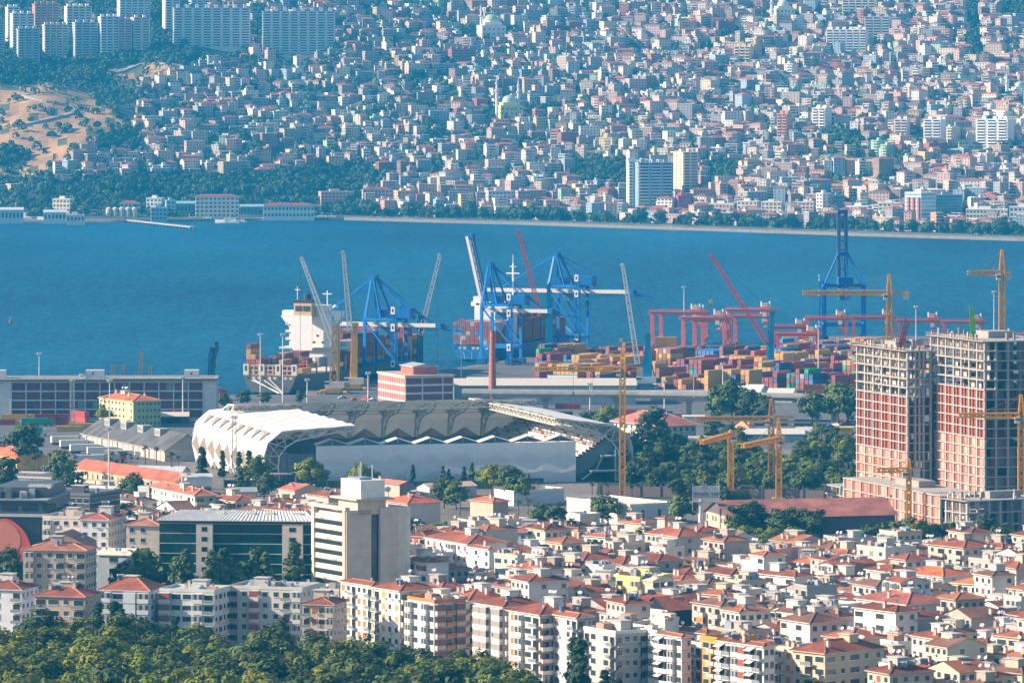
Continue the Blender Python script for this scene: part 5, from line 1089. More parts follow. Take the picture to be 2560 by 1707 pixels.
# ---------------------------------------------------------------- the stadium
def stadium():
    t = math.radians(15); o = thing('stadium', (-96, 2284, 0), t, 'football stadium with white folded membrane roof, facade of tan diamonds and open steel trusses', 'stadium')
    OCC.append((-96+150*math.cos(t), 2290+150*math.sin(t), t, 165, 150))
    WM = (.76, .74, .71); TN = (.30, .245, .195); ST = (.56, .56, .55); NM = 9
    prof = [(-2.4, 0), (-3.4, 5), (-3.8, 12.5), (-2.3, 18), (3.6, 22.6)]
    def U(z):
        for (u0, z0), (u1, z1) in zip(prof, prof[1:]):
            if z <= z1: return u0+(u1-u0)*(max(z, z0)-z0)/(z1-z0)
        return prof[-1][0]
    def skin(M, length, name, tan=True, roofz=24.4, tip=34, inner=False):
        b = MB(M); w_ = length/NM
        def P(v, z, d=0): return (U(z)+d, v, z)
        for i in range(NM):
            a = i*w_; m = a+w_/2; e = a+w_
            zt, zm, zl = 13.2, 8.6, 3.8
            b.face([P(m, zt, .2), P(m, zl, .5), P(a, zm, -.4)], TN, 'membrane'); b.face([P(m, zt, .2), P(e, zm, -.4), P(m, zl, .5)], shade(TN, .96), 'membrane')
            b.face([P(a, zm, -.4), P(a, 17), P(m, 17), P(m, zt, .2)], WM, 'membrane'); b.face([P(e, zm, -.4), P(m, zt, .2), P(m, 17), P(e, 17)], WM, 'membrane')
            for q0, q1 in ((17, 19.8), (19.8, 22.6)): b.face([P(a, q0), P(a, q1), P(e, q1), P(e, q0)], WM, 'membrane')
            b.face([P(a, zm, -.4), P(m, zl, .5), P(a, .3, .3)], WM, 'membrane'); b.face([P(e, zm, -.4), P(e, .3, .3), P(m, zl, .5)], WM, 'membrane')
            b.face([P(m, zl-.1, .3), P(m+w_*.24, 2.0, .2), P(m, 0.2, .4), P(m-w_*.24, 2.0, .2)], TN, 'membrane')
            if i: b.face([(U(21.4)-.9, a-w_*.27, 21.6), (U(18.4)-.8, a, 17.9), (U(21.4)-.9, a+w_*.27, 21.6)], TN, 'membrane')
        b.build(name+'_facade', o)
        b = MB(M); cols = 6
        for i in range(NM*2):
            v0, v1 = i*w_/2, (i+1)*w_/2; r0, r1 = (0, 1) if i % 2 == 0 else (1, 0)
            for k in range(cols):
                f0, f1 = k/cols, (k+1)/cols
                def Z(f, r, k_): return 22.6+(roofz-22.6)*f+(.30*r+.22*((k_+r) % 2))*(1 if f > 0 else 0)
                u0, u1 = 3.6+(tip-3.6)*f0, 3.6+(tip-3.6)*f1
                b.face([(u0, v0, Z(f0, r0, k)), (u1, v0, Z(f1, r0, k+1)), (u1, v1, Z(f1, r1, k+1)), (u0, v1, Z(f0, r1, k))], WM if (i+k) % 2 else shade(WM, .97), 'membrane')
        b.build(name+'_roof', o)
        for i in range(NM+1):
            v = i*w_; b = MB(M); vv = v+(.25 if i == 0 else -.25 if i == NM else 0)
            out = [(-2.0, 0), (-3.1, 7), (-3.4, 13), (-1.9, 18), (3.8, 22.2), (14, roofz*.35+22.2*.65-.1), (24, roofz-.8), (tip, roofz-.3)]
            inn = [(3.2, 0), (2.2, 8), (2.6, 12.5), (5.5, 16.2), (9.5, 18.6), (16, 20), (25, 21.6), (tip-1.5, roofz-2)]
            for q in range(len(out)-1): b.bar((out[q][0], vv, out[q][1]), (out[q+1][0], vv, out[q+1][1]), .5, ST, 'paint'); b.bar((inn[q][0], vv, inn[q][1]), (inn[q+1][0], vv, inn[q+1][1]), .5, ST, 'paint'); b.bar((inn[q][0], vv, inn[q][1]), (out[q+1][0], vv, out[q+1][1]), .3, ST, 'paint'); b.bar((out[q][0], vv, out[q][1]), (inn[q][0], vv, inn[q][1]), .3, ST, 'paint')
            b.bar((inn[-1][0], vv, inn[-1][1]), (out[-1][0], vv, out[-1][1]), .4, ST, 'paint'); b.build('roof_truss', o)
        b = MB(M); lattice(b, (tip-1, .2, roofz-1.6), (tip-1, length-.2, roofz-1.6), 2.6, 2.6, (.66, .60, .52), n=46, t=.26, up=Vector((0, 0, 1))); b.build('edge_truss', o)
        for q, (u, z) in enumerate(((12, 20.4), (22, 22.4))): b = MB(M); b.bar((u, .2, z), (u, length-.2, z), .35, ST, 'paint'); b.build('purlin', o)
    I = Matrix.Identity(4); skin(I, 140, 'west')
    E = Matrix.Translation((147, 140, 0)) @ Matrix.Rotation(math.pi, 4, 'Z'); skin(E, 140, 'east', roofz=26, tip=29)
    N_ = Matrix.Translation((7, 142, 0)) @ Matrix.Rotation(-math.pi/2, 4, 'Z'); skin(N_, 132, 'north', roofz=27, tip=35)
    def stand(M, length, z0, z1, u0, u1, col, rows=18, red=False):
        b = MB(M)
        for k in range(rows):
            f0, f1 = k/rows, (k+1)/rows; za = z1+(z0-z1)*f0; ua = u0+(u1-u0)*f0; ub = u0+(u1-u0)*f1; zb = z1+(z0-z1)*f1
            b.face([(ua, 0, za), (ub, 0, za), (ub, length, za), (ua, length, za)], shade(col, .8), 'concrete')
            for j in range(int(length/5)):
                cc = (.50, .06, .05) if red and (k*7+j*13) % 17 < 3 else col; b.face([(ub, j*5, zb), (ub, j*5+4.6, zb), (ub, j*5+4.6, za), (ub, j*5, za)], cc, 'paint')
        b.face([(u0, 0, 0), (u1, 0, 0), (u1, 0, z0), (u0, 0, z1)], (.16, .19, .21), 'concrete'); b.face([(u0, length, 0), (u1, length, 0), (u1, length, z0), (u0, length, z1)], (.16, .19, .21), 'concrete'); b.face([(u0, 0, 0), (u0, length, 0), (u0, length, z1), (u0, 0, z1)], (.20, .22, .24), 'concrete')
        b.build('seating_stand', o)
    stand(I, 138, 1.5, 15, 4, 29, (.20, .23, .25)); stand(E, 138, 1.5, 18.5, 4.5, 32, (.72, .68, .62), red=True); stand(N_, 128, 1.5, 10, 8, 33, (.12, .15, .17))  # west and north seats painted dark for the shade under their roofs
    S_ = Matrix.Translation((18, 1.5, 0)) @ Matrix.Rotation(math.pi/2, 4, 'Z') @ Matrix.Scale(1, 4); stand(Matrix.Translation((126, 1.5, 0)) @ Matrix.Rotation(math.pi/2, 4, 'Z'), 108, 1.5, 13, 1, 20, (.55, .56, .56))
    b = MB(); b.box(31, 109, 28, 100, .02, .06, (.06, .22, .05), 'paint'); b.build('pitch', o)
    b = MB(); b.box(6, 17, -1, 1.5, 0, 13.5, (.12, .15, .17), 'concrete'); b.box(-3, 9, -4, -1, 5.4, 6, (.55, .55, .54), 'concrete'); b.box(8.4, 8.8, -3.9, -1, 0, 10, (.55, .55, .54), 'paint'); b.bar((9, -2.5, 5.5), (17, -2.5, 0), .6, (.45, .46, .46), 'concrete'); b.box(6, 16.5, 20, 22, 0, 16, (.10, .13, .15), 'concrete'); b.build('stair_tower', o)
    b = MB(); b.hexa([(126.2, 2, 0), (145, 2, 0), (145, 3, 0), (126.2, 3, 0), (126.2, 2, 1), (145, 2, 14.5), (145, 3, 14.5), (126.2, 3, 1)], (.15, .20, .22), 'concrete'); b.box(132, 143, -3, 1.9, 4.0, 4.6, (.45, .46, .46), 'concrete'); b.bar((134, -3, 4.6), (137, -3, 11), .3, (.6, .6, .6), 'paint'); b.bar((128, -3, 1), (133, -3, 4.6), .5, (.5, .5, .5), 'concrete'); b.box(137, 142.5, -2.5, 1.9, 10, 10.6, (.45, .46, .46), 'concrete'); b.bar((142.4, -2.5, 0), (142.4, -2.5, 14), .4, (.6, .6, .6), 'paint'); b.build('stair_tower', o)
    # white screen wall along the near side with its row of folded peaks
    b = MB(); W0, W1_, n = 17.5, 126, 8; w_ = (W1_-W0)/n; FC = (.84, .86, .90)
    for i in range(n):
        a = W0+i*w_; m = a+w_/2; e = a+w_; zb = 1.0 if i < n-1 else -1.6
        zb = [1.2, 1.2, 1.2, 1.2, 1.6, 1.8, 1.8, 0][i]
        for z0, z1 in ((zb, 8.8), (8.8, 16.5)):
            zm = (z0+z1)/2; c = (m, -1.55, zm); q = [(a, -1, z0), (e, -1, z0), (e, -1, z1), (a, -1, z1)]
            for k in range(4): b.face([q[k], q[(k+1) % 4], c], shade(FC, 1 if k % 2 else .96), 'screen')
    b.build('screen_wall', o)
    b = MB()
    for i in range(n):
        a = W0+i*w_; m = a+w_/2; e = a+w_
        b.face([(a, -1, 16.7), (e, -1, 16.7), (m, -.8, 19.0)], (.06, .10, .13), 'paint')
        b.face([(a, -1, 16.72), (m, -.8, 19.0), (m, 4, 19.3), (a, 4, 17.2)], (.74, .75, .76), 'membrane'); b.face([(m, -.8, 19.0), (e, -1, 16.72), (e, 4, 17.2), (m, 4, 19.3)], (.74, .75, .76), 'membrane'); b.bar((m, -.9, 16.6), (m, -.9, 19.3), .35, (.3, .32, .34), 'metal')
    b.build('peaked_canopy', o)
stadium()
# ---- sheds and station on the left
X, D, WL, WR, s = cornerbox(205, 414, 520, 1124, 5, 68); o = thing('grey_shed', (X, D, 0), -math.radians(68), 'large dark grey roofed shed with cream wall left of the stadium', 'shed'); OCC.append((X, D, -math.radians(68), WL, WR))
W = MB(); W.box(-WL, 0, 0, WR, 0, 5, (.66, .58, .50), 'wall')
for k in range(16): x = -WL+(k+.5)*WL/16; W.box(x-2.6, x+2.6, -.1, -.02, .4, 4.4, (.48, .44, .42), 'paint'); W.box(x+WL/32-.4, x+WL/32+.4, -.3, -.02, 0, 4.9, (.66, .54, .40) if k % 3 else (.35, .08, .06), 'wall')
W.build('wall', o); b = MB(); b.gable(-WL, 0, 0, WR, 5.05, 6.5, (.115, .115, .12), .8, 'tile', wallc=(.5, .46, .42)); ro = b.build('roof', o)
for k in range(4): b = MB(); x = -WL*(.86-.2*k); b.box(x-1.8, x+6, WR*.3, WR*.3+4.6, 8, 12.2, (.30, .30, .31), 'wall'); b.box(x-1.6, x+5.8, WR*.3-.1, WR*.3-.02, 9.3, 11.8, (.55, .55, .53), 'paint'); [b.box(x-1.4+q*1.4, x-.3+q*1.4, WR*.3-.16, WR*.3-.1, 9.5, 11.6, (.28, .30, .30), 'glass') for q in range(5)]; b.build('roof_lantern', ro)
bld(248, 333, 402, 1004, 4, 59, fh=3, wall=(.72, .62, .34), side=(.36, .46, .24), roof='hip', roofc=(.52, .15, .07), L='wwwwwwwnw', Rr='nwwwwww', label='yellow school building, shaded side tinted green, with orange hipped roof before the warehouse', name='school_building', cat='school', bits=(1, 2, 0), acs=0)  # the green of the side wall is its shade put into the colour
gshed(400, 470, 1040, 1058, 16, 1.5, (.30, .42, .44), (.70, .56, .40), 'low building with cream roof between the school and the stadium', 3, doors=9)
bld(176, 432, 446, 1206, 1, 60, fh=5.2, wall=(.62, .48, .32), roof='gable', roofc=(.48, .15, .09), L='wswwswws', Rr='', label='very long low station building with red tiled roof', name='station_building', cat='station', rise=3.4, gax='x', bits=(0, 1, 0), pent=False, dep=14, acs=0)
bld(-60, 42, 60, 1144, 1, 65, fh=5.5, wall=(.66, .42, .12), roof='gable', roofc=(.55, .16, .08), L='wwwww', Rr='', label='orange walled building with red roof at the left picture edge', name='station_building', cat='station', rise=3.2, bits=(0, 0, 0), pent=False, dep=14, acs=0)
bld(345, 372, 486, 1221, 4, 20, fh=3, wall=(.70, .70, .66), side=(.70, .70, .66), roof='flat', L='', Rr='', label='white stepped end house of the long white apartment row', bits=(1, 1, 0), dep=12)
bld(372, 487, 540, 1240, 4, 66, fh=3.1, wall=(.76, .74, .66), side=(.30, .38, .30), roof='hip', roofc=(.46, .15, .09), L='wsnwwnsswnbw', Rr='bw', bc2=(.40, .48, .20), label='long white apartment row with yellow-green strips and red roof', bits=(3, 3, 0), rise=2)
bld(525, 590, 650, 1255, 3, 60, wall=(.70, .62, .50), roof='hip', L='wwb', Rr='bw', label='cream apartment house with red roof right of the long white row'); bld(625, 668, 780, 1268, 3, 60, wall=(.66, .60, .26), side=(.20, .26, .20), roof='hip', L='ww', Rr='wbwb', label='yellow and dark green house with red roof behind the glass office')
gshed(455, 530, 1192, 1240, 16, .8, (.66, .64, .62), (.50, .52, .52), 'white workshop building in front of the stadium facade', 8, doors=3); gshed(575, 640, 1228, 1262, 12, 1.2, (.60, .44, .34), (.30, .32, .32), 'pinkish building with grey solar roof in front of the stadium', 5)
# truck park, trailers, trains
def truck(x, y, th, boxc, cabc, label, L_=12.5):
    o = thing('lorry', gp(x, y), math.radians(th), label, 'lorry', 'lorries in the truck park'); b = MB(); b.box(-1.25, 1.25, 0, L_, 1.1, 3.9, boxc, 'paint'); b.box(-1.1, 1.1, 0, L_, .8, 1.1, (.1, .1, .1), 'metal'); b.build('trailer', o)
    b = MB(); b.hexa([(-1.2, L_+.5, .7), (1.2, L_+.5, .7), (1.2, L_+2.9, .7), (-1.2, L_+2.9, .7), (-1.15, L_+.5, 3.5), (1.15, L_+.5, 3.5), (1.15, L_+2.5, 3.2), (-1.15, L_+2.5, 3.2)], cabc, 'paint'); b.box(-1, 1, L_+2.62, L_+2.8, 2, 2.9, (.05, .07, .09), 'glass'); b.build('cab', o)
    for y_ in (1.2, 2.6, 4, L_-1, L_+1.6): b = MB(); b.cyl((-1.25, y_, .5), (1.25, y_, .5), .5, .5, (.03, .03, .03), 'paint', 10); b.build('wheel', o)
for x, y, th, bc, cc, l in [(128, 1112, -70, (.72, .64, .56), (.7, .7, .7), 'long white lorry nearest to the dark grey shed corner'), (150, 1122, -72, (.72, .68, .64), (.7, .7, .7), 'white lorry second from the grey shed corner'), (175, 1133, -74, (.72, .70, .68), (.66, .66, .66), 'white lorry in the middle of the truck park'), (218, 1140, -75, (.70, .66, .60), (.7, .7, .7), 'cream lorry below the cream shed wall'),
                          (186, 1160, -80, (.58, .58, .60), (.65, .40, .04), 'grey lorry with yellow cab behind the station roof'), (230, 1158, -60, (.40, .42, .44), (.4, .05, .05), 'grey covered lorry beside the palms'), (100, 1150, 10, (.02, .14, .40), (.02, .14, .40), 'bright blue lorry between palms near the station'), (262, 1148, -85, (.72, .70, .66), (.72, .72, .7), 'white lorry just right of the tall grey mast'),
                          (35, 1090, -80, (.10, .22, .20), (.66, .66, .66), 'dark green lorry behind the palms at far left'), (52, 1066, -80, (.05, .30, .24), (.04, .34, .28), 'teal lorry cab in front of the tan containers')]: truck(x, y, th, bc, cc, l)
def train(x, y, th, n, c, c2, label):
    o = thing('train', gp(x, y), math.radians(th), label, 'train', 'trains beside the station')
    for k in range(n):
        b = MB(); y0 = k*20; b.box(-1.45, 1.45, y0, y0+19.4, .9, 3.9, c, 'paint'); b.box(-1.2, 1.2, y0+.1, y0+19.3, 3.9, 4.2, shade(c, .8), 'metal'); b.box(-1.52, -1.46, y0+.5, y0+18.9, .95, 1.6, c2, 'paint'); b.box(1.46, 1.52, y0+.5, y0+18.9, .95, 1.6, c2, 'paint')
        for q in range(8): b.box(-1.55, -1.46, y0+1+q*2.3, y0+2.6+q*2.3, 2.1, 3.1, (.05, .08, .14), 'glass')
        for q in (2, 17): b.box(-1.2, 1.2, y0+q-1.2, y0+q+1.2, .2, .9, (.08, .08, .08), 'metal')
        b.build('carriage', o)
train(318, 1262, 62, 5, (.70, .66, .64), (.5, .05, .05), 'white and red train nearest the camera beside the station'); train(325, 1243, 62, 4, (.66, .66, .68), (.03, .10, .35), 'white and blue train on the middle track'); train(140, 1240, 62, 4, (.66, .38, .36), (.5, .06, .06), 'pinkish train at the left behind the black mall')
for k, (x, y, n) in enumerate([(330, 1228, 150), (120, 1206, 90)]):
    o = thing('platform_canopy', gp(x, y), math.radians(62), ['long grey platform canopy in front of the station building', 'short grey platform canopy left of the dark tree'][k], 'canopy', 'platform canopies'); b = MB(); b.box(-2.6, 2.6, 0, n, 3.8, 4.1, (.50, .46, .42), 'metal'); b.build('canopy_roof', o); b = MB(); b.box(-1.8, 1.8, 0, n, 0, .9, (.42, .40, .38), 'concrete'); b.build('platform', o)
    for q in range(10): b = MB(); b.box(-.15, .15, q*n/10+2, q*n/10+2.3, .9, 3.8, (.3, .3, .3), 'metal'); b.build('post', o)
o, w_, h = gshed(338, 460, 1178, 1192, 10, 2.2, (.34, .50, .66), (.46, .50, .52), 'row of slatted grey sunshades over blue painted stalls by the palms', -18)
# ---------------------------------------------------------------- concrete towers under construction
CON = (.40, .375, .35); BRK = (.36, .11, .05); PCH = (.46, .25, .18)
def frame_tower(xl, xc, xr, ye, n, h, a, label, bare, brick, nl, nr, dep=None, z0=0, name='concrete_tower', cat='unfinished tower', ragged=True, wlen=None, peach=True, dec=True):
    X, D, WL, WR, s = cornerbox(xl, xc, xr, ye, h, a); WR = dep or WR; WL = wlen or WL; th = -math.radians(a); OCC.append((X, D, th, WL, WR)); o = thing(name, (X, D, 0), th, label, cat, 'unfinished concrete frames'); fh = (h-z0)/n; rr = random.Random(int(xl))
    slabs = []
    for f in range(n+1):
        z = z0+f*fh; b = MB(); ov = rr.uniform(0, .5) if f > n-bare else .15
        b.box(-WL-ov, ov, -ov, WR+ov, z-.42, z, CON, 'concrete'); slabs.append(b)
    for i in range(nl+1):
        x = -WL+i*WL/nl
        for y in ((0, WR*.5, WR) if i in (0, nl//2, nl) else (0,)): b = MB(); x_ = min(x, -.45) if i == nl else max(x, -WL+.45); y_ = min(max(y, .45), WR-.45); b.box(x_-.4, x_+.4, y_-.4, y_+.4, 0, h-.42, shade(CON, 1.06), 'concrete'); b.build('column', o)
    for j in range(1, nr): b = MB(); y = j*WR/nr; b.box(-.85, -.05, y-.4, y+.4, 0, h-.42, CON, 'concrete'); b.build('column', o)
    b = MB(); b.box(-WL*.62, -WL*.38, WR*.35, WR*.7, 0, h+2.5, shade(CON, .8), 'concrete'); b.build('core_wall', o)
    for f in range(n):
        z = z0+f*fh; k = n-1-f; b = slabs[f]; zt = z+fh-.45
        cw = WL/nl
        for i in range(nl):
            x = -WL+i*cw
            if k < bare:
                if rr.random() < .8: b.box(x+.5, x+cw*rr.choice((.5, .8, .97)), 2.6, 2.8, z, zt, (.40, .38, .37), 'concrete')
                if k < 2:
                    for q in range(6): b.bar((x+q*cw/6, .5, z), (x+(q+rr.choice((0, 1)))*cw/6, .5, zt), .14, (.45, .38, .3), 'metal')
                if rr.random() < .3: b.box(x+1, x+1.6, .5, 1.2, z, z+rr.uniform(.5, 1.3), (.5, .25, .14), 'paint')
            elif k < bare+brick:
                b.box(x+.4, x+cw-.4, .9, 1.1, z, zt, (.16, .05, .04), 'wall')
                for q in range(2): xx = x+.42+(q+.32)*(cw-.8)/2; b.box(xx-.1, xx+1.1, .45, .9, z, zt, BRK, 'wall')
            elif peach:
                b.box(x+.4, x+cw-.4, .55, .75, z, zt, PCH if rr.random() < .75 else BRK, 'wall'); xx = x+cw*.5; b.box(xx-1.0, xx+1.0, .48, .55, z+.3, zt-.2, (.34, .27, .24) if rr.random() < .6 else (.52, .44, .40), 'wall')
                b.box(x+cw*.12, x+cw*.12+.9, .46, .55, z+.1, zt-.1, BRK, 'wall')
            elif rr.random() < .6: b.box(x+.5, x+cw-.5, 4, 4.2, z, zt, (.34, .32, .31), 'concrete')
        cw = WR/nr
        for j in range(nr):
            y = j*cw
            if k < bare: 
                if rr.random() < .6: b.box(-4.2, -4, y+.4, y+cw*.8, z, zt, (.36, .35, .35), 'concrete')
            elif peach and rr.random() < .8: b.box(-2.2, -2, y+.4, y+cw-.4, z, zt, (.16, .05, .04) if k < bare+brick else (.30, .24, .21), 'wall'); b.box(-1.9, -.9, y+cw*.8, y+cw, z, zt, BRK, 'wall')
            elif rr.random() < .5: b.box(-3.2, -3, y+.4, y+cw-.4, z, zt, (.24, .24, .25), 'concrete')
        b.build('storey', o)
    slabs[n].build('top_slab', o)
    if ragged:
        for q in range(26): x, y = rr.choice(((-WL*rr.random(), .5), (-WL*rr.random(), WR*rr.random()))); b = MB(); b.box(x-.35, x+.35, y-.35, y+.35, h, h+rr.uniform(1, 3.4), rr.choice(((.30, .26, .24), (.5, .48, .46), (.34, .2, .14))), 'concrete'); b.build('starter_column', o)
        b = MB(); b.box(-WL-1.2, .8, -1.3, -.1, h-.2, h-.05, (.50, .40, .30), 'wall')
        for q in range(int(WL/1.8)): b.box(-WL+q*1.8, -WL+q*1.8+.12, -1.3, -1.18, h-.05, h+1.1, (.5, .4, .3), 'metal')
        b.box(-WL-1.2, .8, -1.28, -1.2, h+.9, h+1.0, (.5, .4, .3), 'metal'); b.build('scaffold_deck', o)
    return X, D, h
T1 = frame_tower(2140, 2268, 2330, 877, 18, 62.3, 71, 'slimmer concrete tower under construction left of its taller neighbour', 5, 6, 6, 3)
T2 = frame_tower(2325, 2461, 2640, 853, 19, 68, 71, 'tallest unfinished concrete tower with brick-red middle floors near the right edge', 5, 5, 7, 6)
frame_tower(2108, 2350, 2470, 1238, 3, 12.5, 71, 'low peach podium frame at the feet of both concrete towers', 0, 0, 11, 4, ragged=False, name='concrete_podium', cat='unfinished podium')
frame_tower(2060, 2390, 2430, 1272, 2, 6.5, 71, 'wide lowest slab on thin columns in front of the peach podium', 2, 0, 16, 2, ragged=False, name='concrete_podium', cat='unfinished podium', dep=10)
frame_tower(2362, 2418, 2640, 1252, 4, 17, 62, 'grey four-storey concrete frame building at the lower right of the towers', 4, 0, 3, 8, name='frame_building', cat='unfinished building', peach=False)
def boom_pump(x, D, z, col, label, lean, L_=9):
    X = (x-1280)*D/F; o = thing('concrete_pump', (X, D, z), 0, label, 'concrete pump', 'concrete placing booms'); b = MB(); b.bar((0, 0, 0), (0, 0, 3), .8, shade(col, .6), 'paint'); b.build('mast', o)
    for k, dx in enumerate((-.7, 0, .7)): b = MB(); b.bar((dx, 0, 2), (dx+lean, 0, 2+L_*(1-.1*k)), .55, col, 'paint'); [b.bar((dx+lean*q/5-.3, -.1, 2+L_*q/5), (dx+lean*q/5+.3, -.1, 2+L_*(q+.5)/5), .2, shade(col, .7), 'paint') for q in range(4)]; b.build('boom_arm', o)
boom_pump(2252, T1[1]+6, 62.5, (.30, .03, .04), 'dark red folded concrete pump boom on top of the slimmer tower', 2.6, 10)
boom_pump(2433, T2[1]+9, 68.2, (.16, .42, .02), 'bright green folded concrete pump boom on top of the tallest tower', -.6, 11)
boom_pump(2482, T2[1]+2, 17.2, (.22, .03, .04), 'dark red concrete pump boom at the foot of the tallest tower', .4, 13)
# ---- tower cranes
YL = (.78, .36, .02)
def tcrane(x, yb, jz, az, jl, jd, cj, label, z0=0, col=YL, mw=1.9, D=None):
    if D is None: s = (yb-YH)/H; D = F/s
    X = (x-1280)*D/F; o = thing('tower_crane', (X, D, z0), 0, label, 'tower crane', 'yellow tower cranes'); b = MB(); lattice(b, (0, 0, 0), (0, 0, jz-z0-1), mw, mw, col, t=.48); b.box(-2.5, 2.5, -2.5, 2.5, 0, .8, (.4, .38, .36), 'concrete'); b.build('mast', o)
    t = math.radians(jd); d = Vector((math.cos(t), math.sin(t), 0)); z = jz-z0; b = MB(); lattice(b, d*1+Vector((0, 0, z)), d*jl+Vector((0, 0, z)), 1.7, 1.2, shade(col, 1.0), t=.42, up=Vector((0, 0, 1))); b.build('jib', o)
    b = MB(); lattice(b, -d*1+Vector((0, 0, z)), -d*cj+Vector((0, 0, z)), 1.6, 1.6, shade(col, .85), t=.24, up=Vector((0, 0, 1))); b.build('counter_jib', o)
    b = MB(); p = -d*(cj-1.2)+Vector((0, 0, z)); n = Vector((-d.y, d.x, 0)); A = d*1.2; N2 = n*.9; lo = Vector((0, 0, -2.8)); hi = Vector((0, 0, .6)); b.hexa([p-A-N2+lo, p+A-N2+lo, p+A+N2+lo, p-A+N2+lo, p-A-N2+hi, p+A-N2+hi, p+A+N2+hi, p-A+N2+hi], (.62, .58, .54), 'concrete'); b.build('counterweight', o)
    b = MB(); ap = Vector((0, 0, az-z0)); lattice(b, (0, 0, z-1), ap, mw*1.1, .5, col, t=.42); b.build('apex', o)
    b = MB(); b.bar(ap, d*(jl*.62)+Vector((0, 0, z+.8)), .14, (.35, .25, .12)); b.bar(ap, d*(jl*.3)+Vector((0, 0, z+.8)), .14, (.35, .25, .12)); b.bar(ap, p+Vector((0, 0, .5)), .14, (.35, .25, .12)); b.build('tie_rod', o)
    b = MB(); q = d*1.6+n*1.5+Vector((0, 0, z-1.8)); b.box(q.x-.9, q.x+.9, q.y-.9, q.y+.9, q.z-1, q.z+1.2, (.66, .62, .56), 'paint'); b.box(q.x-.92, q.x+.92, q.y-.95, q.y-.9, q.z, q.z+.9, (.1, .2, .22), 'glass'); b.build('cab', o)
    b = MB(); h = d*(jl*.55); b.box(h.x-.6, h.x+.6, h.y-.5, h.y+.5, z-1.3, z-.8, shade(col, .7), 'paint'); b.bar((h.x, h.y, z-1), (h.x, h.y, z-9), .12, (.15, .13, .12)); b.box(h.x-.35, h.x+.35, h.y-.35, h.y+.35, z-10, z-9, (.3, .2, .05), 'paint'); b.build('trolley', o)
tcrane(1556, 1246, 50.8, 58.5, 35, 180, 8, 'yellow tower crane just right of the stadium, mast down to the ground')
tcrane(1827, 1247, 25.3, 27, 47, 254, 6, 'short yellow tower crane with jib pointing at the camera, left of the crane pair')
tcrane(1928, 1238, 30.3, 38.2, 30, 180, 9, 'left and taller crane of the close pair, with long level jib', col=(.58, .27, .04))
tcrane(1947, 1249, 23.8, 32, 42, 248, 5, 'right and nearer crane of the close pair, jib pointing at the camera')
tcrane(2223, 1245, 77.6, 85, 35, 181, 8, 'tower crane rising behind the slimmer concrete tower with a long jib', D=2300)
tcrane(2505, 1245, 88.6, 97.6, 13.5, 184, 3.5, 'highest tower crane with short orange jib behind the tallest tower', D=2225)
tcrane(2272, 1304, 20.8, 25, 12, 182, 4, 'small tower crane standing before the peach podium', D=2100, mw=1.4)
tcrane(2553, 1320, 43.5, 51, 23, 181, 5, 'tower crane cut by the right picture edge in front of the tallest tower', D=2062)
# ---- buildings between the stadium and the towers
bld(1535, 1650, 1740, 1066, 2, 60, fh=3.6, wall=(.74, .68, .58), side=(.40, .50, .54), roof='hip', roofc=(.50, .18, .13), L='wwwwwwn', Rr='nwwwww', label='white two-storey building with broad red hipped roof among dark trees', rise=5, pent=False, bits=(0, 0, 0), name='institute_building', cat='building', over=1.5, acs=0)  # side colour holds the bluish shade of the white right wall
bld(1836, 1872, 1888, 1066, 1, 50, fh=5, wall=(.62, .34, .20), roof='gable', gax='y', roofc=(.56, .24, .16), L='ww', Rr='ww', label='small orange house with twin gables near the crane pair', pent=False, bits=(0, 0, 0), name='house', cat='house', rise=3)
gshed(1825, 2010, 1084, 1106, 12, 2, (.30, .42, .46), (.62, .58, .52), 'long white sheds behind the close pair of cranes', 1); gshed(1990, 2040, 1086, 1104, 16, 3, (.30, .30, .32), (.50, .46, .42), 'grey gabled shed end right of the crane pair', -6); gshed(1722, 1822, 1100, 1118, 12, 1.5, (.66, .60, .54), (.58, .38, .28), 'white zigzag workshop with brownish roof left of the crane pair', -4); gshed(2050, 2142, 1118, 1140, 16, 5, (.22, .16, .16), (.26, .16, .17), 'large maroon roof half hidden behind the slimmer tower', -2, m='tile')
gshed(1708, 1760, 1040, 1056, 6, .4, (.72, .66, .58), (.70, .66, .60), 'cream billboard wall left of the long level jib', 0, name='billboard_wall', cat='wall', ribs=False)
gshed(2092, 2132, 1068, 1082, 5, .4, (.55, .36, .04), (.62, .42, .05), 'yellow gantry frame beside the slimmer concrete tower', 0, name='yellow_canopy', cat='canopy', ribs=False)
bld(1236, 1284, 1410, 1232, 1, 52, fh=5, wall=(.78, .72, .64), side=(.50, .60, .66), roof='flatc', roofc=(.76, .70, .58), L='', Rr='', label='white box shed with cream roof and small chimney below the screen wall', pent=False, bits=(0, 0, 0), name='white_shed', cat='shed'); bld(1042, 1074, 1192, 1219, 1, 55, fh=4.5, wall=(.62, .54, .50), side=(.46, .46, .52), roof='metal', gax='y', roofc=(.64, .44, .32), L='', Rr='', label='low shed with peach roof under the left half of the screen wall', pent=False, bits=(0, 0, 0), name='peach_shed', cat='shed', rise=1.5)
bld(1417, 1575, 1680, 1266, 1, 55, fh=7, wall=(.74, .68, .58), side=(.52, .58, .62), roof='flatc', roofc=(.72, .66, .56), L='nnnnnnn', Rr='nwnwn', label='large flat-roofed white hall in front of the construction fence', pent=False, bits=(0, 0, 0), name='white_hall', cat='hall'); bld(1415, 1450, 1500, 1290, 1, 55, fh=4, wall=(.72, .66, .56), roof='flatc', roofc=(.70, .64, .54), L='', Rr='', label='low white annexe left of the large white hall', pent=False, bits=(0, 0, 0), name='white_annexe', cat='building')
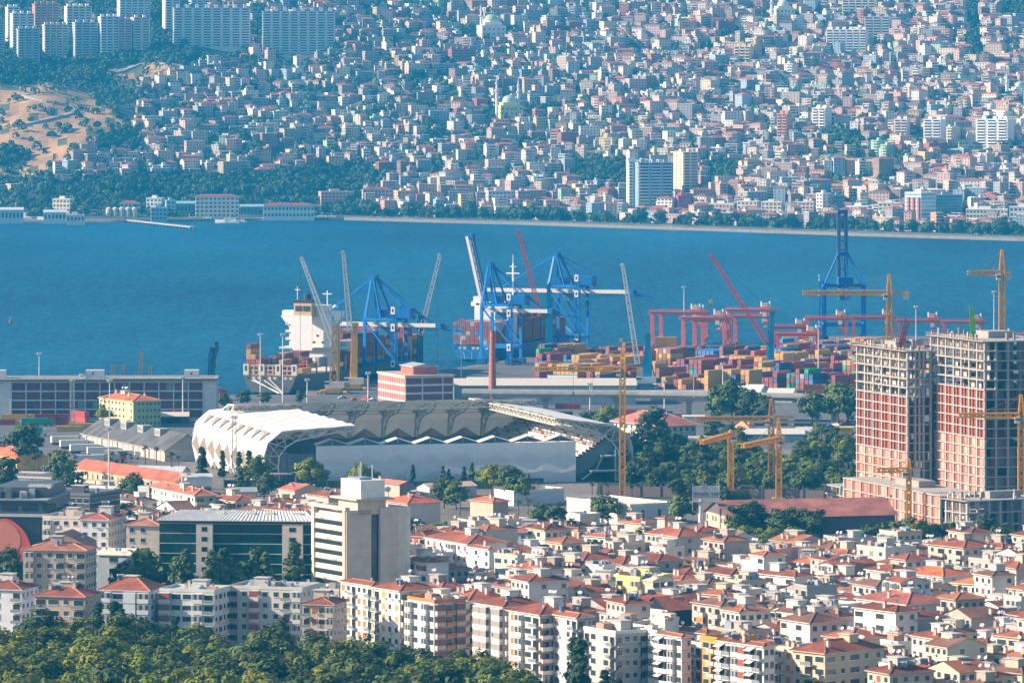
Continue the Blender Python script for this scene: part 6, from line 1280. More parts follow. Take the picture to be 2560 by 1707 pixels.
bld(1765, 1823, 2238, 1293, 2, 76, fh=4.2, wall=(.50, .40, .30), side=(.13, .11, .12), roof='gable', gax='y', roofc=(.36, .14, .11), L='wnw', Rr='nnnnnnnn', label='long stone hall with brown tiled roof and wooden gable beside the big dark trees', pent=False, bits=(0, 0, 0), name='stone_hall', cat='hall', rise=5, over=1.4)
bld(2480, 2500, 2660, 1375, 1, 75, fh=5.5, wall=(.74, .66, .42), side=(.76, .68, .42), roof='gable', gax='y', roofc=(.12, .16, .19), L='', Rr='wwwwwwwwww', label='yellow and white site cabin row with dark roof at the right edge', pent=False, bits=(0, 0, 0), name='site_cabins', cat='cabins', rise=2, trim=(.66, .46, .04))
def fence(x0, y0, x1, y1, h, label, c):
    p, q = gp(x0, y0), gp(x1, y1); o = thing('fence', p, 0, label, 'fence'); d = q-p; L_ = d.length; n = int(L_/8); b = MB()
    b.bar((0, 0, h/2), (d.x, d.y, h/2), .15, c, 'paint', h=h); b.build('panel', o)
    for k in range(min(n, 60)): t = k/n; b = MB(); b.box(d.x*t-.2, d.x*t+.2, d.y*t-.4, d.y*t, 0, h+1.5, (.25, .22, .22), 'metal'); b.build('post', o)
fence(1500, 1238, 2110, 1252, 4, 'long brown and grey hoarding along the dark wood', (.17, .13, .13))
fence(560, 1218, 1230, 1222, 3, 'dark green hedge-like fence at the foot of the screen wall', (.03, .07, .04))
# billboard
o = thing('billboard', gp(1765, 1345), 0, 'white roof-topped billboard TEKNİK YAPI on a tall round post', 'billboard'); s = (1345-YH)/H; hb = (1345-1213)/s
b = MB(); b.cyl((-2, 0, 0), (-2, 0, hb-5), .75, .75, (.62, .62, .62), 'metal', 12); b.build('post', o); b = MB(); b.box(-4.8, 4.9, -.3, 0, hb-5.6, hb-.2, (.70, .69, .68), 'paint')
for k in range(12): b.box(-4.8+k*.88, -4.7+k*.88, -.4, -.3, hb-5.6, hb-.2, (.45, .45, .45), 'metal')
b.box(-4.9, 5, -1.6, .6, hb-6, hb-5.7, (.4, .4, .4), 'metal'); b.box(-4.9, -4.7, -.6, .3, hb-9, hb+.8, (.5, .5, .5), 'metal'); b.box(4.7, 4.9, -.6, .3, hb-6, hb+.2, (.5, .5, .5), 'metal'); b.build('panel', o)
def text(body, size, parent, loc, rot, col, name='lettering', ext=.05):
    c = bpy.data.curves.new(name, 'FONT'); c.body = body; c.size = size; c.extrude = ext; c.align_x = 'CENTER'; ob = bpy.data.objects.new('tmp', c); COL.objects.link(ob); dg = bpy.context.evaluated_depsgraph_get(); me = bpy.data.meshes.new_from_object(ob.evaluated_get(dg)); bpy.data.objects.remove(ob)
    me.materials.clear(); me.materials.append(MATS['paint']); attr_col(me, np.tile(np.array([col[0], col[1], col[2], 1], dtype=np.float32), (len(me.loops), 1))); t = link(name, me, parent, loc); t.rotation_euler = rot; return t
text('TEKNİK YAPI', 1.75, o, (0, -.5, hb-3.7), (math.pi/2, 0, 0), (.02, .03, .14)); b = MB(); b.box(-4.6, 4.7, -.5, -.42, hb-4.2, hb-4.05, (.5, .04, .04), 'paint'); b.box(-1.6, -.8, -.55, -.4, hb-1.4, hb+1.4, (.35, .38, .42), 'paint'); b.box(-.5, .3, -.55, -.4, hb-1.4, hb+.8, (.35, .38, .42), 'paint'); b.build('logo', o)
# ---- trees of the middle distance
tree_kind('broad', 'round', 5.2, 4.6, 2.8, 60, 26, .50, (.105, .155, .038), 5, .28, .4)
tree_kind('dark', 'round', 5.0, 5.0, 2.2, 60, 26, .48, (.062, .095, .034), 4, .28, .4)
tree_kind('pine', 'umbrella', 6.0, 4.4, 4.2, 46, 60, .40, (.17, .205, .022), 6, .30, .4)
tree_kind('pined', 'umbrella', 5.6, 5.4, 3.6, 46, 60, .40, (.085, .12, .024), 5, .30, .4)
tree_kind('umb', 'umbrella', 6.2, 2.6, 7.5, 60, 30, .42, (.050, .095, .025), 3, .26, .4)
tree_kind('cyp', 'cone', 1.9, 5.2, .6, 44, 30, .36, (.028, .058, .028), 4, .34, .3)
tree_kind('conif', 'cone', 3.6, 6.2, 1.0, 60, 30, .44, (.075, .115, .040), 4, .24, .35)
def palm_kind():
    L_ = []
    for v in range(3):
        rs = random.Random(v); b = MB(); n = 26
        for k in range(n):
            t = 6.283*k/n+rs.uniform(-.1, .1); el = rs.uniform(-.5, .95); L0 = 2.3; p = Vector((0, 0, 8.0)); d = Vector((math.cos(t)*math.cos(el), math.sin(t)*math.cos(el), math.sin(el))); sd_ = Vector((-math.sin(t), math.cos(t), 0))
            c = shade((.070, .11, .035) if el > -.2 else (.16, .12, .06), rs.uniform(.7, 1.3))
            for q in range(3):
                p2 = p+d*(L0/3); d = (d+Vector((0, 0, -.32))).normalized(); w0, w1 = (.14, .42, .40, .05)[q:q+2]; b.face([p-sd_*w0, p+sd_*w0, p2+sd_*w1-Vector((0, 0, .12)), p2-sd_*w1-Vector((0, 0, .12))], c, 'leaf'); p = p2
        cm = b.mesh('crown'); b = MB(); b.cyl((0, 0, 0), (0, 0, 8), .34, .22, (.16, .12, .09), 'bark', 8); b.cyl((0, 0, 6.9), (0, 0, 8), .26, .5, (.17, .12, .07), 'bark', 8); L_.append((cm, b.mesh('trunk'), 9.5))
    TREES['palm'] = L_
palm_kind()
MARKS['mid'] = [('the dark grey shed', 330, 1090), ('the lattice mast', 586, 1120), ('the stadium screen wall', 1100, 1190), ('the first tower crane', 1556, 1100), ('the foreshortened crane', 1827, 1170), ('the close pair of cranes', 1937, 1170), ('the slimmer concrete tower', 2150, 1150), ('the institute building', 1650, 1060),
                ('the billboard', 1765, 1240), ('the stone hall', 2000, 1300), ('the white flat-roofed hall', 1570, 1270), ('the glass office block', 600, 1400), ('the beige tower', 900, 1350), ('the concrete frame building', 2450, 1330), ('the long station building', 300, 1190), ('the yellow school building', 320, 1030), ('the black shopping centre', 50, 1260), ('the white box shed', 1330, 1240)]
MIDW = 'trees between the stadium and the concrete towers'
def mid_tree(key, x, y, sc_, word, group=MIDW, nm='tree'):
    p = gp(x, y); return tree(key, p.x, p.y, 0, sc_*(1 if key in ('palm', 'cyp') else .84), 'palm_tree' if key == 'palm' else 'cypress_tree' if key == 'cyp' else nm, word, group, 'mid')
for x, y, s_ in [(1600, 1165, 1.5), (1575, 1190, 1.4), (1620, 1205, 1.3), (1660, 1180, 1.3), (1590, 1228, 1.2), (1640, 1235, 1.1), (1690, 1225, 1.1), (1645, 1150, 1.35), (1630, 1120, 1.7)]: mid_tree('dark', x, y, s_, 'dense dark green tree')
for k in range(100):
    x = R.uniform(1660, 2130); y = R.uniform(1135, 1244)
    if R.random() < .1 and y < 1160: continue
    kd = R.choice(('broad', 'broad', 'broad', 'dark', 'pined', 'conif', 'pine')); mid_tree(kd, x, y, R.uniform(.7, 1.05), {'broad': 'round mid-green tree', 'dark': 'dark round tree', 'pined': 'dark pine', 'conif': 'pointed conifer', 'pine': 'light green pine'}[kd])
for x, y, s_, kd in [(1800, 1062, 1.7, 'broad'), (1830, 1060, 2.0, 'broad'), (1870, 1062, 1.6, 'dark'), (1910, 1064, 1.3, 'dark'), (2030, 1062, 1.5, 'broad'), (2095, 1058, 1.9, 'broad'), (2120, 1062, 1.7, 'broad'), (1640, 1100, 1.3, 'dark'), (1520, 1075, 1.0, 'pine'), (1500, 1080, .9, 'broad'), (1470, 1072, .8, 'dark'), (2050, 1120, 1.1, 'broad'), (2080, 1125, 1.0, 'dark'), (1780, 1105, 1.0, 'dark'), (1820, 1110, .9, 'dark'), (484, 1040, 1.5, 'broad'), (520, 1030, .9, 'dark'), (560, 1024, .8, 'broad'), (610, 1018, .8, 'dark'), (750, 1012, .7, 'dark'), (660, 1014, .7, 'broad'), (272, 1058, 1.1, 'broad'), (368, 1062, .9, 'broad'), (262, 1068, .8, 'pine'),
                    (62, 1175, 1.8, 'dark'), (155, 1215, 1.4, 'broad'), (140, 1245, 1.2, 'conif'), (182, 1248, 1.1, 'dark'), (330, 1275, 1.3, 'dark'), (8, 1240, 1.5, 'dark'), (215, 1262, .5, 'pine'), (600, 1240, 1.0, 'conif'), (640, 1238, 1.2, 'pined'), (660, 1248, 1.0, 'dark'), (775, 1240, 1.3, 'pine'), (790, 1238, 1.0, 'pine'), (1230, 1255, 1.3, 'pine'), (1270, 1258, 1.2, 'pined'), (1300, 1262, 1.1, 'broad'), (1110, 1270, 1.2, 'dark'), (1140, 1275, 1.1, 'broad'), (905, 1240, 1.1, 'pine'), (940, 1238, .9, 'broad')]: mid_tree(kd, x, y, s_, {'broad': 'broad green tree', 'dark': 'dark green tree', 'pine': 'yellow-green tree', 'pined': 'dark pine tree', 'conif': 'pointed conifer'}[kd], 'scattered trees in the middle distance')
for k in range(7): mid_tree('dark', 1850+k*32+R.uniform(-8, 8), 1360+R.uniform(-14, 12), R.uniform(.95, 1.35), 'big dark tree in front of the stone hall', 'large dark trees before the stone hall')
for x, y, s_, kd in [(1842, 1392, 1.0, 'pine'), (1880, 1395, .9, 'broad'), (1930, 1398, 1.0, 'pine'), (1990, 1396, 1.1, 'broad'), (2180, 1388, 1.0, 'umb'), (2230, 1395, 1.2, 'broad'), (2290, 1402, 1.25, 'pined'), (2330, 1398, 1.1, 'umb'), (2355, 1396, 1.15, 'umb'), (2270, 1390, 1.1, 'broad'), (2460, 1388, 1.3, 'dark'), (2500, 1392, 1.1, 'broad'), (2440, 1395, 1.0, 'dark'), (1815, 1300, 1.2, 'dark'), (1850, 1298, 1.1, 'dark'), (1705, 1318, 1.2, 'broad'), (1495, 1305, .9, 'dark'), (1520, 1312, 1.1, 'broad'), (1390, 1330, 1.0, 'dark'), (1350, 1320, .9, 'broad')]: mid_tree(kd, x, y, s_, {'broad': 'round green tree', 'dark': 'dark tree', 'pine': 'bright green tree', 'pined': 'olive pine', 'umb': 'umbrella pine'}[kd], 'trees by the stone hall and building site')
for x, y, s_ in [(125, 1185, 1.0), (146, 1178, .9), (166, 1178, .9), (187, 1182, .85), (94, 1180, .9), (302, 1178, .95), (314, 1178, .95), (363, 1160, .9), (391, 1163, .9), (428, 1192, 1.15), (446, 1175, .7), (326, 1165, .6), (280, 1170, .8), (275, 1186, .8), (20, 1150, .9), (35, 1146, .9), (8, 1152, .8), (1093, 1262, 1.1), (1150, 1290, .9), (1296, 1300, .9), (1320, 1298, .9), (1480, 1245, .7), (1515, 1246, .7), (1345, 1236, .6), (1580, 1246, .6), (1592, 1248, .7), (1720, 1240, .7), (1838, 1245, .6), (1972, 1246, .7), (268, 1465, 1.0), (1650, 1350, .7)]: mid_tree('palm', x, y, s_, 'fan palm', 'palm trees')
for x, y, s_ in [(556, 1192, 1.0), (505, 1222, 1.5), (598, 1212, 1.2), (622, 1216, 1.3), (615, 1200, 1.0), (978, 1205, 1.0), (990, 1208, 1.0), (1002, 1212, 1.2), (1016, 1208, .9), (1032, 1216, .8), (1060, 1210, .6), (1108, 1214, .7), (1122, 1214, .6), (1160, 1214, .7), (1180, 1212, .8), (1192, 1216, .6), (1236, 1206, .7), (1275, 1214, .5), (1322, 1212, .4)]: mid_tree('cyp', x, y, s_, 'narrow dark cypress', 'cypresses along the stadium')

for k in range(26): x, y = R.choice(((R.uniform(2040, 2130), R.uniform(1055, 1085)), (R.uniform(60, 130), R.uniform(1165, 1180)), (R.uniform(1980, 2060), R.uniform(1068, 1078)), (R.uniform(820, 1100), R.uniform(996, 1006)))); car(gp(x, y), R.uniform(0, 3))
# ---------------------------------------------------------------- the near city: special buildings
def band_face(b, T, Wd, h, n, fh, col, glass, z0=0, inset=0, gh=.5):
    for f in range(n):
        z = z0+f*fh; m = MB(T); m.box(inset, Wd-inset, -.12, -.02, z+fh*(1-gh)*.6, z+fh*(1-gh)*.6+fh*gh, glass, 'glass'); b.v += []; b_add(b, m)
def b_add(a, m):
    n = len(a.v); a.v += m.v; a.f += [tuple(i+n for i in f) for f in m.f]; a.c += m.c; a.m += m.m
def office_glass():
    X, D, WL, WR, s = cornerbox(398, 784, 800, 1311, 25.5, 6); WR = 14; th = -math.radians(6); OCC.append((X, D, th, WL, WR)); o = thing('glass_office', (X, D, 0), th, 'dark green glass office block with two pale piers and a ribbed light metal roof', 'office block'); h = 25.5
    W = MB(); W.box(-WL, 0, .3, WR, 0, h, (.03, .07, .06), 'glass'); n = 8; fh = h/n
    for f in range(n):
        z = f*fh
        for k in range(24): x = -WL+k*WL/24; W.box(x+.06, x+WL/24-.06, .12, .3, z+.3, z+fh-.05, (.006+.008*R.random(), .040+.022*R.random(), .034+.018*R.random()), 'glass')
    W.build('curtain_wall', o); b = MB()
    for f in range(n+1): b.box(-WL, 0, -.05, .3, f*fh-.02, f*fh+.22, (.50, .52, .50), 'paint')
    b.build('floor_band', o)
    for x0, x1 in ((492, 533), (707, 758)):
        a, c = -WL+(x0-398)/386*WL, -WL+(x1-398)/386*WL; b = MB(); b.box(a, c, -1.2, 1, 0, h+.1, (.66, .58, .52), 'wall'); b.build('pier', o)
        for f in range(1, n): w2 = (c-a)*.11; m = MB(); m.box((a+c)/2-w2-.3, (a+c)/2+w2+.3, -1.26, -1.2, f*fh+.9, f*fh+2.3, (.02, .04, .06), 'glass'); m.build('window', o)
    b = MB(); b.box(-WL-.2, .2, -.3, .3, h+.2, h+1.0, (.05, .06, .07), 'paint'); b.hexa([(-WL-.6, -1.6, h+1.0), (.6, -1.6, h+1.0), (.6, WR, h+1.0), (-WL-.6, WR, h+1.0), (-WL-.6, -1.6, h+1.25), (.6, -1.6, h+1.25), (-4, WR*.6, h+3.6), (-WL+6, WR*.6, h+3.6)], (.66, .65, .62), 'metal')
    for k in range(44): t = k/43; x = -WL-.5+t*(WL+1); x2 = -WL+6+t*(WL-10); b.bar((x, -1.6, h+1.35), (x2, WR*.6, h+3.7), .22, (.74, .73, .70), 'metal')
    ro = b.build('roof', o)
    for x in (-.30, -.42, -.12, -.62): m = MB(); m.box(x*WL-1.5, x*WL+1.5, 4, 6, h+2.2, h+3.4, (.62, .62, .62), 'metal'); m.build('roof_unit', ro)
office_glass()
def beige_tower():
    h = 33.0; X, D, WL, WR, s = cornerbox(781, 864, 1012, 1276, h, 60); th = -math.radians(60); WR = max(WR, 18); OCC.append((X, D, th, WL, WR)); o = thing('office_tower', (X, D, 0), th, 'tall beige office tower with ribbon windows and a white roof tank house', 'office tower'); c1 = (.66, .54, .42); c2 = (.60, .50, .42)
    b = MB(); b.box(-WL, 0, 1, WR, 0, h-1.5, c1, 'wall'); n = 10; fh = (h-2)/n
    b.box(-WL, -WL+1.6, -.4, 1, 0, h, c1, 'wall'); b.box(-1.3, 0, -.4, 1, 0, h, c1, 'wall')
    for f in range(n): z = f*fh; b.box(-WL+1.6, -1.3, .15, 1, z+fh*.42, z+fh, (.72, .62, .50), 'wall'); b.hexa([(-WL+1.6, .1, z+fh*.42), (-1.3, .1, z+fh*.42), (-1.3, 1, z+fh*.42), (-WL+1.6, 1, z+fh*.42), (-WL+1.6, -.5, z+fh*.55), (-1.3, -.5, z+fh*.55), (-1.3, 1, z+fh*.55), (-WL+1.6, 1, z+fh*.55)], (.72, .62, .50), 'wall')
    b.box(0, .5, 0, WR*.42, 0, h, c2, 'wall'); b.box(0, .15, WR*.42, WR*.55, 0, h-1, (.02, .035, .05), 'glass'); b.box(.15, 1.4, WR*.55, WR, 0, h+.6, c2, 'wall'); b.box(1.4, 1.5, WR*.85, WR, 0, h+.6, (.66, .58, .50), 'wall'); b.box(-WL*.5, 1.5, WR, WR+1.2, 0, h+.5, (.70, .66, .60), 'wall')
    for f in range(n): z = f*fh+fh; b.box(.5, .56, .3, WR*.4, z-.1, z, shade(c2, .8), 'wall'); b.box(1.4, 1.46, WR*.57, WR*.84, z-.1, z, shade(c2, .8), 'wall')
    b.build('wall', o)
    for f in range(n):
        m = MB(); z = f*fh; k = 16
        for q in range(k): x = -WL+1.6+q*(WL-2.9)/k; m.box(x+.03, x+(WL-2.9)/k*.62, .3, 1.02, z+.05, z+fh*.42, (.03, .05, .06), 'glass'); 
        m.box(-WL+1.6, -1.3, .55, 1.01, z, z+fh*.42, (.5, .44, .38), 'wall'); m.build('window_band', o)
        if f % 2: link('air_conditioner', ac_mesh(), o, (-WL*(.3+.1*(f % 5)), -.35, z+fh*.55))
    b = MB(); b.box(-WL-.2, .6, -.5, 1.2, h, h+1.0, c1, 'wall'); b.box(-WL-.2, -WL+.5, 1.2, WR, h-1.5, h+.6, c1, 'wall'); b.box(-WL+.5, .5, 1.2, WR, h-1.5, h-1.2, (.5, .42, .36), 'concrete'); b.box(-WL*.55, .5, 4, 14, h-1.2, h+3.0, (.62, .50, .40), 'wall'); b.box(-WL*.7, 2.5, 2.5, 16, h+3.0, h+3.6, (.50, .44, .38), 'concrete'); ro = b.build('roof', o)
    b = MB(); b.box(-WL*.52, 1.6, 4.5, 13, h+3.6, h+9.2, (.76, .73, .68), 'wall'); b.box(-WL*.40, -1, 5.5, 10, h+9.2, h+9.9, (.20, .26, .34), 'paint'); b.build('tank_house', ro)
    for p, q in (((-1, 6, h+9.2), (-1, 6, h+15)), ((.8, 9, h+9.2), (.8, 9, h+14)), ((-4, 7, h+9.2), (-4, 7, h+13))): m = MB(); m.bar(p, q, .18, (.6, .6, .6)); m.build('antenna', ro)
    link('satellite_dish', roof_bits('dish'), ro, (2.2, 14, h+3.6), .4).scale = (2, 2, 2)
beige_tower()
def mall():
    X, D, WL, WR, s = cornerbox(-80, 118, 200, 1286, 20, 8); WR = 45; th = -math.radians(8); OCC.append((X, D, th, WL, WR)); o = thing('shopping_centre', (X, D, 0), th, 'black shopping centre with a huge orange-red disc on its front and roof terraces', 'shopping centre')
    b = MB(); b.box(-WL, 0, 0, WR, 0, 20, (.035, .05, .06), 'paint'); b.box(-WL, .3, -.4, 0, 19.2, 20.2, (.42, .44, .44), 'paint'); b.box(-WL, .3, -.5, 0, 4.2, 4.8, (.55, .52, .5), 'paint')
    for k in range(30): b.box(-WL+k*WL/30, -WL+k*WL/30+.12, -.1, 0, 5, 19, (.06, .08, .09), 'metal')
    b.build('wall', o); cx = -(118-8)/s; b = MB(); n = 36; r = 10
    pts = [(cx+r*math.cos(t), r*math.sin(t)) for t in [math.pi*i/n for i in range(n+1)]]
    for (a0, z0), (a1, z1) in zip(pts, pts[1:]): b.face([(cx, -1.6, 5), (a0, -1.6, 5+z0*1.35), (a1, -1.6, 5+z1*1.35)], (.52, .09, .06), 'paint'); b.face([(a0, -1.6, 5+z0*1.35), (a0, 0, 5+z0*1.35), (a1, 0, 5+z1*1.35), (a1, -1.6, 5+z1*1.35)], (.45, .08, .05), 'paint')
    for i in range(n): t0, t1 = 2*math.pi*i/n, 2*math.pi*(i+1)/n; b.face([(cx-1, -1.7, 11.4), (cx-1+7*math.cos(t0), -1.7, 11.4+6.4*math.sin(t0)), (cx-1+7*math.cos(t1), -1.7, 11.4+6.4*math.sin(t1))], (.56, .20, .13), 'paint')
    b.build('sign_disc', o); b = MB(); b.box(-WL, -2, 8, WR, 20, 24, (.06, .08, .10), 'paint'); b.box(-WL, -1.5, 7.4, WR, 24, 24.5, (.30, .33, .35), 'concrete')
    for k in range(5): b.box(-WL*.9+k*7, -WL*.9+k*7+5, 7.85, 8, 20.8, 23.2, (.02, .03, .04), 'glass')
    b.box(-WL*.8, -4, 14, WR, 24.5, 28, (.07, .08, .09), 'paint'); b.build('terrace', o)
    for k in range(14): m = MB(); x, y = -R.uniform(2, WL*.8), R.uniform(9, 22); hh = R.uniform(1, 2.6); m.box(x-1, x+1, y-1, y+1, 24.5, 24.5+hh+1, R.choice(((.30, .33, .35), (.10, .12, .14), (.5, .5, .5))), 'metal'); m.build('roof_unit', o)
    for k in range(6): m = MB(); x = -WL*.35+k*1.3; m.cyl((x, 16, 28.1), (x, 20, 28.1), .7, .7, (.55, .55, .55), 'metal', 10); m.cyl((x, 15.9, 28.1), (x, 16, 28.1), .75, .75, (.7, .7, .7), 'metal', 10); m.build('ventilation_duct', o)
mall()
bld(84, 225, 300, 1240, 6, 25, fh=3.6, wall=(.08, .10, .12), side=(.06, .08, .09), roof='flatc', roofc=(.10, .10, .11), parapet=(.16, .18, .19), L='WWWW', Rr='WWW', label='dark annexe with glazed terraces right of the black shopping centre', name='dark_annexe', cat='building', bits=(1, 0, 3), acs=0)
# ---------------------------------------------------------------- named rows of the near city (xl, xc, xr, eave row of the near corner)
TO = {'A': 0, 'B': 640, 'C': 1280, 'D': 1920}
MARKS['city'] = [('the beige office tower', 900, 1270), ('the glass office block', 590, 1310), ('the olive balcony block', 1580, 1460), ('the black-sided house', 1700, 1530), ('the yellow-balcony block', 2450, 1460), ('the big beige corner block', 2080, 1640), ('the orange-parapet block', 1080, 1500), ('the flat grey block', 1500, 1575), ('the stone hall', 2000, 1300), ('the white hall', 1570, 1270),
                 ('the long white terrace', 1150, 1370), ('the pink stepped house', 1950, 1370), ('the brown gable wall', 2130, 1420), ('the white box shed', 1330, 1235), ('the site cabins', 2520, 1380), ('the white park row', 1200, 1520), ('the peach shed', 1120, 1215), ('the bottom right corner', 2540, 1690), ('the five-storey white block', 2260, 1530)]
def T(t, xl, xc, xr, ye, n, a, **k):
    f = lambda v: TO[t]+v/3.092
    return bld(f(xl), f(xc), f(xr), 1200+ye/3.092, n, a, **k)
OG = (.58, .20, .06); WHT = (.78, .73, .66); CRM = (.72, .62, .48)
T('A', -140, 165, 222, 852, 6, 17, wall=(.62, .65, .70), L='wWnB', Rr='ww', roof='hip', label='white block with grey balconies cut by the left edge, beside the park', dep=13)
T('A', 265, 655, 705, 908, 6, 17, wall=(.42, .35, .29), L='BWsBn'.replace('n', ''), Rr='ww', roof='hip', roofc=(.34, .10, .07), bits=(4, 2, 6), label='brown block with solar panels on its red roof, beside the park', dep=13)
T('A', 765, 1158, 1228, 862, 6, 17, wall=(.52, .58, .64), L='gBSg', Rr='ww', roof='hip', sc2=(.50, .56, .60), bc2=(.58, .62, .66), label='pale blue block with wrap-around balconies and red pyramid roof', dep=14, rise=3.4, over=.3)
T('A', 1235, 1655, 1728, 868, 6, 17, wall=(.56, .60, .60), L='SWWgB', Rr='wW', roof='flat', sc2=(.28, .07, .05), label='pale grey block with brown-red shutters and flat roof full of dishes', dep=14, bits=(7, 2, 0))
bld(572, 755, 770, 1475, 6, 17, wall=(.54, .53, .50), L='BwSwwBg', Rr='ww', roof='flat', sc2=(.25, .07, .06), label='wide grey-white block with angular balconies below the beige tower', dep=16, bits=(8, 2, 0))
T('A', 185, 662, 705, 548, 7, 10, wall=(.46, .38, .31), L='gwwBwB', Rr='w', roof='hip', roofc=(.40, .15, .10), label='dusty brown block with balconies and low red roof under the old gable', dep=12, acs=6, rise=1.8)
T('A', 285, 660, 702, 492, 7, 10, wall=(.40, .28, .20), L='nwnn', Rr='', roof='gable', gax='y', label='old ochre block with stained gable and dark roof edges', dep=14, rise=3.4, roofc=(.24, .15, .11), bits=(1, 1, 0), nfw=1)
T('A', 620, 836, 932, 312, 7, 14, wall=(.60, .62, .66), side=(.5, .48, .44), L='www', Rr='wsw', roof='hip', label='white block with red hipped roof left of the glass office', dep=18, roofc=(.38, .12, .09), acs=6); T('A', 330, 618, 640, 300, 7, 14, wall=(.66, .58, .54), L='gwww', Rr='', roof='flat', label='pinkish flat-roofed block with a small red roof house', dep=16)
T('A', 975, 1232, 1400, 355, 7, 10, wall=(.60, .53, .45), L='wwn', Rr='', roof='hip', roofc=(.36, .15, .11), label='cream block with glazed top floor and brown roof touching the glass office', dep=18)
T('A', 750, 1000, 1055, 578, 5, 14, fh=3.5, wall=(.44, .52, .58), side=(.60, .50, .34), L='nWn', Rr='nn', roof='metal', gax='x', roofc=(.70, .64, .52), label='small grey-blue office with teal glass front and cream metal roof', dep=14, name='small_office', cat='office building', pent=False, acs=0)
T('A', 2040, 2300, 2380, 250, 5, 50, wall=(.66, .56, .44), L='wwb', Rr='w', roof='hip')
T('B', 360, 600, 648, 968, 6, 14, wall=(.56, .48, .42), L='BsWg', Rr='w', roof='hip', label='beige block with dark red roof between the grey-white block and the orange-shutter block', dep=14); T('B', 480, 640, 690, 862, 5, 20, wall=(.66, .58, .48), L='gWw', Rr='w', roof='flat', dep=14)
T('B', 655, 900, 1010, 822, 7, 57, wall=WHT, L='ssB', Rr='bB', roof='hip', sc2=OG, label='cream-white block with orange shutters, leftmost of the sunlit park row')
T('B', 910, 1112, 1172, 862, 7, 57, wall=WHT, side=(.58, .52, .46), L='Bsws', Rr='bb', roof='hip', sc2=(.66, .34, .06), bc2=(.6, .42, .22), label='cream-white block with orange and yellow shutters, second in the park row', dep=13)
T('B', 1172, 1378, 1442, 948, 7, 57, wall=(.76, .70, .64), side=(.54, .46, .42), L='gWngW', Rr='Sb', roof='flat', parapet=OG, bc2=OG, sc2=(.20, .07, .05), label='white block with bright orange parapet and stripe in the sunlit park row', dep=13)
T('B', 1442, 1640, 1700, 935, 7, 57, wall=(.74, .70, .66), L='bWwg', Rr='Bg', roof='hip', label='white block with red hipped roof right of the orange-parapet block', dep=14)
T('B', 1702, 1912, 2012, 985, 7, 57, wall=WHT, L='SSsS', Rr='Ss', roof='hip', sc2=(.30, .27, .25), label='white block with grey blinds and red hipped roof in the sunlit park row', dep=14)
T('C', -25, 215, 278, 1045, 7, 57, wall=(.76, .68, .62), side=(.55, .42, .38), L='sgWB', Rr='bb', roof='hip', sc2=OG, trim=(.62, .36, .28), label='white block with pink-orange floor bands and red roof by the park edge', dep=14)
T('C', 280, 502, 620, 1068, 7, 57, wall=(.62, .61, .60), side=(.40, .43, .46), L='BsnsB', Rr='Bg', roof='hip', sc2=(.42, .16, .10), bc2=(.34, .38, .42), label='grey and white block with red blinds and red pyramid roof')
T('C', 556, 800, 942, 1190, 7, 57, wall=(.50, .48, .45), side=(.42, .41, .41), L='BWnWB', Rr='Bww', roof='flat', parapet=(.72, .69, .64), label='modern flat-roofed grey block with white parapet at the bottom centre', dep=15)
T('C', 944, 1118, 1170, 1185, 7, 57, wall=(.78, .72, .62), L='wswg', Rr='B', roof='flat', sc2=(.60, .26, .12), label='cream block with ornate windows right of the flat grey modern block')
T('C', 1128, 1312, 1372, 1218, 7, 57, wall=(.76, .70, .66), side=(.62, .60, .60), L='abgW', Rr='nw', roof='hip', trim=(.62, .34, .30), label='white block with pink bands and white awnings under a red roof'); T('C', 1368, 1466, 1482, 1280, 6, 57, wall=(.70, .62, .54), L='sB', Rr='', roof='flat', dep=12, sc2=(.5, .14, .06), label='narrow beige block left of the orange block')
T('C', 1472, 1586, 1600, 1240, 7, 57, wall=(.64, .28, .05), L='Wb', Rr='', roof='flat', dep=12, bc2=(.66, .52, .42), label='narrow bright orange block with rounded balconies near the bottom')
T('C', 1592, 1945, 2030, 1290, 7, 54, wall=(.76, .72, .66), L='aBgSaB', Rr='ws', roof='hip', sc2=(.30, .08, .05), label='long white block with awnings and balconies right of the bright orange block')
T('D', 190, 440, 826, 1345, 6, 48, wall=(.58, .48, .34), side=(.50, .42, .30), L='wBW', Rr='WwWww', roof='hip', rise=2.6, label='big beige corner block with clipped red roof at the bottom of the right side', dep=22); T('D', 66, 190, 230, 1315, 6, 50, wall=(.70, .56, .42), L='gs', Rr='', roof='flat', sc2=OG, dep=12)
T('D', 858, 962, 1060, 1445, 5, 50, wall=(.74, .72, .68), L='nw', Rr='w', roof='flat'); T('D', 980, 1280, 1500, 1510, 5, 40, wall=(.60, .52, .42), L='gaB', Rr='Ww', roof='hip'); T('D', 1500, 1760, 1900, 1530, 5, 50, wall=(.64, .52, .42), L='wsB', Rr='ww', roof='hip'); T('D', 1762, 1940, 2080, 1222, 5, 50, wall=(.62, .50, .38), side=(.26, .20, .17), L='WW', Rr='nn', roof='hip', label='beige block with brown side wall and glazed bay at the right edge')
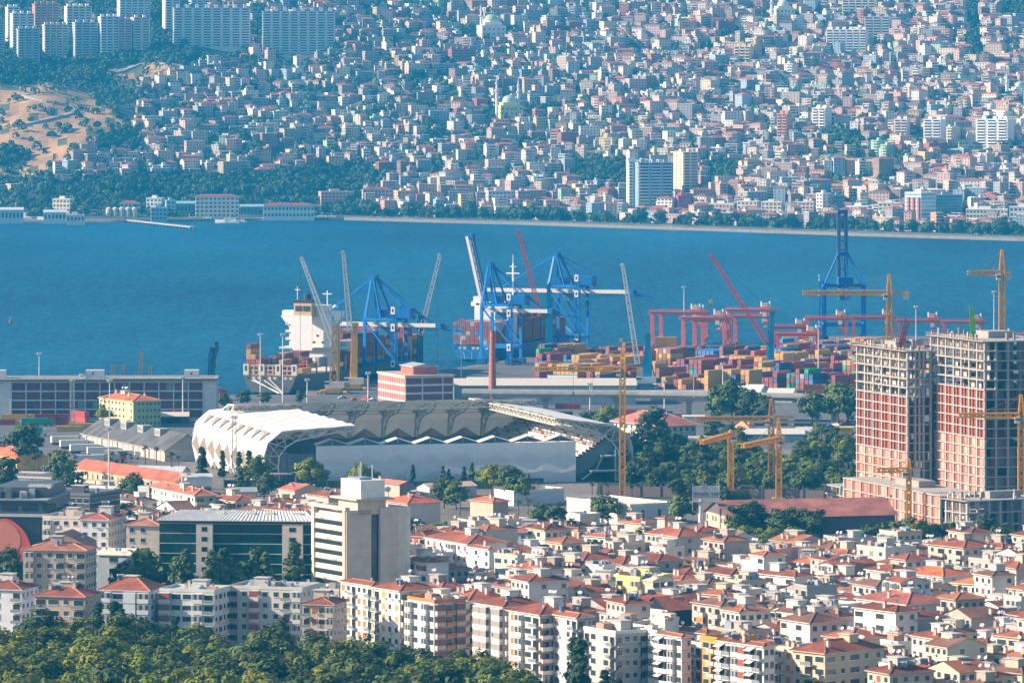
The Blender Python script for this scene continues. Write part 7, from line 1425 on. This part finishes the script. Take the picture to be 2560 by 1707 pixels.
for q in [('C', 345, 512, 560, 388, 4, 45, dict(wall=(.72, .64, .54), L='ssss', Rr='w', sc2=OG)), ('C', 556, 722, 790, 445, 4, 45, dict(wall=WHT, L='bww', Rr='w')), ('C', -10, 296, 330, 408, 4, 12, dict(wall=(.42, .50, .58), L='swsws', Rr='', dep=13, sc2=(.35, .06, .06))), ('C', 78, 250, 390, 600, 4, 45, dict(wall=(.74, .66, .60), L='gww', Rr='n', roof='flat')), ('C', -80, 20, 60, 590, 5, 50, dict(wall=(.55, .50, .46), L='n', Rr='', roof='flat')),
          ('C', 306, 520, 640, 668, 4, 45, dict(wall=(.72, .60, .42), L='ww', Rr='w')), ('C', 536, 700, 800, 675, 4, 45, dict(wall=(.76, .72, .68), L='nw', Rr='n', roof='flat')), ('C', 182, 290, 552, 818, 4, 62, dict(wall=(.60, .52, .44), side=(.46, .52, .58), L='n', Rr='nn')), ('C', 552, 738, 800, 795, 5, 20, dict(wall=(.74, .70, .66), L='Www', Rr='n', roof='flat', parapet=(.62, .40, .34), dep=12)),
          ('C', 802, 990, 1010, 768, 6, 45, dict(wall=(.56, .50, .22), L='bnb', Rr='', roof='flat', bc2=(.60, .55, .28), label='olive yellow block with stacked balconies in the middle of the old town', dep=14)), ('C', 988, 1088, 1250, 775, 6, 45, dict(wall=(.68, .56, .38), side=(.58, .56, .50), L='n', Rr='WWW', roof='metal', roofc=(.62, .55, .44))), ('C', 612, 905, 1000, 610, 3, 45, dict(wall=(.64, .54, .44), L='nww', Rr='n')),
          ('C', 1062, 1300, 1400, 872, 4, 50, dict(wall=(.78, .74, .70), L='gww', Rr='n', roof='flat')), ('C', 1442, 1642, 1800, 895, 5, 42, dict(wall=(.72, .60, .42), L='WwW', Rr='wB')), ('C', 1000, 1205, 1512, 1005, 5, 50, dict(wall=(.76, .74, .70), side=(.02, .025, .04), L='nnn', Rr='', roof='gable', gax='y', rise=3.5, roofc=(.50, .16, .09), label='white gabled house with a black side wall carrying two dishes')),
          ('C', 1292, 1398, 1600, 695, 3, 40, dict(wall=(.44, .46, .50), side=(.40, .44, .48), L='w', Rr='wwg')), ('C', 722, 862, 1022, 505, 4, 50, dict(wall=(.62, .54, .44), side=(.48, .46, .32), L='gw', Rr='nw', roof='flat')), ('C', 1030, 1190, 1290, 572, 2, 50, dict(wall=(.60, .40, .30), L='w', Rr='')), ('C', 1362, 1556, 1770, 548, 2, 55, dict(wall=(.40, .36, .32), side=(.55, .26, .10), L='nn', Rr='ww', roofc=(.30, .11, .08))),
          ('C', 1376, 1565, 1668, 448, 1, 50, dict(wall=(.25, .20, .18), L='', Rr='', pent=False)), ('C', 1122, 1180, 1280, 298, 3, 45, dict(wall=(.66, .46, .42), L='n', Rr='n', pent=False, bits=(0, 0, 0))), ('C', 820, 1000, 1125, 338, 2, 50, dict(wall=(.60, .46, .38), L='nn', Rr='')), ('C', 700, 932, 1068, 1118, 6, 42, dict(wall=(.66, .56, .46), side=(.60, .30, .08), L='nWw', Rr='ss', roof='flat')), ('C', 1066, 1182, 1290, 1092, 6, 40, dict(wall=(.74, .70, .62), L='n', Rr='n', roof='flat')),
          ('C', 1856, 1960, 2160, 560, 5, 45, dict(wall=(.62, .38, .32), L='sw', Rr='nww', roof='flat', label='pink stepped house left of the big dark trees')), ('C', 1130, 1500, 1600, 1190, 5, 50, dict(wall=(.70, .58, .48), L='www', Rr='nw')), ('C', 1220, 1440, 1560, 870, 4, 50, dict(wall=(.68, .62, .54), L='Www', Rr='w', roof='flat')), ('C', 1780, 1850, 2000, 640, 4, 50, dict(wall=(.74, .72, .70), side=(.56, .60, .66), L='n', Rr='n', roof='flat')),
          ('D', 152, 388, 406, 655, 4, 20, dict(wall=(.26, .31, .33), L='WWWW', Rr='', roofc=(.58, .17, .08), dep=14, label='grey house with white framed windows and orange-red roof')), ('D', 406, 500, 836, 655, 5, 58, dict(wall=(.76, .72, .66), side=(.24, .17, .14), L='gw', Rr='nn', roof='gable', gax='y', label='block with blank brown gable wall in the upper right town')), ('D', 836, 962, 1255, 655, 4, 58, dict(wall=(.66, .56, .46), side=(.72, .70, .68), L='', Rr='nnn')),
          ('D', 1012, 1352, 1575, 752, 4, 48, dict(wall=(.72, .74, .76), side=(.60, .64, .70), L='bBwb', Rr='nw', roofc=(.62, .17, .07))), ('D', 1418, 1638, 1890, 812, 4, 42, dict(wall=(.76, .70, .56), side=(.60, .55, .44), L='bwB', Rr='bBw', bc2=(.72, .48, .04), roofc=(.62, .17, .07), label='white block with yellow balconies and orange-red roof near the right edge')), ('D', 1884, 2060, 2200, 850, 4, 45, dict(wall=(.76, .68, .56), L='BbB', Rr='w')),
          ('D', 682, 1072, 1395, 968, 5, 56, dict(wall=(.74, .70, .64), side=(.50, .50, .50), L='WwswwWw', Rr='nwnw', roofc=(.36, .12, .09), label='long white five-storey block with brown-red roof in the right town')), ('D', 1190, 1562, 1885, 1062, 4, 52, dict(wall=(.68, .60, .50), side=(.42, .40, .38), L='Wwwn', Rr='Ww')), ('D', 206, 420, 722, 1002, 5, 40, dict(wall=(.76, .70, .64), side=(.34, .30, .32), L='gag', Rr='n', roof='flat')),
          ('D', 450, 640, 860, 1118, 4, 44, dict(wall=(.72, .64, .48), side=(.60, .54, .42), L='aa', Rr='ww')), ('D', 745, 1000, 1200, 1182, 3, 48, dict(wall=(.72, .58, .50), L='www', Rr='w')), ('D', 1196, 1402, 1625, 1202, 4, 44, dict(wall=(.70, .60, .46), side=(.52, .50, .46), L='gw', Rr='Bw')), ('D', 1310, 1500, 1662, 1335, 3, 48, dict(wall=(.66, .54, .40), L='ww', Rr='n')), ('D', 0, 140, 212, 1012, 4, 45, dict(wall=(.58, .50, .40), L='Bg', Rr='w', roofc=(.26, .15, .12), roof='gable', gax='y')),
          ('D', 782, 900, 1255, 1245, 4, 55, dict(wall=(.66, .46, .36), side=(.50, .42, .34), L='w', Rr='ww')), ('D', 1692, 1850, 2000, 1130, 3, 45, dict(wall=(.60, .56, .50), L='WW', Rr='n', roof='flat')), ('D', 232, 600, 730, 922, 4, 50, dict(wall=(.74, .72, .70), L='nnwn', Rr='n', roof='flat')), ('D', 775, 872, 1022, 802, 3, 40, dict(wall=(.58, .62, .66), L='w', Rr='', roof='gable', gax='y')), ('D', 82, 282, 480, 858, 4, 50, dict(wall=(.60, .46, .38), side=(.36, .30, .34), L='ww', Rr='', roof='gable', gax='y')),
          ('D', -60, 60, 200, 905, 4, 45, dict(wall=(.40, .46, .50), L='n', Rr='n', roof='gable', gax='y', roofc=(.30, .32, .33))), ('D', 1612, 1782, 2010, 975, 4, 45, dict(wall=(.76, .72, .66), L='n', Rr='ws', roof='gable', gax='y')), ('D', -60, 100, 232, 545, 5, 45, dict(wall=(.62, .36, .30), side=(.50, .28, .26), L='nn', Rr='n', roof='flat')), ('D', 0, 330, 370, 1300, 5, 50, dict(wall=(.30, .28, .27), L='w', Rr='', roof='gable', roofc=(.06, .06, .07))),
          ('B', 1162, 1308, 1330, 440, 5, 28, dict(wall=(.68, .46, .40), L='bsb', Rr='', dep=14)), ('B', 1310, 1640, 1660, 500, 5, 62, dict(wall=(.74, .74, .74), L='wswwbws', Rr='', label='long white terrace catching the shadow of the beige tower', dep=14)), ('B', 1642, 1802, 1846, 538, 5, 58, dict(wall=(.72, .74, .76), L='nwnw', Rr='n')), ('B', 1842, 2020, 2070, 600, 5, 50, dict(wall=(.68, .60, .50), L='Www', Rr='n', roof='flat')), ('B', 985, 1172, 1425, 185, 3, 55, dict(wall=(.62, .50, .44), L='n', Rr='nn', roofc=(.56, .13, .07))),
          ('B', 1655, 1832, 1950, 172, 2, 50, dict(wall=(.58, .42, .32), side=(.40, .30, .26), L='nn', Rr='', roofc=(.56, .15, .09), pent=False, bits=(0, 0, 0), label='stone cottage with red hipped roof left of the white box shed')), ('B', 175, 300, 520, 78, 2, 55, dict(wall=(.62, .44, .34), L='n', Rr='', roof='gable', roofc=(.54, .17, .12), pent=False)), ('B', 390, 560, 700, 130, 2, 55, dict(wall=(.58, .42, .34), L='n', Rr='')), ('B', 885, 1110, 1225, 32, 2, 58, dict(wall=(.50, .38, .30), side=(.26, .22, .20), L='nn', Rr='', roof='gable', roofc=(.58, .20, .13), pent=False, bits=(0, 0, 0), label='brick hall with orange roof lights under the screen wall')), ('B', 240, 440, 470, 265, 4, 50, dict(wall=(.62, .52, .42), L='ww', Rr='', dep=12))]:
    k = q[7]
    if 'label' not in k:
        cw = k['wall']; cn = 'white' if min(cw) > .6 else 'dark' if max(cw) < .35 else 'pink' if cw[0] > cw[1]*1.35 and cw[0] > .6 else 'cream' if cw[0] > .66 else 'grey' if abs(cw[0]-cw[2]) < .1 else 'beige'
        k['desc'] = f'{cn} {["","one","two","three","four","five","six","seven"][q[5]]}-storey house with {"flat" if k.get("roof") in ("flat", "metal") else "red gabled" if k.get("roof") == "gable" else "red hipped"} roof'
    T(*q[:7], gr='houses and blocks of the near city', **k)
# ---- the fabric between them
CITY = [(950, 1372), (1250, 1366), (1420, 1372), (1560, 1380), (1700, 1392), (1790, 1412), (2300, 1430), (2680, 1470), (2680, 1900), (2210, 1900), (2190, 1770), (1900, 1745), (1600, 1690), (1400, 1640), (1200, 1585), (1030, 1530), (940, 1500)]
LEFT = [(230, 1300), (700, 1330), (830, 1345), (790, 1420), (500, 1400), (230, 1400)]
def fill():
    rr = random.Random(21); D = F*177/(1930-YH)*1.0; k = 0
    while D < F*177/(1295-YH):
        y = YH+H*F/D; X = -60*1.0+rr.uniform(0, 6) if y > 1340 else -180; X = -200
        while X < 240:
            X += 2.5
            x = 1280+X*F/D; a = rr.gauss(57, 5); WL, WR = rr.choice((8, 10, 12, 14, 18)), rr.choice((8, 10, 13)); t = -math.radians(a); c, s_ = math.cos(t), math.sin(t)
            ok = inpoly(x, y, CITY) or inpoly(x, y, LEFT)
            if ok:
                pts = [(X+lx*c-ly*s_, D+lx*s_+ly*c) for lx in (0, -WL/2, -WL) for ly in (0, WR/2, WR)]
                if rr.random() < .022:
                    OCC.append((X, D, t, WL*.6, WR*.6)); mid_tree(rr.choice(('broad', 'dark', 'broad')), x, y, rr.uniform(.9, 1.25), 'leafy courtyard tree', 'street trees of the near city', 'street_tree'); continue
                if not any(occupied(px_, py_, 2.0) for px_, py_ in pts):
                    n = rr.choice((2, 2, 3)) if y < 1440 else rr.choice((3, 3, 4, 4, 5)) if y < 1600 else rr.choice((4, 4, 5, 6)); h = n*3.2; s = F/D; ye = YH+(H-h)*s
                    lx, ly = X-WL*c, D-WL*s_; rx, ry = X-WR*s_, D+WR*c
                    w_ = rr.choice((WHT, WHT, CRM, (.78, .76, .74), (.66, .56, .46), (.50, .49, .48), (.60, .52, .45), (.72, .56, .50), (.55, .48, .42), (.64, .60, .46))); w_ = shade(w_, rr.uniform(.65, 1.02)); rf = rr.choice(('hip', 'hip', 'hip', 'gable', 'flat')); cn = 'white' if min(w_) > .6 else 'cream' if w_[0] > .64 else 'grey' if abs(w_[0]-w_[2]) < .08 else 'beige'
                    bld(1280+lx*F/ly, x, 1280+rx*F/ry, ye, n, a, wall=w_, roof=rf, L=rr.choice(('ww', 'wsw', 'bw', 'gw', 'wb', 'nW', 'Wn')), Rr=rr.choice(('w', 'nw', 'n', 'ww')), nfw=3, bits=(3, 3, 1), gr='houses and blocks of the near city', sc2=rr.choice((OG, (.3, .1, .06), (.30, .27, .25))), desc=f'{cn} {["","one","two","three","four","five","six"][n]}-storey house with {"flat" if rf == "flat" else "red gabled" if rf == "gable" else "red hipped"} roof', rr=rr, roofc=rr.choice((shade(RED, rr.uniform(.6, 1.35)), shade(RED, rr.uniform(.6, 1.2)), (.20, .10, .075), (.34, .13, .07))), gax=rr.choice('xy')); k += 1
                    X += 6
            X += 2
        D += 6
    print('filled', k)
    n = 0
    for _ in range(3000):
        x, y = rr.uniform(930, 2600), rr.uniform(1330, 1800)
        if not inpoly(x, y, CITY) or n > 70: continue
        p = gp(x, y)
        if occupied(p.x, p.y, 1.8): continue
        OCC.append((p.x+3, p.y-3, 0, 6, 6)); n += 1; kd = rr.choice(('broad', 'dark', 'pine', 'pined')); mid_tree(kd, x, y, rr.uniform(.55, .9), {'broad': 'leafy street tree', 'dark': 'dark street tree', 'pine': 'yellow-green street tree', 'pined': 'olive street tree'}[kd], 'street trees of the near city', 'street_tree')
fill()
for x, y, s_, kd in [(1650, 1560, .8, 'broad'), (1850, 1620, 1.0, 'broad'), (1870, 1605, .8, 'broad'), (1310, 1500, .8, 'conif'), (1265, 1490, .8, 'broad'), (1345, 1545, .7, 'pine'), (1100, 1500, .9, 'dark'), (1060, 1490, .8, 'dark'), (1140, 1512, 1.0, 'broad'), (1190, 1520, .8, 'broad'), (1250, 1520, 1.0, 'conif'), (2270, 1570, .7, 'pine'), (2310, 1575, .6, 'broad'), (1650, 1400, .8, 'broad'), (350, 1520, 1.82, 'broad'), (330, 1530, 1.54, 'broad'), (440, 1530, 1.54, 'conif'), (465, 1532, 1.75, 'conif'), (530, 1535, 1.75, 'conif'), (560, 1532, 1.82, 'conif'), (590, 1530, 1.54, 'broad'), (640, 1530, 1.82, 'conif'), (665, 1532, 1.68, 'conif'), (735, 1525, 1.96, 'conif'), (180, 1560, 1.0, 'broad'), (110, 1545, .9, 'pine'), (30, 1500, 1.2, 'dark'), (10, 1470, 1.3, 'dark'), (310, 1330, 1.0, 'broad'), (325, 1420, .8, 'broad')]: mid_tree(kd, x, y, s_, {'broad': 'round leafy tree', 'dark': 'dark tree', 'pine': 'yellow-green bushy tree', 'conif': 'tall conifer'}[kd], 'trees among the apartment blocks')
# ---------------------------------------------------------------- the park at the bottom
MARKS['park'] = [('the solar-panel block', 150, 1560), ('the pale blue block', 310, 1560), ('the red-shutter block', 480, 1560), ('the grey-white block', 670, 1570), ('the orange-shutter block', 890, 1580), ('the orange-parapet block', 1080, 1620), ('the grey-blind block', 1240, 1650), ('the flat grey block', 1500, 1690), ('the bottom left corner', 20, 1690), ('the bottom centre edge', 800, 1700)]
def park():
    put = []
    rr = random.Random(3)
    for tries in range(4000):
        x = rr.uniform(-60, 1420); y = rr.uniform(1665, 1960)
        if y < interp(x, [(0, 1690), (120, 1695), (700, 1712), (900, 1735), (1100, 1760), (1250, 1790), (1420, 1850)]): continue
        p = gp(x, y)
        if any((p.x-a)**2+(p.y-b)**2 < 8.6**2 for a, b in put) or occupied(p.x, p.y, 3): continue
        put.append((p.x, p.y)); kd = rr.choice(('pine', 'pine', 'pine', 'pined', 'pined', 'pined', 'broad', 'dark')); edge = y < 1760
        tree(kd, p.x, p.y, 0, rr.uniform(.95, 1.3)*(1.0 if x < 1000 else .88), 'pine_tree' if 'pin' in kd else 'tree', {'pine': 'sunlit yellow-green pine', 'pined': 'darker green pine', 'broad': 'round broadleaf tree', 'dark': 'dark dense tree'}[kd], 'trees of the park in the foreground', 'park')
    for x, y, s_ in [(245, 1665, 1.25), (437, 1668, 1.0), (1438, 1800, 1.5), (1450, 1815, 1.6), (1512, 1830, 1.1), (1545, 1840, 1.0), (1620, 1850, .9), (285, 1670, 1.3), (303, 1672, 1.2)]: p = gp(x, y); tree('cyp', p.x, p.y, 0, s_*1.3, 'cypress_tree', 'tall dark cypress', 'park cypresses', 'park')
    for x, y, s_ in [(1150, 1790, 1.2), (1195, 1800, 1.25), (1235, 1815, 1.2), (1275, 1830, 1.25), (1318, 1845, 1.15), (1362, 1862, 1.05), (1405, 1880, .95), (1290, 1905, 1.2), (1340, 1920, 1.1), (1220, 1880, 1.2)]: p = gp(x, y); tree(R.choice(('pine', 'pine', 'pined')), p.x, p.y, 0, s_, 'pine_tree', 'rounded pine at the right end of the park', 'trees of the park in the foreground', 'park')
    for x, y, s_ in [(90, 1690, 1.45), (125, 1688, 1.3), (350, 1690, 1.3), (380, 1690, 1.2), (250, 1700, 1.2), (500, 1690, 1.1)]: p = gp(x, y); tree('dark', p.x, p.y, 0, s_, 'tree', 'tall dark conifer-like tree', 'trees of the park in the foreground', 'park')
    print('park', len(put))
park()
g_ = MB(); g_.face([tuple(gp(x, y)+Vector((0, 0, .008))) for x, y in [(-300, 2300), (1700, 2300), (1420, 1860), (1100, 1720), (700, 1668), (-300, 1640)]], (.045, .06, .028), 'ground'); struct(g_.build('park_lawn'))
g_ = MB(); g_.face([tuple(gp(x, y)+Vector((0, 0, .008))) for x, y in [(1490, 1246), (1760, 1246), (2130, 1252), (2130, 1140), (1700, 1130), (1500, 1150)]], (.05, .065, .03), 'ground'); struct(g_.build('wood_floor'))
g_ = MB(); g_.face([tuple(gp(x, y)+Vector((0, 0, .004))) for x, y in [(-100, 1270), (340, 1270), (480, 1120), (-100, 1120)]], (.15, .145, .14), 'asphalt'); struct(g_.build('truck_park'))
# ---------------------------------------------------------------- haze
def haze():
    m = bpy.data.materials.new('haze'); m.use_nodes = True; t = m.node_tree; N = t.nodes
    N.remove(N['Principled BSDF']); v = N.new('ShaderNodeVolumePrincipled')
    v.inputs['Color'].default_value = (.025, .475, 1.0, 1); v.inputs['Density'].default_value = 6.2e-5; v.inputs['Anisotropy'].default_value = 0
    t.links.new(v.outputs[0], N['Material Output'].inputs['Volume']); MATS['haze'] = m
    b = MB(); b.box(-2600, 2600, -60, 8600, -9, 520, (1, 1, 1), 'haze'); o = b.build('haze')
    tag(o, 'thin blue haze in the air over the bay and hillside', 'haze', kind='stuff')
haze()
write_labels()
